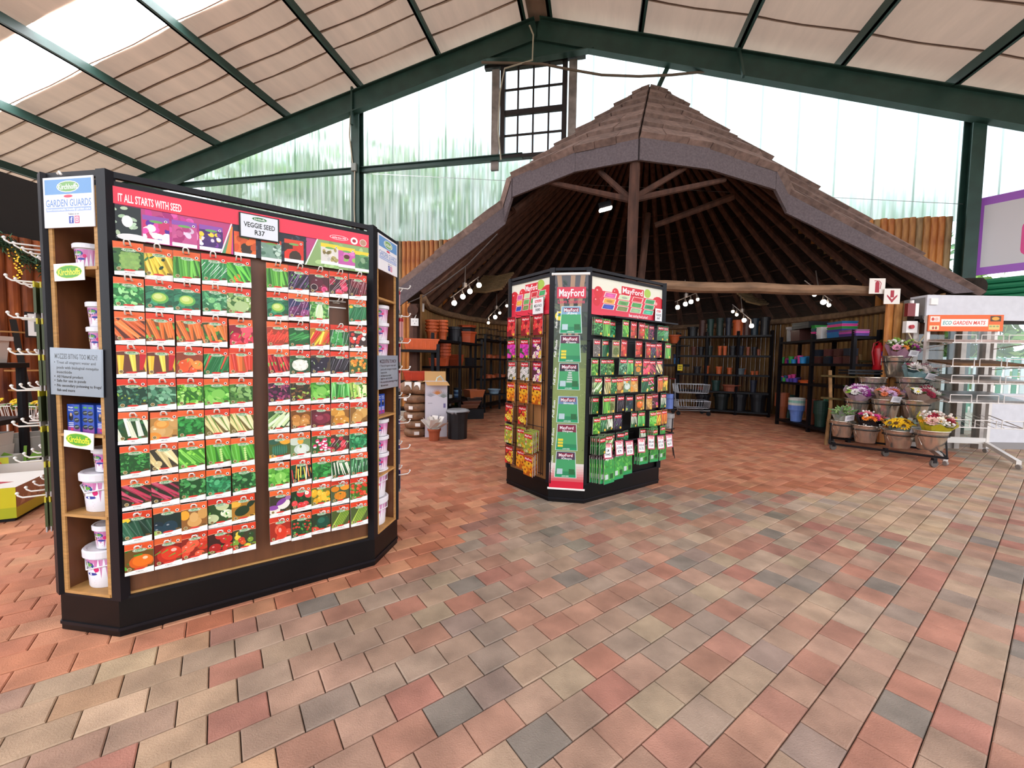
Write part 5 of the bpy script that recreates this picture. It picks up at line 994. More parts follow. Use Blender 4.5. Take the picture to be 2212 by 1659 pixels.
VN = {'herb': 'green herbs', 'bean': 'green beans', 'spinach': 'dark spinach', 'pea': 'green peas', 'tomatoes': 'several tomatoes', 'redtom': 'a red tomato', 'lettuce': 'frilly lettuce', 'redlettuce': 'red lettuce', 'greenchilli': 'green peppers', 'beanw': 'pale beans', 'seeds': 'grey seeds', 'cucumber': 'green cucumber', 'broc2': 'olive broccoli', 'plumtom': 'plum tomatoes', 'purplebean': 'purple beans', 'redchilli': 'red chillies', 'lettuce3': 'butter lettuce', 'kale2': 'grey green kale', 'cos': 'cos lettuce', 'orangepumpkin': 'orange pumpkin', 'capspink': 'red peppers', 'rhubarb': 'rhubarb', 'parsnip': 'cream parsnips', 'springonion': 'spring onions', 'corn': 'corn', 'butternut': 'butternut', 'whitepumpkin': 'white pumpkin', 'melon': 'orange melon', 'radish': 'radishes', 'carrot': 'carrots', 'yellowtom': 'yellow tomatoes', 'parsley': 'parsley', 'eggplantl': 'eggplants', 'darksquash': 'dark squash', 'orangetom': 'orange tomato', 'tanonion': 'tan onions', 'beet': 'beetroot', 'whitechard': 'white chard', 'grassy': 'chives', 'leek': 'leeks', 'lettuce2': 'round lettuce', 'chillimix': 'mixed chillies', 'kale': 'curly kale', 'lawn': 'lawn grass'}
ZR = [1.832, 1.637, 1.455, 1.268, 1.075, .89, .70]
for r_, row in enumerate(VROWS):
    for c_, k in enumerate(row):
        if k is None: continue
        x = -.63 + .130 * c_ + rng.uniform(-.012, .012); zt = ZR[r_] + rng.uniform(-.006, .006); y0 = -.10 + rng.uniform(-.05, .03)
        put('hook', BW, k2, T(x, 0, zt - .012)); nst = {(6, 0): 5, (6, 1): 5, (6, 7): 5, (0, 0): 2, (4, 0): 2, (3, 0): 2}.get((r_, c_), 1)
        for q in range(nst):
            M = KM2 @ T(x + .006 * q, y0 - .018 * q, zt) @ RZ(rng.uniform(-9, 9)) @ Matrix.Rotation(R_(rng.uniform(-2, 2)), 4, 'Y')
            lab = 'small packet with %s, %s row, %s from lawn banner' % (VN[k], ORD[r_], ORD[c_]) + (', %s in stack' % ORD[q] if nst > 1 else '')
            tag(put('seed_packet', mf_mesh(k, .108, .168), None, M), lab, 'seed packet', 'small packets on the lawn seed kiosk')
# lawn pouches on the lowest row and their price cards
for c_, (x, n, w) in enumerate(((-.55, 7, .15), (-.33, 5, .14), (-.08, 2, .14), (.16, 3, .14), (.36, 3, .14), (.52, 3, .14))):
    for q in range(n):
        M = KM2 @ T(x + .01 * q, -.06 - .022 * q, .50 + (.0 if c_ < 3 else .04)) @ RZ(rng.uniform(-5, 5)) @ Matrix.Rotation(R_(rng.uniform(-3, 3)), 4, 'Y')
        tag(put('lawn_seed_pouch', mf_mesh('lawn', w, .27 if c_ < 3 else .23, 2), None, M), 'green lawn seed pouch in the %s bottom bundle, %s one from the board' % (ORD[c_], ORD[q]), 'seed pouch', 'lawn seed pouches on the bottom row')
CARDS = [['LM', 'R445'], ['LA EVANS', 'R79'], ['SHADE OVER', 'R120'], ['WONDER LAWN', 'R175'], ['GREEN LAWN', 'R169'], ['KIKUYU 100', 'R150'], ['KIKUYU 500', 'R670']]
for i, x in enumerate((-.50, -.33, -.17, .03, .2, .37, .53)): small_card(KM2 @ T(x, -.176, .625 + .012 * math.sin(i * 2)) @ Matrix.Rotation(R_((4, 2, 1, 5, 7, 2, 1)[i]), 4, 'Y') @ Matrix.Rotation(R_(-8), 4, 'X'), .125, .15, CARDS[i], 'red bordered price card on the card rail, %s from the lawn banner' % ORD[i], red=True)
# hanging lawn banner on the chamfer
p = Pr((-.17, .14, .17, 2.26)); p.rect(-.17, .14, .17, 2.26, '#8a9a58')
for y, c in ((1.35, '#7a8a55'), (1.5, '#5c6a48'), (1.62, '#4a5240'), (1.75, '#3c4438'), (1.9, '#4a4c48'), (2.05, '#565456')): p.rect(-.17, y, .17, 2.26, c)
for _ in range(60): p.ell(rng.uniform(-.17, .17), rng.uniform(1.45, 2.2), .03, .012, vary(rng.choice(['#2f3830', '#4c5648', '#646a58', '#3a3f3c']), .2), 8, rng.uniform(0, 3))
for x, dx in ((-.1, .06), (.02, -.02), (.11, -.05)): p.line(x - dx * .2, 2.26, x + dx, 1.6, .045, '#a8866a', .03)
for _ in range(160): p.ell(rng.uniform(-.17, .17), rng.uniform(.4, 1.4), .012, .003, vary(rng.choice(['#9aa862', '#7f9050', '#a8b474', '#6f8246']), .15), 6, rng.uniform(0, 3))
for i in range(8): p.rect(-.17, .14, .17, .40 - .026 * i, tuple(a + (b - a) * (i / 7) for a, b in zip(lin('#e8dcd2'), lin('#d8203a'))))
p.rect(-.13, 2.03, .15, 2.14, '#d2384c').text('MayFord', .01, 2.085, .07, '#fbf2f0', w=.24).text('Lawn Solutions', .01, 2.0, .035, '#d8566a', w=.26)
p.ell(-.10, 1.86, .045, .045, '#e8d23a', 16).rect(-.12, 1.87, -.08, 1.885, '#2a4a8a').rect(-.12, 1.855, -.08, 1.87, '#3a8a4a')
for i, (yt, sub) in enumerate(((1.95, 'LM (Berea)'), (1.668, 'All Seasons'), (1.394, 'Wonderlawn'), (1.068, 'Bermuda'), (.79, 'Evergreen'), (.515, 'Kikuyu'))):
    hh = .255; yb = yt - hh; xo = -.004 * i; f = lambda a, b: (a * (1 + .16 * (1 - (b - yb) / hh)) + .01 + xo, b)
    def R4(x0_, z0_, x1_, z1_, c): p.poly([f(x0_, z0_), f(x1_, z0_), f(x1_, z1_), f(x0_, z1_)], c)
    R4(-.094, yb - .004, .096, yt + .004, '#cfe6da'); R4(-.088, yb, .09, yt, '#2f8a5a'); R4(-.088, yb + .06, .09, yt - .07, '#46a266'); R4(-.088, yt - .075, .09, yt, ['#7fa8c0', '#5a3048', '#2c3038', '#6a88a8', '#7a2a40', '#4a3a50'][i])
    R4(-.07, yt - .05, .075, yt - .012, '#8a1f38'); p.text('MayFord', .01 + xo, yt - .032, .03, '#f6eef0', w=.135); p.text(sub, .02 + xo, yt - .065, .018, '#f2f4f2', w=.1)
    if i == 2: [R4(-.02 + .004 * j, yb + .07 + .022 * j, .035 - .002 * j, yb + .084 + .022 * j, '#c8d0c8') for j in range(5)]
    if i in (1, 4): [R4(-.075, yb + .03 + .03 * j, -.03, yb + .052 + .03 * j, '#e8d43a') for j in range(3)]
    else: R4(-.075, yb + .03, -.025, yb + .085, '#b8cfd2'); R4(.03, yb + .03, .08, yb + .085, '#2c6a3c')
    R4(-.088, yb, .09, yb + .024, '#1f9a62'); p.text('LAWN SEED', .01 + xo, yb + .012, .011, '#f2f6f2', w=.07)
    p.text(['Shade tolerant', 'Full Shade', 'Full Shade', 'Full Sun', 'Full Sun', 'Full Sun'][i], -.128 + xo, (yt + yb) / 2, .022, '#f2f2ea', w=.17, rot=1.5, shear=.25)
mb = MB().box(-.17, 0, .14, .17, .003, 2.26, lin('#d8d8d8')); p.into(mb, -.0006, 1.2e-5)
bn = thing('lawn_banner', 'tall narrow lawn seed banner hanging on the chamfered kiosk corner', 'banner', F(KM2, 'cl') @ T(0, -.012, 0)); put('printed_sheet', mb.mesh('printed_sheet', PRINT), bn)
MB().cyl((-.185, 0, 2.265), (.185, 0, 2.265), .014, n=8).build('top_rod', WIRE, bn); MB().cyl((-.185, 0, .14), (.185, 0, .14), .011, n=8).build('bottom_rod', WIRE, bn)
# ================================================================ garden pots and shelving inside the gazebo
PLA = {}
def plastic(c, rough=.5):
    if c not in PLA: PLA[c] = mat('pot_' + c.lstrip('#'), c, rough=rough, var=.12, vscale=9)
    return PLA[c]
_pm = {}
def pot_mesh(rt, rb, h, c, rim=.18, n=18):
    key = (round(rt, 3), round(rb, 3), round(h, 3), c, rim, n)
    if key not in _pm:
        rh = h * rim; rr = rt * (.87 if rim != .2 else .8)
        _pm[key] = MB().lathe([(rb, 0), (rb + (rr - rb) * .8, h - rh), (rt, h - rh + .002), (rt * 1.02, h - .004), (rt, h), (rt * .93, h), (rb * .92, h * .12), (.001, h * .12)], n).mesh('plant_pot', plastic(c))
    return _pm[key]
POTS_G = 'plant pots inside the gazebo'
def pot(x, y, z, w, h, c, label, taper=.75, rim=.18, group=POTS_G, n=18, name='plant_pot'):
    return tag(put(name, pot_mesh(w / 2, w / 2 * taper, h, c, rim, n), None, T(x, y, z)), label, 'pot', group)
def pot_stack(x, y, z, w, h, n, step, cols, label, taper=.68, rim=.2):
    for i in range(n): pot(x, y, z + step * i, w, h, cols[i % len(cols)], '%s pot of the %s' % (ORD[i] if i else 'lowest', label), taper, rim)
TC, TCD, DGN, NAVY, BRN, CHAR = '#c45a2a', '#8d4a34', '#1c3a34', '#232838', '#4a2a22', '#1b1a1e'
class Unit:
    def __init__(s, p0, p1, levels, depth, label, nb=2, side=1):
        s.p0 = Vector((p0[0], p0[1], 0)); s.d = Vector((p1[0] - p0[0], p1[1] - p0[1], 0)); s.L = s.d.length; s.d.normalize(); s.n = Vector((-s.d.y, s.d.x, 0)) * side; s.z = levels
        t = thing('shelf_unit', label, 'shelf', T(s.p0), 'black shelf units inside the gazebo')
        for z in levels: MB().add([Vector((0, 0, z)), s.d * s.L + Vector((0, 0, z)), s.d * s.L + s.n * depth + Vector((0, 0, z)), s.n * depth + Vector((0, 0, z)), Vector((0, 0, z - .05)), s.d * s.L + Vector((0, 0, z - .05)), s.d * s.L + s.n * depth + Vector((0, 0, z - .05)), s.n * depth + Vector((0, 0, z - .05))], [(0, 1, 2, 3), (7, 6, 5, 4), (0, 4, 5, 1), (1, 5, 6, 2), (2, 6, 7, 3), (3, 7, 4, 0)]).build('shelf', BLACK, t)
        for i in range(nb + 1):
            for q in (.03, depth - .03): MB().bar(s.d * (s.L * i / nb) + s.n * q, s.d * (s.L * i / nb) + s.n * q + Vector((0, 0, levels[-1] + .12)), .06).build('upright', BLACK, t)
    def at(s, xpx, off=.2):
        k = (xpx - CX) / FPX; a = s.p0 + s.n * off; t = (k * a.y - a.x) / (s.d.x - k * s.d.y); return a + s.d * t
UA = Unit((4.95, 12.2), (7.0, 10.95), [.12, .66, 1.15, 1.69, 2.25], .45, 'tall black shelf unit of dark pots behind the shopping carts', 3)
UB = Unit((6.42, 9.75), (6.28, 7.5), [.14, 1.04, 1.47, 1.98], .5, 'black shelf unit with bright coloured pots beside the flower trolley', 2)
UC = Unit((-1.62, 8.35), (-.78, 10.6), [.5, 1.29, 1.86], .38, 'black shelf unit stacked with terracotta pots behind the carton', 2)
UD = Unit((-.72, 11.0), (.05, 12.9), [.2, .93, 1.50, 2.02], .35, 'black shelf unit with terracotta saucers beside the lawn seed kiosk', 2)
UE = Unit((-2.25, 7.95), (-1.5, 8.2), [.45, 1.0, 1.62], .35, 'small black shelf carrying two orange troughs above the sacks', 1)
def on(u, lev, xpx, wpx, hpx, c, label, off=.2, **k):
    p = u.at(xpx, off); s_ = p.y / FPX * 1.0; return pot(p.x, p.y, u.z[lev] + .002, wpx * s_, hpx * s_, c, label, **k)
def stack_on(u, lev, xpx, wpx, hpx, n, steppx, cols, label, off=.2, taper=.68):
    p = u.at(xpx, off); s_ = p.y / FPX; pot_stack(p.x, p.y, u.z[lev] + .002, wpx * s_, hpx * s_, n, steppx * s_, cols, label, taper)
# unit A
for i, (x, w, h, c, d_) in enumerate(((1492, 22, 20, '#101216', 'small black pot at the far end'), (1513, 15, 34, BRN, 'tall brown pot'), (1530, 14, 36, DGN, 'tall dark green pot nearest the brown one'), (1550, 15, 38, '#20302c', 'tall black green pot'), (1569, 13, 38, NAVY, 'tall navy pot left of the orange one'), (1589, 22, 33, TC, 'bright orange tall pot'), (1608, 16, 36, BRN, 'brown pot right of the orange one'), (1625, 16, 36, '#1a2c38', 'dark teal pot'), (1647, 20, 38, CHAR, 'black tapered pot nearest the corner'))): on(UA, 4, x, w, h, c, d_ + ' on the highest dark shelf', taper=.85)
for i, (x, w, h, c) in enumerate(((1496, 12, 18, '#5a2f22'), (1512, 14, 18, CHAR), (1530, 14, 20, '#1c2624'), (1552, 9, 20, TC), (1563, 9, 20, TC), (1580, 16, 20, CHAR), (1597, 14, 20, NAVY), (1613, 8, 18, TCD), (1627, 12, 18, CHAR), (1636, 7, 13, TCD))): on(UA, 3, x, w, h, c, '%s pot from the carts on the second highest dark shelf' % ORD[i])
for i, (x, w, h, c) in enumerate(((1505, 16, 15, CHAR), (1525, 13, 17, TC), (1552, 13, 16, TC), (1575, 11, 14, TC), (1598, 20, 13, '#5a6468'), (1607, 7, 12, TC), (1625, 8, 8, TC), (1634, 7, 8, TC))): on(UA, 2, x, w, h, c, '%s pot from the carts on the middle dark shelf' % ORD[i], off=.15 + .1 * (i % 2))
for i, (x, w, h, c) in enumerate(((1516, 20, 6, TCD), (1547, 18, 22, DGN), (1580, 37, 14, TCD), (1628, 14, 26, NAVY))): on(UA, 1, x, w, h, c, '%s pot from the carts on the low dark shelf' % ORD[i])
for i, (x, w, h, c) in enumerate(((1520, 30, 30, CHAR), (1560, 32, 34, '#141a18'), (1600, 30, 36, CHAR), (1640, 34, 38, '#15171c'))): on(UA, 0, x, w, h, c, '%s large black pot on the floor shelf behind the carts' % ORD[i])
# unit B
on(UB, 3, 1703, 18, 32, '#8d8a88', 'grey two tier pot beside the brown box planter', taper=.8)
def trough(x, y, z, L_, w, h, c, rz, label, name='trough_planter', cat='planter', flare=.82, group='rectangular planters inside the gazebo', ribs=0):
    def ring(k, zz, ins=0): return [(-L_ / 2 * k + ins, -w / 2 * k + ins, zz), (L_ / 2 * k - ins, -w / 2 * k + ins, zz), (L_ / 2 * k - ins, w / 2 * k - ins, zz), (-L_ / 2 * k + ins, w / 2 * k - ins, zz)]
    vs = ring(flare, 0) + ring(.96, h * .86) + ring(1.0, h * .86) + ring(1.0, h) + ring(.94, h) + ring(flare * .95, h * .1)
    fs = [(3, 2, 1, 0)] + [(4 * k + i, 4 * k + (i + 1) % 4, 4 * k + 4 + (i + 1) % 4, 4 * k + 4 + i) for k in range(5) for i in range(4)] + [(20, 21, 22, 23)]
    mb = MB().add(vs, fs)
    for i in range(ribs): xx = -L_ / 2 * .8 + L_ * .8 * (i + .5) / ribs; mb.box(xx - .008, -w / 2 * .92 - .004, h * .1, xx + .008, -w / 2 * .86, h * .84)
    return tag(mb.build(name, plastic(c), None, T(x, y, z) @ RZ(rz)), label, cat, group)
def tr_on(u, lev, xpx, L_, w, h, c, label, off=.25, dz=0, rz=None, **k):
    p = u.at(xpx, off); a = math.degrees(math.atan2(u.d.y, u.d.x)) if rz is None else rz
    return trough(p.x, p.y, u.z[lev] + .002 + dz, L_, w, h, c, a, label, **k)
tr_on(UB, 3, 1726, .34, .3, .26, '#52302a', 'brown box planter below the black trays', flare=.92)
for i in range(3): tr_on(UB, 3, 1742, .6, .42, .07, CHAR, '%s black tray of the pile above the brown planter' % ORD[i], dz=.265 + .035 * i, flare=.94)
for i, c in enumerate(('#2a2358', '#d8358a', '#0f4f52', '#2f8a3a')): tr_on(UB, 3, 1765, .12, .3, .1, c, '%s planter end in the narrow colour stack beside the white stack' % ['purple', 'pink', 'teal', 'green'][i], dz=.07 * i, flare=.93)
for i in range(4): tr_on(UB, 3, 1778, .14, .3, .12, '#e2ded8', '%s planter of the white stack' % ('lowest', 'second', 'third', 'top')[i], dz=.045 * i, flare=.92)
for i, c in enumerate(('#1f6ea8', '#3a3a8a', '#2f8a3a', '#e0408f', '#1a6a98')): tr_on(UB, 3, 1812, .42, .3, .12, c, '%s planter of the wide colour stack near the extinguisher' % ['blue lowest', 'indigo', 'green', 'pink', 'blue top'][i], dz=.05 * i, flare=.92)
for i, c in enumerate(('#4a2f7a', '#c24aa8', '#8a5a78')): tr_on(UB, 3, 1838, .44, .24, .05, c, '%s shallow tray nearest the extinguisher' % ['purple', 'magenta', 'mauve'][i], off=.12, dz=.035 * i, flare=.95)
CP = ['#2f9a3a', '#e0408f', '#2f9a3a', '#3a2f8a', '#2288c4', '#e0408f', '#e0408f', '#2288c4', '#2288c4', '#1a6a98']
for i, (x, w, h) in enumerate(((1687, 12, 13), (1696, 14, 11), (1707, 11, 15), (1704, 12, 8), (1713, 12, 9), (1716, 14, 15), (1726, 11, 17), (1724, 10, 14), (1733, 15, 14), (1741, 13, 16))): on(UB, 2, x, w, h, CP[i], '%s pot of the bright group on the middle shelf, from the dark shelf unit' % ORD[i], off=.1 + .18 * (i % 2), taper=.8)
for i, (x, w, h) in enumerate(((1671, 7, 9), (1678, 10, 10), (1686, 8, 8), (1693, 9, 12), (1697, 10, 7), (1703, 8, 14), (1707, 10, 8), (1713, 9, 16), (1718, 11, 9), (1724, 12, 10))): on(UB, 1, max(x, 1686 + i * 4), w, h, ['#2288c4', '#e0408f', '#2f9a3a', '#1a5a88', '#6a4aa8', '#e0408f', '#3a2f8a', '#e0408f', '#4a3a9a', '#2a2358'][i], '%s small bright pot on the lower shelf beside the orange saucers' % ORD[i], off=.08 + .2 * (i % 2), taper=.8)
for i in range(2): on(UB, 1, 1738 + 4 * i, 36 - 8 * i, 5, '#d8622c', '%s orange saucer beside the small bright pots' % ('wider', 'smaller')[i], off=.35 - .25 * i, taper=.8, name='pot_saucer')
for i in range(4):
    for j in range(2): tr_on(UB, 2, 1768 + i * 22, .16, .16, .14, ['#4a2822', '#1d2430', '#5a2f2c'][(i + j) % 3], 'dark cube planter, %s of the %s row right of the bright pots' % (ORD[i], ('lower', 'upper')[j]), off=.14, dz=.15 * j, flare=.95)
stack_on(UB, 0, 1692, 27, 31, 6, 4.6, ['#a0522f'], 'terracotta floor stack by the shelf corner', taper=.66)
stack_on(UB, 0, 1706, 22, 32, 4, 6, ['#1c4038'], 'dark green floor stack', off=.35, taper=.66)
stack_on(UB, 0, 1724, 31, 30, 5, 5.2, ['#6f8fd8', '#6f8fd8', '#dfe0d8', '#9ad0c0', '#dfe0d8'], 'blue and white floor stack', off=.18, taper=.66)
stack_on(UB, 0, 1756, 22, 33, 5, 5.2, ['#8a4630'], 'brown floor stack beside the blue stack', taper=.66)
stack_on(UB, 0, 1777, 27, 34, 5, 5.4, ['#1a3a30'], 'dark green floor stack behind the trolley', taper=.72)
# unit C and D, left
stack_on(UC, 2, 932, 29, 19, 4, 7, [TC], 'left orange stack on the high shelf', off=.15)
stack_on(UC, 2, 954, 26, 21, 4, 7, [TC], 'right orange stack on the high shelf', off=.15)
on(UC, 2, 981, 34, 31, '#14151d', 'wide black pot beside the orange stacks', taper=.8)
for i, (c, dz) in enumerate((('#c2532a', 0), (CHAR, .2), ('#c2532a', .25))): p = UC.at(1008, .2); tag(put('hexagonal_planter', pot_mesh(.24, .19, .28 if i == 0 else .1, c, .14, 6), None, T(p.x, p.y, UC.z[2] + .002 + dz * 1.1 + (.06 if i else 0))), '%s hexagonal planter at the end of the high shelf' % ['ribbed orange', 'black', 'topmost orange'][i], 'pot', POTS_G)
stack_on(UC, 1, 957, 33, 27, 4, 7, ['#b84f28'], 'big orange stack on the middle shelf', off=.2)
tr_on(UC, 1, 945, .42, .2, .17, '#b84f28', 'orange trough leaning by the big orange stack', off=.04, flare=.85)
for i in range(2): tr_on(UC, 1, 984, .34, .26, .17, '#b04a28', '%s square orange planter on the middle shelf' % ('lower', 'upper')[i], dz=.1 * i, flare=.75)
for i in range(3): tr_on(UC, 1, 1014, .14, .2, .2, '#d8d4cc' if i else CHAR, '%s ridged bin at the dark end of the middle shelf' % ['black', 'white', 'second white'][i], off=.1 + .1 * i, flare=.95)
tr_on(UE, 2, 908, .72, .24, .22, '#d8602a', 'long ribbed orange trough on the upper small shelf', off=.12, ribs=7); tr_on(UE, 1, 900, .56, .26, .19, '#c8401f', 'red orange trough on the lower small shelf', off=.12, ribs=2)
for lv in (1, 2):
    for i in range(5): on(UD, lv, 1044 + i * 10, 16, 6 + 2 * (i % 2), '#b4552c', '%s terracotta saucer on the %s saucer shelf' % (ORD[i], ('lower', 'upper')[lv - 1]), name='pot_saucer', taper=.85)
# wrought black stands on top of unit D
for i in range(3):
    p = UD.at(1046 + 18 * i, .15); t = thing('wire_plant_stand', 'black wire stand on top of the saucer shelf, %s from the orange planters' % ORD[i], 'stand', T(p.x, p.y, UD.z[3] + .002), 'black wire stands')
    for r_, z in ((.16, .0), (.2, .12), (.15, .3)): MB().tube([(r_ * math.cos(a), r_ * math.sin(a), z + .008) for a in [k * math.pi / 6 for k in range(13)]], .008, 4).build('ring', BLACK, t)
    for k in range(4): a = k * 1.571 + .4; MB().cyl((.17 * math.cos(a), .17 * math.sin(a), .0), (.15 * math.cos(a), .15 * math.sin(a), .32), .007, n=4).build('leg', BLACK, t)
# floor group on the left
CO = mat('coir_wrapped', '#8a6446', rough=.55, var=.5, vscale=14, bump=.6, bscale=30)
FILM = mat('clear_film', '#d8c8b8', rough=.15, alpha=.25)
base = gp(898, 941)
for i in range(5):
    t = thing('coir_bale', '%s brown wrapped coir bale in the pile beside the white carton' % ['lowest', 'second', 'third', 'fourth', 'fifth'][i], 'bale', T(base.x + rng.uniform(-.01, .01), base.y, .001 + i * .155), 'wrapped coir bales')
    MB().lathe([(.16, 0), (.2, .02), (.215, .075), (.2, .135), (.15, .152), (.001, .152)], 20, wob=.03).build('bale', CO, t, None, True); MB().box(-.05 + .07 * (i % 2), -.222, .05, .04 + .07 * (i % 2), -.216, .11).build('label', WIRE, t, Matrix.Rotation(R_(20 - 15 * i), 4, 'Z'))
for i, (dx, rz) in enumerate(((-.14, 15), (.09, -12))):
    t = thing('compost_bag', '%s clear bag of brown bark on top of the coir pile' % ('left', 'right')[i], 'bag', T(base.x + dx, base.y - .02, .78) @ RZ(rz), 'bark bags')
    MB().lathe([(.08, 0), (.15, .02), (.17, .1), (.13, .2), (.03, .25), (.001, .25)], 14, wob=.08).build('bark', CO, t, None, True); MB().box(-.06, -.165, .06, .06, -.155, .2).build('label', WIRE, t, Matrix.Rotation(R_(-12), 4, 'X'))
b0 = gp(942, 944); ct = thing('carton', 'tall white open carton printed with grey and orange agaves', 'carton', T(b0.x, b0.y, .001) @ RZ(14))
q = Pr((-.2, 0, .2, 1.02)); q.rect(-.2, 0, .2, 1.02, '#d9d4dc')
for (x, y, c, s_) in ((-.1, .78, '#a9a8b2', .11), (.13, .76, '#8d9490', .12), (.02, .82, '#d88a4a', .11)):
    for k in range(9): a = R_(20 + 17.5 * k); q.line(x, y - .03, x + s_ * math.cos(a), y - .03 + s_ * math.sin(a), .022, c, .002)
q.rect(-.15, .62, -.07, .63, '#a8a2ac').rect(.13, .54, .17, .62, '#7a6f98'); [q.rect(-.1 + .04 * i, .26, -.075 + .04 * i, .4, '#9a94a0') for i in range(5)]
mb = MB().box(-.2, 0, 0, .2, .36, 1.02, lin('#d2cdd6')); q.into(mb, -.0006, 1e-4); put('body', mb.mesh('body', PRINT), ct)
CARD = mat('brown_card', '#c79b62', rough=.8)
MB().add([(-.2, 0, 1.02), (.2, 0, 1.02), (.23, -.16, .96), (-.17, -.16, .96)], [(0, 1, 2, 3)]).build('flap', CARD, ct); MB().add([(-.2, .36, 1.02), (.2, .36, 1.02), (.2, .42, 1.2), (-.2, .42, 1.2)], [(0, 1, 2, 3)]).build('flap', CARD, ct); MB().add([(-.2, 0, 1.02), (-.2, .36, 1.02), (-.3, .36, 1.0), (-.3, 0, 1.0)], [(0, 1, 2, 3)]).build('flap', CARD, ct)
MB().tube([(0, .1, 1.02), (.02, .08, 1.09), (.08, .12, 1.12), (.13, .18, 1.06), (.15, .2, 1.02)], .012, 5).build('strap', mat('mint_strap', '#cfe0d6', rough=.5), ct)
b0 = gp(938, 951); tp = thing('terracotta_pot', 'small terracotta pot stuffed with white cards in front of the carton', 'pot', T(b0.x, b0.y, .001))
put('pot', pot_mesh(.118, .088, .21, '#a4512f'), tp)
for i in range(16):
    a = rng.uniform(0, 6.28); M = T(.05 * math.cos(a), .05 * math.sin(a), .2) @ RZ(rng.uniform(0, 360)) @ Matrix.Rotation(R_(rng.uniform(20, 62)), 4, 'X'); MB().box(-.065, -.001, -.02, .065, .001, .24).build('card', mat('white_card', '#e8e2da', rough=.6), tp, M)
b0 = gp(988, 946); bn_ = thing('black_bin', 'large black plastic bin with clear liner beside the carton', 'bin', T(b0.x, b0.y, .001)); put('tub', pot_mesh(.205, .175, .49, '#0d0c10', .07), bn_)
mb = MB(); mb.lathe([(.15, .42), (.2, .47), (.215, .5), (.19, .53), (.15, .47)], 16, wob=.07); mb.build('liner', mat('clear_liner', '#c9ccd0', rough=.2, alpha=.5), bn_, None, True)
b0 = gp(1008, 905)
for i, (L_, c, dz) in enumerate(((.52, '#7a4a34', 0), (.5, '#6a3e2e', .09), (.42, '#2a2422', .18), (.44, '#a8592f', .26))): trough(b0.x + .05 * i, b0.y + .2, .25 + dz, L_, .36, .1 + (.1 if i == 3 else 0), c, 18 + 6 * i, '%s square dish in the brown pile left of the lawn kiosk' % ['lowest', 'second', 'black third', 'orange topmost'][i], 'square_dish', 'planter', .8)
tag(MB().box(-.3, -.25, 0, .3, .25, .24).build('low_plinth', BLACK, None, T(b0.x + .05, b0.y + .2, .001) @ RZ(18)), 'low black stand under the pile of square dishes', 'stand')
b0 = gp(972, 905)
for i in range(4): pot(b0.x - .1, b0.y + .35, .28 + .04 * i, .2, .16, '#e8e6e0', '%s white pot of the small stack between carton and dishes' % ORD[i])
for i in range(6): pot(b0.x + .12, b0.y + .45, .28 + .05 * i, .2, .2, ['#2f9a3a', '#3a5a8a', '#86a8c8', '#3a5a8a', '#86a8c8', '#20262c'][i], '%s pot of the green and blue stack beside the dishes' % ORD[i])
tag(MB().box(-.32, -.2, 0, .32, .25, .275).build('low_plinth', BLACK, None, T(b0.x + .02, b0.y + .38, .001)), 'low black stand under the white and green pot stacks', 'stand')
tag(put('metal_bowl', pot_mesh(.17, .12, .12, '#7f97a8', .2), None, T(at(1067, 850, 10.6))), 'grey blue bowl on a black stand left of the lawn kiosk', 'bowl')
p = at(1067, 850, 10.6); t = thing('black_table', 'low black metal table under the grey blue bowl', 'table', T(p.x, p.y, 0)); MB().box(-.35, -.2, p.z - .03, .35, .2, p.z - .002).build('table_top', BLACK, t)
for sx in (-.32, .32):
    for sy in (-.17, .17): MB().cyl((sx, sy, 0), (sx, sy, p.z - .03), .012, n=5).build('leg', BLACK, t)
tag(MB().box(-.012, -.004, -.05, .012, .004, .05).build('doorbell_box', WIRE, None, T(at(914, 664, 8.55)) @ Matrix.Scale(1.8, 4)), 'small white sensor box on the timber wall above the orange pots', 'sensor')
p = at(896, 696, 8.2); t = thing('socket_outlet', 'white double socket on the dark post left of the orange pots', 'socket', T(p) @ RZ(8)); MB().box(-.075, -.03, -.075, .075, .0, .075).build('plate', WIRE, t)
for x, z in ((-.03, .02), (.03, .02), (0, -.03)): MB().cyl((x, -.034, z), (x, -.028, z), .008, n=6).build('pin_hole', BLACK, t)
MB().tube([(0, -.01, .075), (.03, -.01, .15), (.06, 0, .28)], .01, 5).build('cable', WIRE, t)
tag(MB().cyl((p.x - .02, p.y + .14, 0), (p.x - .02, p.y + .14, 2.55), .13, .12, 10).cyl((p.x - .03, p.y + .02, 1.86 + .55), (p.x - .03, p.y - .06, 1.86 + .55), .11, n=12).build('timber_post', LOG, None), 'thick dark timber post with the white socket at the gazebo edge', 'post')
# ---------------------------------------------------------------- carts and stand behind the lawn kiosk
def wire_basket(t, x0, x1, y0, y1, z0, z1, n=9, name='basket', m=None):
    mb = MB(); m = m or GREYWIRE
    for z, k in ((z0, .04), (z1, 0)): mb.tube([(x0 + k, y0 + k, z), (x1 - k, y0 + k, z), (x1 - k, y1 - k, z), (x0 + k, y1 - k, z), (x0 + k, y0 + k, z)], .007, 5)
    for i in range(n + 1):
        f = i / n; xa = x0 + (x1 - x0) * f; xb = x0 + .04 + (x1 - x0 - .08) * f
        for (ya, yb) in ((y0, y0 + .04), (y1, y1 - .04)): mb.cyl((xa, ya, z1), (xb, yb, z0), .0035, n=4)
        mb.cyl((xb, y0 + .04, z0), (xb, y1 - .04, z0), .0035, n=4)
        ya = y0 + (y1 - y0) * f; mb.cyl((x0, ya, z1), (x0 + .04, ya, z0), .0035, n=4); mb.cyl((x1, ya, z1), (x1 - .04, ya, z0), .0035, n=4)
    return mb.build(name, m, t)
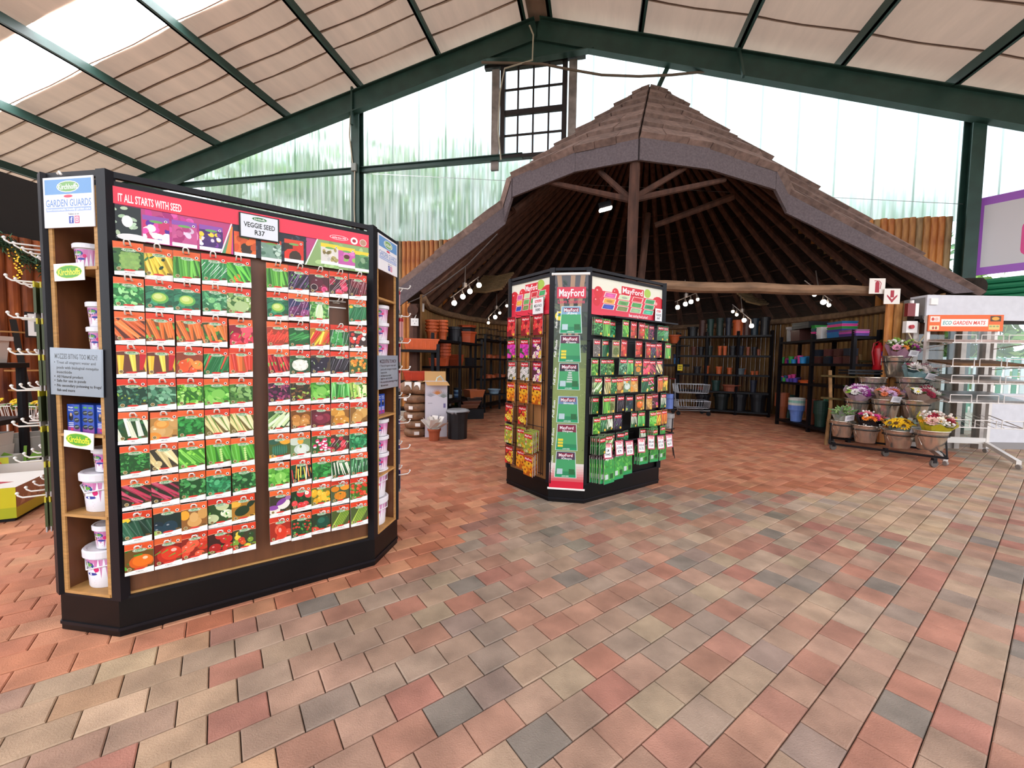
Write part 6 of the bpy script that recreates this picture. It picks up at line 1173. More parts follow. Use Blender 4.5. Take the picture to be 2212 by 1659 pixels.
def cart(M, label):
    t = thing('shopping_cart', label, 'cart', M, 'wire shopping carts'); wire_basket(t, -.45, .42, -.24, .24, .62, .86, 12); wire_basket(t, -.42, .46, -.24, .24, .2, .4, 12)
    for y in (-.25, .25):
        MB().tube([(.44, y, .14), (-.42, y, .14), (-.5, y, .5), (-.52, y, 1.0)], .013, 6).build('frame_tube', GREYWIRE, t)
        for x in (-.4, .4): MB().cyl((x, y - .012, .06), (x, y + .012, .06), .058, n=12).cyl((x, y, .06), (x, y, .14), .01, n=5).build('wheel', BLACK, t)
    MB().cyl((-.52, -.25, 1.0), (-.52, .25, 1.0), .016).build('handle', mat('red_handle', '#a8242a', rough=.4), t)
cart(T(5.05, 11.35, .001) @ RZ(-6), 'wire shopping cart with two baskets parked behind the lawn seed kiosk')
p = at(1443, 925, 6.1); st = thing('bucket_stand', 'thin black wire plant stand beside the lawn seed kiosk', 'stand', T(p.x, p.y, 0))
for k in range(4): a = k * 1.571 + .5; MB().tube([(.14 * math.cos(a), .14 * math.sin(a), 0), (.075 * math.cos(a), .075 * math.sin(a), .3), (.088 * math.cos(a), .088 * math.sin(a), 1.0)], .006, 5).build('leg', BLACK, st)
for z in (.43, .72): MB().tube([(.092 * math.cos(a), .092 * math.sin(a), z) for a in [k * math.pi / 8 for k in range(17)]], .006, 4).build('ring', BLACK, st)
pot(p.x, p.y, .44, .17, .22, '#a9a7a4', 'pale grey bucket on the lower ring of the wire stand', .82, .3, 'buckets on the wire stand'); pot(p.x, p.y, .735, .15, .22, '#6a84c8', 'light blue bucket on the upper ring of the wire stand', .8, .3, 'buckets on the wire stand')
q = Pr(); q.rect(-.075, -.09, .075, .09, '#e0c428').rect(-.05, .025, .05, .045, '#2a2418').rect(-.05, -.03, .04, -.01, '#2a2418'); mb = MB().box(-.075, 0, -.09, .075, .004, .09, lin('#c8ac20')); q.into(mb, -.0006, 1e-4); tag(mb.build('yellow_sign', PRINT, None, T(at(1469, 794, 11.9))), 'small square yellow sign above the shopping cart', 'sign')
for i, (x, y, w, h, c, lab) in enumerate(((1457, 742, 26, 18, TC, 'round terracotta bowl on the shelf above the carts'), (1460, 786, 12, 12, '#3a6a9a', 'light blue small pot above the shopping cart'), (1459, 774, 10, 9, '#1c2a48', 'navy small pot above the shopping cart'))): p = at(x, y, 12.3); pot(p.x, p.y, p.z, w * 12.3 / FPX, h * 12.3 / FPX, c, lab, .6 if i == 0 else .8)
wsh = thing('wall_shelf', 'narrow dark wall shelf left of the tall dark pots', 'shelf', T(at(1455, 746, 12.3)))
MB().box(-.5, -.15, -.03, .45, .25, -.002).build('shelf', BLACK, wsh); MB().box(-.5, -.15, -.64, .45, .25, -.57).build('shelf', BLACK, wsh)
# ================================================================ flower trolley
tl = thing('flower_trolley', 'black tubular stepped flower trolley on castors beside the entrance', 'trolley', T(gp(1930, 985)))
o0 = gp(1930, 985)
TF = [gp(1792, 958, .12), gp(2046, 990, .12)]; bd = Vector((.52, .62, 0)); TB = [TF[0] + bd * .9, TF[1] + bd * .9]
def tube_part(name, pts, r=.018, m=BLACK): MB().tube([Vector(p_) - o0 for p_ in pts], r, 6).build(name, m, tl)
tube_part('base_tube', [TF[0], TF[1]]); tube_part('base_tube', [TB[0], TB[1]]); tube_part('base_tube', [TF[0], TB[0]]); tube_part('base_tube', [TF[1], TB[1]])
for k in range(0):
    off = bd * (.3 * (k + 1)); up = Vector((0, 0, .32 + .27 * k)); a, b = TF[0] + off + up, TF[1] + off + up; a = a.lerp(b, .1 * k); b = b.lerp(a, .12 * k)
    tube_part('tier_tube', [a, b], .014)
    for e_, q_ in ((a, TF[0]), (b, TF[1])): tube_part('upright', [e_, Vector((e_.x, e_.y, .12))], .014)
for f in (0, 1): p_ = TF[0].lerp(TF[1], f); tube_part('strut', [p_, p_ + bd * .3 + Vector((0, 0, .32))], .012)
for (p_, n_) in ((TF[0] + Vector((.1, .05, 0)), 0), (TF[0].lerp(TF[1], .52) + bd * .2, 0), (TF[1] + Vector((-.25, -.06, 0)), 0), (TB[0], 0), (TB[1], 0)):
    c = Vector((p_.x, p_.y, .055)) - o0; w_ = MB().cyl(c + Vector((0, -.016, 0)), c + Vector((0, .016, 0)), .052, n=14).build('castor', mat('grey_rubber', '#5a544e', rough=.7), tl); MB().box(c.x - .025, c.y - .022, c.z + .01, c.x + .025, c.y + .022, c.z + .08).build('fork', BLACK, w_)
BUCKM = mat('galvanised_bucket', '#e6dac8', rough=.24, metal=.82, var=.25, vscale=6)
# galvanised buckets and bouquets: x, y top, y bottom, width, depth offset
f0, f1 = gp(1818, 943, .2), gp(2008, 970, .2)
def ydep(x): return f0.y + (f1.y - f0.y) * (x - 1818) / 190
BL = [(1818, 908, 943, 46, 0, 'bottom row, farthest from the entrance'), (1868, 917, 955, 50, 0, 'bottom row below the polka dot wrap'), (1939, 928, 966, 56, 0, 'bottom row below the sunflowers'), (2008, 928, 970, 60, 0, 'bottom row below the yellow wrap'), (1850, 860, 896, 46, .3, 'second row, farthest from the entrance'), (1911, 862, 902, 52, .3, 'middle of the second row'), (1976, 864, 902, 48, .3, 'second row below the proteas'), (1882, 815, 862, 50, .55, 'third row with no flowers'), (1967, 815, 862, 56, .55, 'third row below the teal wrap'), (1935, 770, 815, 52, .8, 'top of the trolley')]
BP = []
HOOPM = {}
for (x, yt, yb, w, off, lab) in BL:
    Y = ydep(x) + off; p_ = at(x, yb, Y); s_ = Y / FPX; r_ = w * s_ / 2; h = (yb - yt) * s_ * 1.02
    t = thing('flower_bucket', 'shiny metal flower bucket, ' + lab, 'bucket', T(p_), 'metal buckets on the flower trolley')
    MB().lathe([(r_ * .66, 0), (r_ * .68, .004), (r_ * .93, h * .9), (r_ * .95, h * .93), (r_ * 1.0, h * .95), (r_ * 1.01, h), (r_ * .95, h), (r_ * .6, .02), (.001, .02)], 24).build('bucket', BUCKM, t, None, True)
    MB().tube([(r_ * .96 * math.cos(a), r_ * .96 * math.sin(a), h * .72) for a in [k * math.pi / 10 for k in range(21)]], .007, 5).build('hoop', BLACK, t)
    MB().tube([(-r_, 0, h * .96), (-r_ * 1.02, -.03, h * .6), (-r_ * .9, -.06, h * .25)], .004, 4).build('handle', STEEL, t)
    BP.append((p_, r_, h))
_fm = {}
def flower_mesh(kind, c, c2):
    key = (kind, c, c2)
    if key in _fm: return _fm[key]
    mb = MB(); A, B = lin(c), lin(c2)
    if kind == 'daisy':
        for k in range(12): a = k * math.pi / 6; mb.add([(0, 0, .002), (.03 * math.cos(a - .22), .03 * math.sin(a - .22), .008), (.042 * math.cos(a), .042 * math.sin(a), .004), (.03 * math.cos(a + .22), .03 * math.sin(a + .22), .008)], [(0, 1, 2, 3)], vary(A, .08))
        mb.ico((0, 0, .006), .014, B, (1, 1, .6), 8, 4)
    elif kind == 'mum':
        for ring, (rr, z, n) in enumerate(((.045, 0, 12), (.034, .012, 10), (.022, .022, 8), (.01, .03, 5))):
            for k in range(n): a = k * 2 * math.pi / n + ring * .3; mb.add([(rr * .3 * math.cos(a), rr * .3 * math.sin(a), z), (rr * .8 * math.cos(a - .3), rr * .8 * math.sin(a - .3), z + .006), (rr * 1.05 * math.cos(a), rr * 1.05 * math.sin(a), z + .012), (rr * .8 * math.cos(a + .3), rr * .8 * math.sin(a + .3), z + .006)], [(0, 1, 2, 3)], vary(A if ring < 3 else B, .12))
    elif kind == 'rose':
        mb.ico((0, 0, .012), .03, A, (1, 1, .8), 10, 6); [mb.tube([(.02 * math.cos(a), .02 * math.sin(a), .03), (.028 * math.cos(a + .6), .028 * math.sin(a + .6), .03), (.02 * math.cos(a + 1.2), .02 * math.sin(a + 1.2), .034)], .005, 4, B) for a in (0, 1.3, 2.6, 3.9, 5.2)]
    else:   # filler sprig
        for _ in range(9): e_ = (rng.uniform(-.03, .03), rng.uniform(-.03, .03), rng.uniform(.01, .04)); mb.ico(e_, .008, vary(A, .15), (1, 1, 1), 6, 4); mb.cyl((0, 0, -.03), e_, .0015, n=3, c=lin('#5f7a3a'))
        mb.ico((0, 0, -.03), .006, lin('#5f7a3a'), (1, 1, 1), 6, 4)
    _fm[key] = mb.mesh('flower', MATTE); return _fm[key]
LEAFM = MB().add([(0, 0, 0), (.02, .035, .01), (0, .09, .0), (-.02, .035, .01)], [(0, 1, 2, 3)], lin('#4f7a3a')).add([(0, 0, 0), (.02, .035, .01), (0, .09, .0), (-.02, .035, .01)], [(3, 2, 1, 0)], lin('#5f8a4a')).mesh('leaf', MATTE)
LEAFB = MB().add([(0, 0, 0), (.025, .035, .01), (0, .08, .0), (-.025, .035, .01)], [(0, 1, 2, 3)], lin('#8aa89a')).mesh('leaf', MATTE)
def wrapmat(n, c, alpha=1.0): return mat('wrap_' + n, c, rough=.35, alpha=alpha, var=.1)
def bouquet(i, size, wm, flowers, label, tilt=0, dots=False, card=True, lift=0.0, wide=1.0, cardx=0, leafm=None):
    p_, r_, h = BP[i]; base = p_ + Vector((0, 0, h * .5 + lift)); size *= 1.25; t = thing('bouquet', label, 'bouquet', T(base) @ Matrix.Rotation(R_(tilt), 4, 'Y') @ Matrix.Rotation(R_(16), 4, 'X'), 'wrapped bouquets on the flower trolley')
    H = size * 1.0; n = 18; mb = MB(); R0 = r_ * .35; R1 = size * .62 * wide
    for k in range(n):
        a = k * 2 * math.pi / n; jag = H * (.86 + .2 * (k % 3 == 0) + rng.uniform(-.04, .04)); mb.v += [(R0 * math.cos(a), R0 * math.sin(a), 0), ((R0 + R1) / 2 * math.cos(a) * .92, (R0 + R1) / 2 * math.sin(a) * .8, H * .45), (R1 * 1.08 * math.cos(a), R1 * .8 * math.sin(a), jag * (.95 if math.sin(a) < 0 else 1.1))]
    for k in range(n):
        for q_ in (0, 1): mb.f.append([k * 3 + q_, (k + 1) % n * 3 + q_, (k + 1) % n * 3 + q_ + 1, k * 3 + q_ + 1]); mb.c.append((1, 1, 1))
    wr = mb.build('wrap', wm, t)
    if dots:
        for k in range(26): a = R_(rng.uniform(200, 340)); f = rng.uniform(.3, .95); rr = R0 + (R1 - R0) * f; q0 = Vector((rr * 1.03 * math.cos(a), rr * .84 * math.sin(a) - .004, H * f * .88)); MB().cyl(q0, q0 + Vector((math.cos(a) * .006, math.sin(a) * .006, -.002)), .011, n=8).build('dot', WIRE, wr)
    flowers = flowers + [(a_, b_, c_, s_ * .8) for a_, b_, c_, s_ in flowers]; nf = len(flowers)
    for k, (kd, c, c2, sc) in enumerate(flowers):
        g_ = k * 2.4; rr = R1 * .86 * math.sqrt((k + .4) / nf); x, y = rr * math.cos(g_), rr * .74 * math.sin(g_); tl_ = Vector((x, y - size * .12, size * .75)).normalized()
        put('flower', flower_mesh(kd, c, c2), t, T(x, y, H * (.93 + .14 * (1 - rr / R1))) @ tl_.to_track_quat('Z', 'Y').to_matrix().to_4x4() @ Matrix.Scale(sc * size / .2 * 1.15, 4))
    for k in range(7): g_ = k * .9 + .4; put('leaf', leafm or LEAFM, t, T(R1 * .6 * math.cos(g_), R1 * .5 * math.sin(g_), H * .9) @ RZ(math.degrees(g_) - 90) @ Matrix.Rotation(R_(25), 4, 'X') @ Matrix.Scale(size / .2, 4))
    if card:
        q = Pr(); q.rect(-.08, -.05, .08, .05, '#f0eef0'); [q.rect(-.05, .022 - .02 * j, .05, .029 - .02 * j, '#6a6670') for j in range(3)]
        mb = MB().box(-.08, 0, -.05, .08, .002, .05, lin('#e2e0e2')); q.into(mb, -.0006, 1e-4); mb.cyl((-.01, .004, -.05), (-.02, .03, -.16), .004, n=5, c=lin('#16181a')); put('price_card', mb.mesh('price_card', PRINT), t, T(cardx, -R1 * .86, H * .8) @ Matrix.Rotation(R_(5), 4, 'Y'))
m_, d_, rs, fl_ = 'mum', 'daisy', 'rose', 'fill'
bouquet(9, .30, wrapmat('mauve', '#c79ab0', .85), [(d_, '#e8923a', '#b85a1f', 1), (fl_, '#7a9a3a', '#fff', 1.2), (fl_, '#8aa84a', '#fff', 1.2), (m_, '#9a2a8a', '#b84aa4', 1), (fl_, '#dfe3d0', '#fff', 1.3), (m_, '#e8a4c0', '#f2c8d8', .9), (fl_, '#c8ccb0', '#fff', 1.2)], 'mauve wrapped bouquet in the top trolley bucket', wide=1.1)
bouquet(8, .27, wrapmat('teal', '#86aeb0'), [(m_, '#a01f4a', '#b83a60', 1.2), (m_, '#eee8e0', '#fff6ea', 1.2), (m_, '#eee8e0', '#fff6ea', 1.2), (m_, '#98184a', '#b02a58', 1.1), (m_, '#f0eae2', '#fff', 1.1), (m_, '#a8204a', '#b83a60', 1)], 'pale teal wrapped bouquet of crimson and white flowers', wide=1.2, tilt=8)
bouquet(4, .25, wrapmat('lilac', '#d4b4c4', .8), [(m_, '#f0ece4', '#fff', 1.1), (m_, '#e2c0dc', '#f0d8ea', 1.3), (m_, '#8a1f7a', '#a83a96', 1.2), (m_, '#f0ece4', '#fff', 1), (m_, '#a02a88', '#b84aa0', 1), (d_, '#9ac83a', '#6a9a24', 1), (m_, '#8a1f7a', '#a83a96', 1.2), (m_, '#e8cce4', '#f4e0f0', 1.2), (d_, '#a8d048', '#6a9a24', .9)], 'purple and white bouquet, second row farthest from the entrance', card=False, wide=1.25, tilt=-5)
bouquet(5, .23, wrapmat('kraft', '#b8a48e', .9), [(m_, '#d8b4d8', '#e8d0e8', 1.3), (m_, '#e8b0a8', '#f2ccc4', 1.1), (m_, '#e2724a', '#ee9a74', 1.2), (m_, '#ecbcb4', '#f4d4cc', 1.1), (m_, '#e8b4c0', '#f2d0d8', 1.1), (d_, '#e07a4a', '#a8481f', 1), (m_, '#dcbce0', '#ecd8ee', 1.2)], 'pink lilac and orange bouquet in the middle of the second row', wide=1.25, cardx=-.06)
bouquet(6, .24, wrapmat('taupe', '#b09a8c', .8), [(m_, '#a8324a', '#5a1a24', 1.5), (d_, '#f2efe2', '#e8d24a', 1.1), (m_, '#efe6d8', '#f6f0e6', 1.3), (m_, '#c06a86', '#d48aa0', 1), (d_, '#f2efe2', '#e8d24a', 1), (d_, '#f4f1e6', '#d8c850', 1), (d_, '#f4f1e6', '#d8c850', 1), (m_, '#a8324a', '#c04a60', 1)], 'white daisy and red protea bouquet in the second row', card=False, wide=1.3, tilt=8)
bouquet(0, .26, wrapmat('clear', '#ccd2c4', .45), [(fl_, '#7a9a5a', '#fff', 1), (fl_, '#8aa86a', '#fff', 1)], 'clear cellophane sleeve with few stems, bottom row corner', tilt=-14, wide=.8)
bouquet(1, .24, wrapmat('black', '#18161a'), [(d_, '#ee8a2a', '#b84a14', 1.2), (m_, '#e88a94', '#f2b0b4', 1.1), (m_, '#d83a8a', '#e86aa8', 1), (d_, '#f0962f', '#b84a14', 1.1), (fl_, '#eeeae0', '#fff', 1.3), (d_, '#ee8a2a', '#b84a14', 1), (m_, '#e88a94', '#f2b0b4', 1)], 'orange and pink bouquet in black polka dot paper', dots=True, card=False, wide=1.2, tilt=4)
bouquet(2, .22, wrapmat('sage', '#8fa094', .9), [(d_, '#f2c21f', '#5a3a14', 1.6), (d_, '#f4c828', '#5a3a14', 1.6), (d_, '#f0bc1a', '#5a3a14', 1.6), (d_, '#f4ca2c', '#5a3a14', 1.5), (d_, '#f2c21f', '#5a3a14', 1.5)], 'yellow sunflower bouquet in the bottom row', wide=1.1, tilt=-6, cardx=.07, leafm=LEAFB)
bouquet(3, .26, wrapmat('yellow', '#c9c22a', .9), [(fl_, '#d8cfc0', '#fff', 1.4), (m_, '#9a1f34', '#b83a4a', 1.1), (d_, '#f0a82a', '#c87a14', 1.2), (m_, '#eec0b0', '#f6d8cc', 1.2), (m_, '#a01f3a', '#b83a50', 1), (m_, '#f0c8ba', '#f8dcd2', 1.1), (fl_, '#e8e4da', '#fff', 1.3), (m_, '#e8e0c8', '#f4eede', 1), (d_, '#f0a82a', '#c87a14', 1)], 'mixed bouquet in bright yellow wrap, bottom row by the entrance', card=False, wide=1.2, leafm=LEAFB)
# rustic branch shelf behind the trolley
rs_ = thing('branch_shelf', 'rustic branch and plank shelf between trolley and pot shelves', 'shelf', T(at(1800, 955, 7.2)))
o1 = at(1800, 955, 7.2); BR = mat('raw_branch', '#9a7448', rough=.85, var=.4, vscale=8, bump=.3)
for (x, yt, yb, Y) in ((1793, 800, 952, 7.2), (1848, 802, 900, 7.5), (1858, 765, 800, 7.9)): a, b = at(x, yt, Y), at(x, yb, Y); MB().tube([Vector((a.x, a.y, .0 if yb > 940 else b.z)) - o1, (a + b) / 2 - o1 + Vector((.012, 0, 0)), a - o1], .028, 7).build('branch_post', BR, rs_)
for (x0_, y0_, Y0, x1_, y1_, Y1, nm) in ((1786, 812, 7.2, 1880, 816, 7.6, 'plank'), (1786, 860, 7.2, 1870, 868, 7.6, 'plank'), (1848, 780, 7.9, 1905, 782, 7.9, 'plank')): a, b = at(x0_, y0_, Y0) - o1, at(x1_, y1_, Y1) - o1; MB().bar(a, b, .2, .035).build(nm, mat('mossy_plank', '#5a4a24', rough=.9, var=.4), rs_)
for i in range(2): a = at(1848, 806 - 6 * i, 7.45); trough(a.x + .1, a.y, a.z - .02, .6, .3, .035, '#16181c', -10, '%s black and white shallow tray on the branch shelf' % ('lower', 'upper')[i], 'shallow_tray', 'tray', .97, 'shallow trays')
# fire extinguisher
p_ = at(1897, 800, 7.45); fe = thing('fire_extinguisher', 'red fire extinguisher with red hose on the timber wall behind the flowers', 'extinguisher', T(p_) @ Matrix.Scale(.82, 4))
MB().lathe([(.1, 0), (.11, .02), (.11, .48), (.09, .54), (.04, .57), (.035, .62)], 18).build('cylinder', mat('extinguisher_red', '#b8141f', rough=.3), fe, None, True)
MB().box(-.03, -.03, .62, .03, .03, .66).bar((-.02, -.02, .66), (.12, -.02, .72), .02).build('valve', mat('brass', '#b89a4a', rough=.3, metal=.8), fe); MB().tube([(-.03, 0, .64), (-.13, 0, .6), (-.17, -.01, .4), (-.13, -.03, .12)], .016, 6).build('hose', mat('hose_red', '#a01822', rough=.5), fe)
MB().box(-.05, -.118, .3, .06, -.108, .42, lin('#3a4ab0')).box(-.05, -.118, .12, .04, -.108, .28, lin('#ece6e0')).box(.05, -.11, .1, .09, -.09, .24, lin('#e8c82a')).build('label', PRINT, fe)
# ================================================================ garden mat rack
o2 = gp(1985, 972); RK = thing('mat_rack', 'white wire display rack with orange lettered header sign', 'rack', T(o2)); RW_ = mat('cream_enamel', '#e6e0d8', rough=.4)
bl_, br_, fl2, fr_ = Vector((0, 0, 0)), gp(2128, 978) - o2, gp(2042, 1006) - o2, gp(2200, 1014) - o2
for b_ in (bl_, br_): MB().bar(b_ + Vector((0, 0, .08)), b_ + Vector((0, 0, 2.3)), .05, .05).build('upright', RW_, RK)
MB().bar(bl_ + Vector((0, 0, .2)), br_ + Vector((0, 0, .2)), .04, .1).build('bottom_bar', RW_, RK)
for b_, f_ in ((bl_, fl2), (br_, fr_)):
    MB().bar(b_ + Vector((0, 0, .16)), f_ + Vector((0, 0, .09)), .05, .06).build('foot', RW_, RK)
    for q_ in (b_ * 1.0, f_): w_ = MB().cyl(q_ + Vector((-.015, 0, .035)), q_ + Vector((.015, 0, .035)), .034, n=10).build('castor', mat('castor_grey', '#8a8078', rough=.6), RK)
wdir = (br_ - bl_).normalized(); ddir = (fl2 - bl_); ddir.z = 0; dl = ddir.length; ddir.normalize()
mats_c = ['#cbb0a4', '#7a5632', '#a8988a', '#98928c', None]
for k, z in enumerate((1.78, 1.44, 1.2, .92, .56)):
    sh = put('wire_shelf', None, RK); dn = Vector((0, 0, -.08)); wl = (br_ - bl_).length + .08
    a, b = bl_ + Vector((0, 0, z + .08)), br_ + Vector((0, 0, z + .08)); c, d__ = b + ddir * dl * .95 + dn, a + ddir * dl * .95 + dn
    MB().tube([a, d__, c, b], .008, 5).build('shelf_rim', RW_, sh)
    MB().tube([a + Vector((0, 0, -.12)), d__], .007, 5).build('bracket', RW_, sh); MB().tube([b + Vector((0, 0, -.12)), c], .007, 5).build('bracket', RW_, sh)
    for i in range(7): f = (i + 1) / 8; MB().cyl(a.lerp(b, f), d__.lerp(c, f), .004, n=4).build('shelf_wire', RW_, sh)
    for i in range(3): f = .02 + .34 * i; e0, e1 = d__.lerp(c, f), d__.lerp(c, f + .27); u_ = Vector((0, 0, .11)); MB().tube([e0, e0 + u_, e1 + u_, e1], .007, 5).build('front_guard', RW_, sh)
    if mats_c[k]:
        A_, B_, C_, D_ = [v + o2 + Vector((0, 0, .01)) for v in (a.lerp(b, .02), a.lerp(b, .98), d__.lerp(c, .98), d__.lerp(c, .02))]
        A_ = A_.lerp(D_, .03); B_ = B_.lerp(C_, .03)
        for j in range(2):
            u_ = Vector((0, 0, .016 * j)); vs = [A_ + u_, B_ + u_, C_ + u_, D_ + u_]; vs += [v + Vector((0, 0, .013)) for v in vs]
            tag(MB().add(vs, [(3, 2, 1, 0), (4, 5, 6, 7), (0, 1, 5, 4), (1, 2, 6, 5), (2, 3, 7, 6), (3, 0, 4, 7)]).build('garden_mat', mat('mat_%d' % k, mats_c[k], rough=.35 if k != 1 else .9, var=.55, vscale=5, stretch=(1, 4, 1), bump=.3), None), '%s garden mat on the %s shelf of the mat rack' % (('lower', 'upper')[j], ORD[k]), 'mat', 'garden mats on the rack')
hd = Pr(); w_ = (br_ - bl_).length + .1; hh = .27
hd.rect(0, 0, w_, hh, '#ee6a2c').rect(w_ * .175, hh * .3, w_ * .80, hh * .74, '#f6f0e8'); hd.text('ECO', w_ * .255, hh * .52, hh * .22, '#2a9a94', w=w_ * .115, shear=.15).text('GARDEN MATS', w_ * .545, hh * .52, hh * .22, '#e2452f', w=w_ * .43, shear=.15)
hd.rect(w_ * .025, hh * .57, w_ * .155, hh * .92, '#f4e2d4').ell(w_ * .06, hh * .74, w_ * .02, hh * .1, '#d2452f').ell(w_ * .11, hh * .74, w_ * .025, hh * .1, '#e8b8a8').rect(w_ * .02, hh * .08, w_ * .15, hh * .35, '#f0d8a8').ell(w_ * .07, hh * .2, w_ * .015, hh * .09, '#b83a2a').ell(w_ * .11, hh * .2, w_ * .015, hh * .09, '#b83a2a')
hd.rect(w_ * .825, hh * .6, w_ * .965, hh * .93, '#5a3a1c').ell(w_ * .895, hh * .77, w_ * .05, hh * .11, '#eaa83a').rect(w_ * .81, hh * .1, w_ * .955, hh * .4, '#e8c878'); [hd.ell(w_ * (.835 + .045 * i), hh * .3, w_ * .018, hh * .05, '#9aa86a') for i in range(3)]
mb = MB().box(0, 0, 0, w_, .02, hh, lin('#c8551f')); hd.into(mb, -.001, 1e-4); ang_ = math.degrees(math.atan2(wdir.y, wdir.x)); put('header_sign', mb.mesh('header_sign', PRINT), RK, T(bl_ - wdir * .05 + Vector((0, -.06, 2.03))) @ RZ(ang_))
# ================================================================ left edge: shelf with planters, box, garland
SHX = gp(50, 1047)
ls = thing('plant_shelf', 'black plastic shelf unit with planters at the left edge', 'shelf', T(SHX.x, SHX.y, 0) @ RZ(20))
LZ = [.2, .735, 1.31]
for z in LZ: MB().box(-1.1, -.5, z - .05, .04, .1, z).build('shelf', BLACK, ls)
for x in (-1.05, 0):
    for y in (-.45, .05): MB().cyl((x, y, 0), (x, y, LZ[-1] - .05), .04, n=10).build('leg', BLACK, ls)
LM = T(SHX.x, SHX.y, 0) @ RZ(20)
def lput(name, mb_or_me, m, x, y, z, label, cat, rz=0, group=None): return tag(put(name, mb_or_me if not isinstance(mb_or_me, MB) else mb_or_me.mesh(name, m), None, LM @ T(x, y, z) @ RZ(rz)), label, cat, group)
def box_planter(L_, w, h, m, name='planter_box'):
    return MB().add([(-L_ / 2 * .92, -w / 2 * .92, 0), (L_ / 2 * .92, -w / 2 * .92, 0), (L_ / 2 * .92, w / 2 * .92, 0), (-L_ / 2 * .92, w / 2 * .92, 0), (-L_ / 2, -w / 2, h), (L_ / 2, -w / 2, h), (L_ / 2, w / 2, h), (-L_ / 2, w / 2, h), (-L_ / 2 * .92, -w / 2 * .9, h), (L_ / 2 * .92, -w / 2 * .9, h), (L_ / 2 * .92, w / 2 * .9, h), (-L_ / 2 * .92, w / 2 * .9, h), (-L_ / 2 * .9, -w / 2 * .9, h * .3), (L_ / 2 * .9, -w / 2 * .9, h * .3), (L_ / 2 * .9, w / 2 * .9, h * .3), (-L_ / 2 * .9, w / 2 * .9, h * .3)], [(3, 2, 1, 0)] + [(4 * k + i, 4 * k + (i + 1) % 4, 4 * k + 4 + (i + 1) % 4, 4 * k + 4 + i) for k in range(3) for i in range(4)] + [(12, 13, 14, 15)])
GP = 'planters on the left shelf'; OFF = mat('offwhite_plastic', '#ddd6ce', rough=.5)
wp = thing('window_box', 'white lidded planter box on top of the left black shelf', 'planter', LM @ T(-.32, -.2, LZ[2] + .002), GP); box_planter(.62, .28, .26, OFF).build('tub', OFF, wp); MB().box(-.33, -.155, .225, .33, .155, .27).build('rim', OFF, wp)
for i, (x, dz) in enumerate(((-.32, 0), (-.32, .13))): lput('window_box', box_planter(.6, .3, .26, OFF), OFF, x, -.2, LZ[0] + .002 + dz, '%s beige trough nested on the lowest left shelf' % ('outer', 'inner')[i], 'planter', 0, GP)
PRY = mat('printed_pot', attr=True, rough=.4)
mb = MB(); box_planter(.2, .2, .16, PRY).v; q = Pr(); q.rect(-.1, 0, .1, .16, '#e8e6e0').rect(-.1, .08, .1, .16, '#d2cf3a').ell(.02, .1, .03, .02, '#d87a2a'); mb = MB().box(-.1, 0, 0, .1, .2, .16, lin('#e2e0da')); q.into(mb, -.001, 1e-4); lput('printed_pot', mb, PRINT, -.02, -.3, LZ[0] + .002, 'small white and yellow printed pot on the lowest left shelf', 'pot')
for i, x in enumerate((-.42, -.22)):
    t = thing('potted_herb', '%s potted yellow green plant on the middle left shelf' % ('farther', 'nearer')[i], 'plant', LM @ T(x, -.25, LZ[1] + .002), 'potted plants on the left shelf'); q = Pr(); q.rect(-.09, 0, .09, .17, '#eceae4').rect(-.09, .1, .09, .17, '#d6d23a').ell(.0, .07, .05, .04, '#9ab84a'); mb = MB().box(-.09, 0, 0, .09, .17, .17, lin('#e6e4de')); q.into(mb, -.001, 1e-4); put('printed_pot', mb.mesh('printed_pot', PRINT), t)
    mb = MB()
    for _ in range(220): a, e_ = rng.uniform(0, 6.28), rng.uniform(-.2, 1.3); r_ = .13 * rng.uniform(.5, 1); c = Vector((r_ * math.cos(a) * math.cos(e_), .085 + r_ * math.sin(a) * math.cos(e_), .2 + r_ * 1.3 * math.sin(e_))); d = Vector((rng.gauss(0, 1), rng.gauss(0, 1), rng.gauss(0, 1))).normalized() * .018; b = d.orthogonal().normalized() * .012; mb.add([c - d, c + b, c + d, c - b], [(0, 1, 2, 3)], vary(rng.choice(['#a8c42a', '#8ab01f', '#c2d43a', '#6f9a1c']), .15))
    mb.build('foliage', MATTE, t)
# box on the floor
bx = gp(37, 1126); q = Pr(); q.rect(-.62, 0, 0, .26, '#c9c21f').rect(-.62, 0, 0, .09, '#a8b01f').ell(-.2, .12, .06, .05, '#e8e6c8').ell(-.2, .12, .05, .04, '#8ab030')
mb = MB().box(-.62, 0, 0, 0, .62, .26, lin('#c8bf2a')); mb.add([(-.62, 0, .2605), (0, 0, .2605), (0, .62, .2605), (-.62, .62, .2605)], [(0, 1, 2, 3)], lin('#e6e2da')); q.into(mb, -.001, 1e-4)
mb.add([(.001, 0, .09), (.001, .62, .09), (.001, .62, .26), (.001, 0, .26)], [(0, 1, 2, 3)], lin('#a8785a')); mb.add([(-.45, .2, .2612), (-.2, .15, .2612), (-.1, .22, .2612), (-.3, .3, .2612)], [(0, 1, 2, 3)], lin('#b84a58'))
for i in range(6): mb.add([(.002, .05 + .09 * i, .1 + .02 * (i % 3)), (.002, .12 + .09 * i, .11 + .02 * (i % 2)), (.002, .1 + .09 * i, .18 + .03 * (i % 2))], [(0, 1, 2)], lin('#c89a78'))
tag(mb.build('growing_kit_box', PRINT, None, T(bx.x, bx.y, .03) @ RZ(28)), 'yellow green cardboard box with white top on the floor at the left edge', 'box')
tag(MB().box(-.7, .02, 0, -.02, .6, .029).build('pallet_board', BLACK, None, T(bx.x, bx.y, .001) @ RZ(28)), 'low black board under the yellow green box', 'board')
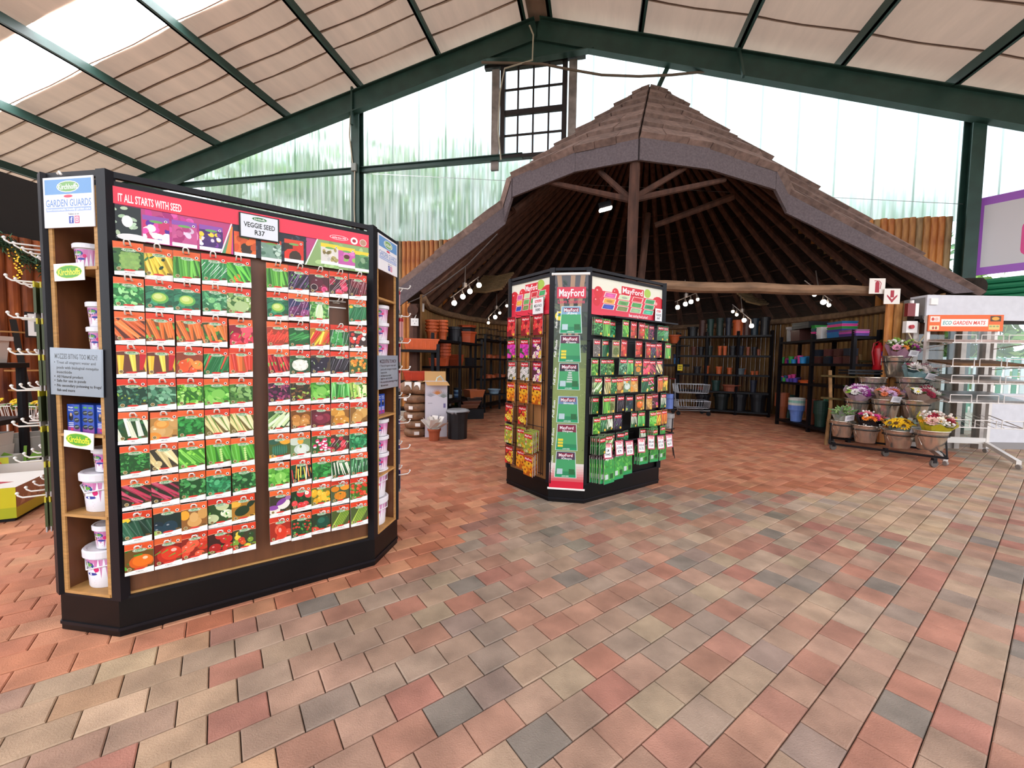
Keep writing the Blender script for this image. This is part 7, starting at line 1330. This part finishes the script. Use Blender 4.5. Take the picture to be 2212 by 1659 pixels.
tt = gp(95, 1078); t = thing('seedling_trough', 'long beige trough of soil and seedlings behind the yellow green box', 'planter', T(tt.x - .55, tt.y + .35, .001) @ RZ(28)); box_planter(1.3, .4, .3, OFF).build('tub', OFF, t); MB().box(-.58, -.17, .2, .58, .17, .25).build('soil', mat('potting_soil', '#4a3526', rough=1, bump=.8, bscale=40), t)
for i in range(5): MB().cyl((-.45 + .22 * i, -.05, .25), (-.44 + .22 * i, -.05, .45), .012, n=5).add([(-.44 + .22 * i, -.05, .3), (-.36 + .22 * i, -.08, .4), (-.3 + .22 * i, -.06, .36), (-.38 + .22 * i, -.04, .3)], [(0, 1, 2, 3)]).build('seedling', mat('seedling_green', '#7aa83a', rough=.6), t)
# wire cart and basket behind
t = thing('wire_basket_stand', 'wire basket of small yellow flowers behind the left shelf', 'basket', T(at(62, 905, 5.6)), None); o3 = at(62, 905, 5.6); wire_basket(t, -.35, .35, -.2, .2, 0, .2, 10, 'basket', WIRE)
for sx in (-.3, .3): MB().cyl((sx, 0, -o3.z + .002), (sx, 0, .02), .012, n=5).build('leg', WIRE, t)
for i in range(8): put('flower', flower_mesh('daisy', '#e8c82a', '#b88a14'), t, T(-.3 + .085 * i, rng.uniform(-.1, .1), .2 + rng.uniform(0, .06)) @ Matrix.Rotation(R_(40), 4, 'X') @ Matrix.Scale(1.3, 4))
for i in range(20): put('leaf', LEAFM, t, T(rng.uniform(-.3, .3), rng.uniform(-.15, .15), .14) @ RZ(rng.uniform(0, 360)) @ Matrix.Rotation(R_(35), 4, 'X') @ Matrix.Scale(1.6, 4))
cart(T(-6.35, 6.1, .001) @ RZ(160), 'wire shopping cart with white and blue bags beyond the left shelf')
for i, (x, c) in enumerate(((-6.5, '#e2e4ec'), (-6.25, '#8a9cc8'))): tag(MB().lathe([(.1, 0), (.17, .03), (.15, .13), (.05, .17), (.001, .17)], 12, wob=.1).build('plastic_bag', plastic(c), None, T(x, 6.1, .64), True), '%s folded plastic bag lying in the far left cart' % ('white', 'blue')[i], 'bag')
wb = thing('wheelbarrow', 'grey wheelbarrow behind the wire hooks on the left', 'wheelbarrow', T(gp(95, 1040)) @ RZ(60)); box_planter(.8, .5, .22, STEELW).build('tray', mat('barrow_grey', '#a8a49c', rough=.5), wb, T(0, .3, .28)); MB().cyl((-.04, -.2, .16), (.04, -.2, .16), .16, n=18).build('wheel', BLACK, wb)
for x in (-.2, .2): MB().tube([(x * .2, -.2, .16), (x, .3, .26), (x, .95, .5)], .016, 6).build('handle', BLACK, wb); MB().cyl((x, .45, .28), (x, .5, .0), .014, n=5).build('leg', BLACK, wb)
# ladder shelf with framed sign against the wall
lo = at(96, 900, 7.25); ld = thing('ladder_shelf', 'dark leaning ladder shelf with pale rungs against the left wall', 'ladder', T(lo.x, lo.y, 0) @ RZ(75))
for x in (-.28, .28): MB().bar((x, -.35, .0), (x, .12, 2.0), .07, .04).build('rail', DARKW, ld)
for i in range(5): z = .45 + .33 * i; MB().box(-.45, -.37 + z * .235, z, .38, -.22 + z * .235, z + .025).build('rung', PLY, ld)
fo = at(92, 703, 7.15); fr = thing('framed_sign', 'white framed notice with black border standing on the ladder shelf', 'picture', T(fo) @ RZ(62)); MB().box(-.2, 0, -.22, .2, .025, .22).build('frame', DARKW, fr); q = Pr(); q.rect(-.17, -.19, .17, .19, '#e6e6e2').rect(-.1, -.12, -.03, .13, '#5a605c').line(.02, .1, .1, .08, .012, '#2a2a2a').line(.02, -.08, .1, -.1, .012, '#2a2a2a'); mb = MB(); q.into(mb, -.002, 1e-4); put('print', mb.mesh('print', PRINT), fr)
# garland with gold lights along the left wall
g0, g1 = at(-40, 490, 6.75), at(125, 590, 7.7); ga = thing('garland', 'dark green conifer garland draped along the left timber wall', 'garland', T(g0)); mb = MB()
for i in range(900): f = rng.random(); c = (g1 - g0) * f + Vector((rng.gauss(0, .06), rng.gauss(0, .05), -.12 * math.sin(f * 9) ** 2 + rng.gauss(0, .07))); d = Vector((rng.gauss(0, 1), rng.gauss(0, 1), rng.gauss(0, 1))).normalized() * .06; b = d.orthogonal().normalized() * .008; mb.add([c - d, c + b, c + d, c - b], [(0, 1, 2, 3)], vary(rng.choice(['#24402c', '#2f5236', '#1a3022', '#44694c']), .2))
mb.build('needles', MATTE, ga); MB().tube([(g1 - g0) * (i / 8) + Vector((0, 0, .03 * math.sin(i))) for i in range(9)], .012, 5).build('wire', BARK, ga)
GOLD = mat('gold_light', '#e8b83a', rough=.25, metal=.7, emit='#e8b040', estr=.6)
for k, (x, y0_, y1_, n) in enumerate(((36, 545, 610, 34), (20, 545, 560, 5), (73, 570, 585, 5), (93, 570, 590, 5))):
    a, b = at(x, y0_ - 30, 6.72 + .95 * (x + 40) / 165), at(x + 3, y1_, 6.72 + .95 * (x + 40) / 165); t = thing('fairy_light_strand', 'gold fairy light strand hanging from the garland, %s one' % ['long thick', 'leftmost short', 'middle short', 'rightmost short'][k], 'fairy lights', T(a), 'gold strands on the garland')
    MB().cyl((0, 0, 0), b - a, .003, n=4).build('wire', BARK, t)
    bead = MB().ico((0, 0, 0), .013, n=6, m=4).mesh('bead', GOLD)
    for i in range(n): put('bead', bead, t, T((b - a) * (.25 + .75 * i / n) + Vector((rng.gauss(0, .035 if n > 10 else .012), rng.gauss(0, .02), 0))))
# cables under the roof
RC = mat('roof_cable', '#6a5a4a', rough=.7)
def cable(pts, label, r=.02, m=RC): tag(MB().tube([at(*p_) for p_ in pts], r, 6).build('cable', m), label, 'cable', 'cables at the gable')
cable([(1040, 135, 10.3), (1100, 136, 10.25), (1170, 138, 10.2), (1230, 150, 10.1), (1300, 162, 10.0), (1380, 165, 9.9), (1450, 162, 9.8), (1530, 154, 9.7)], 'sagging cable across the gable above the window', .03)
cable([(1144, 55, 10.3), (1152, 75, 10.25), (1150, 130, 10.2), (1090, 148, 10.25), (1080, 200, 10.5), (1076, 280, 10.5), (1082, 345, 10.5)], 'pale conduit running down beside the gable window', .02, MATS['pale_conduit'])
cable([(1075, 505, 8.1), (1010, 572, 8.1), (960, 610, 8.1), (915, 640, 8.15), (880, 655, 8.2)], 'thin dark cable hanging along the left gazebo fascia', .012, mat('dark_cable', '#4a403c', rough=.6))
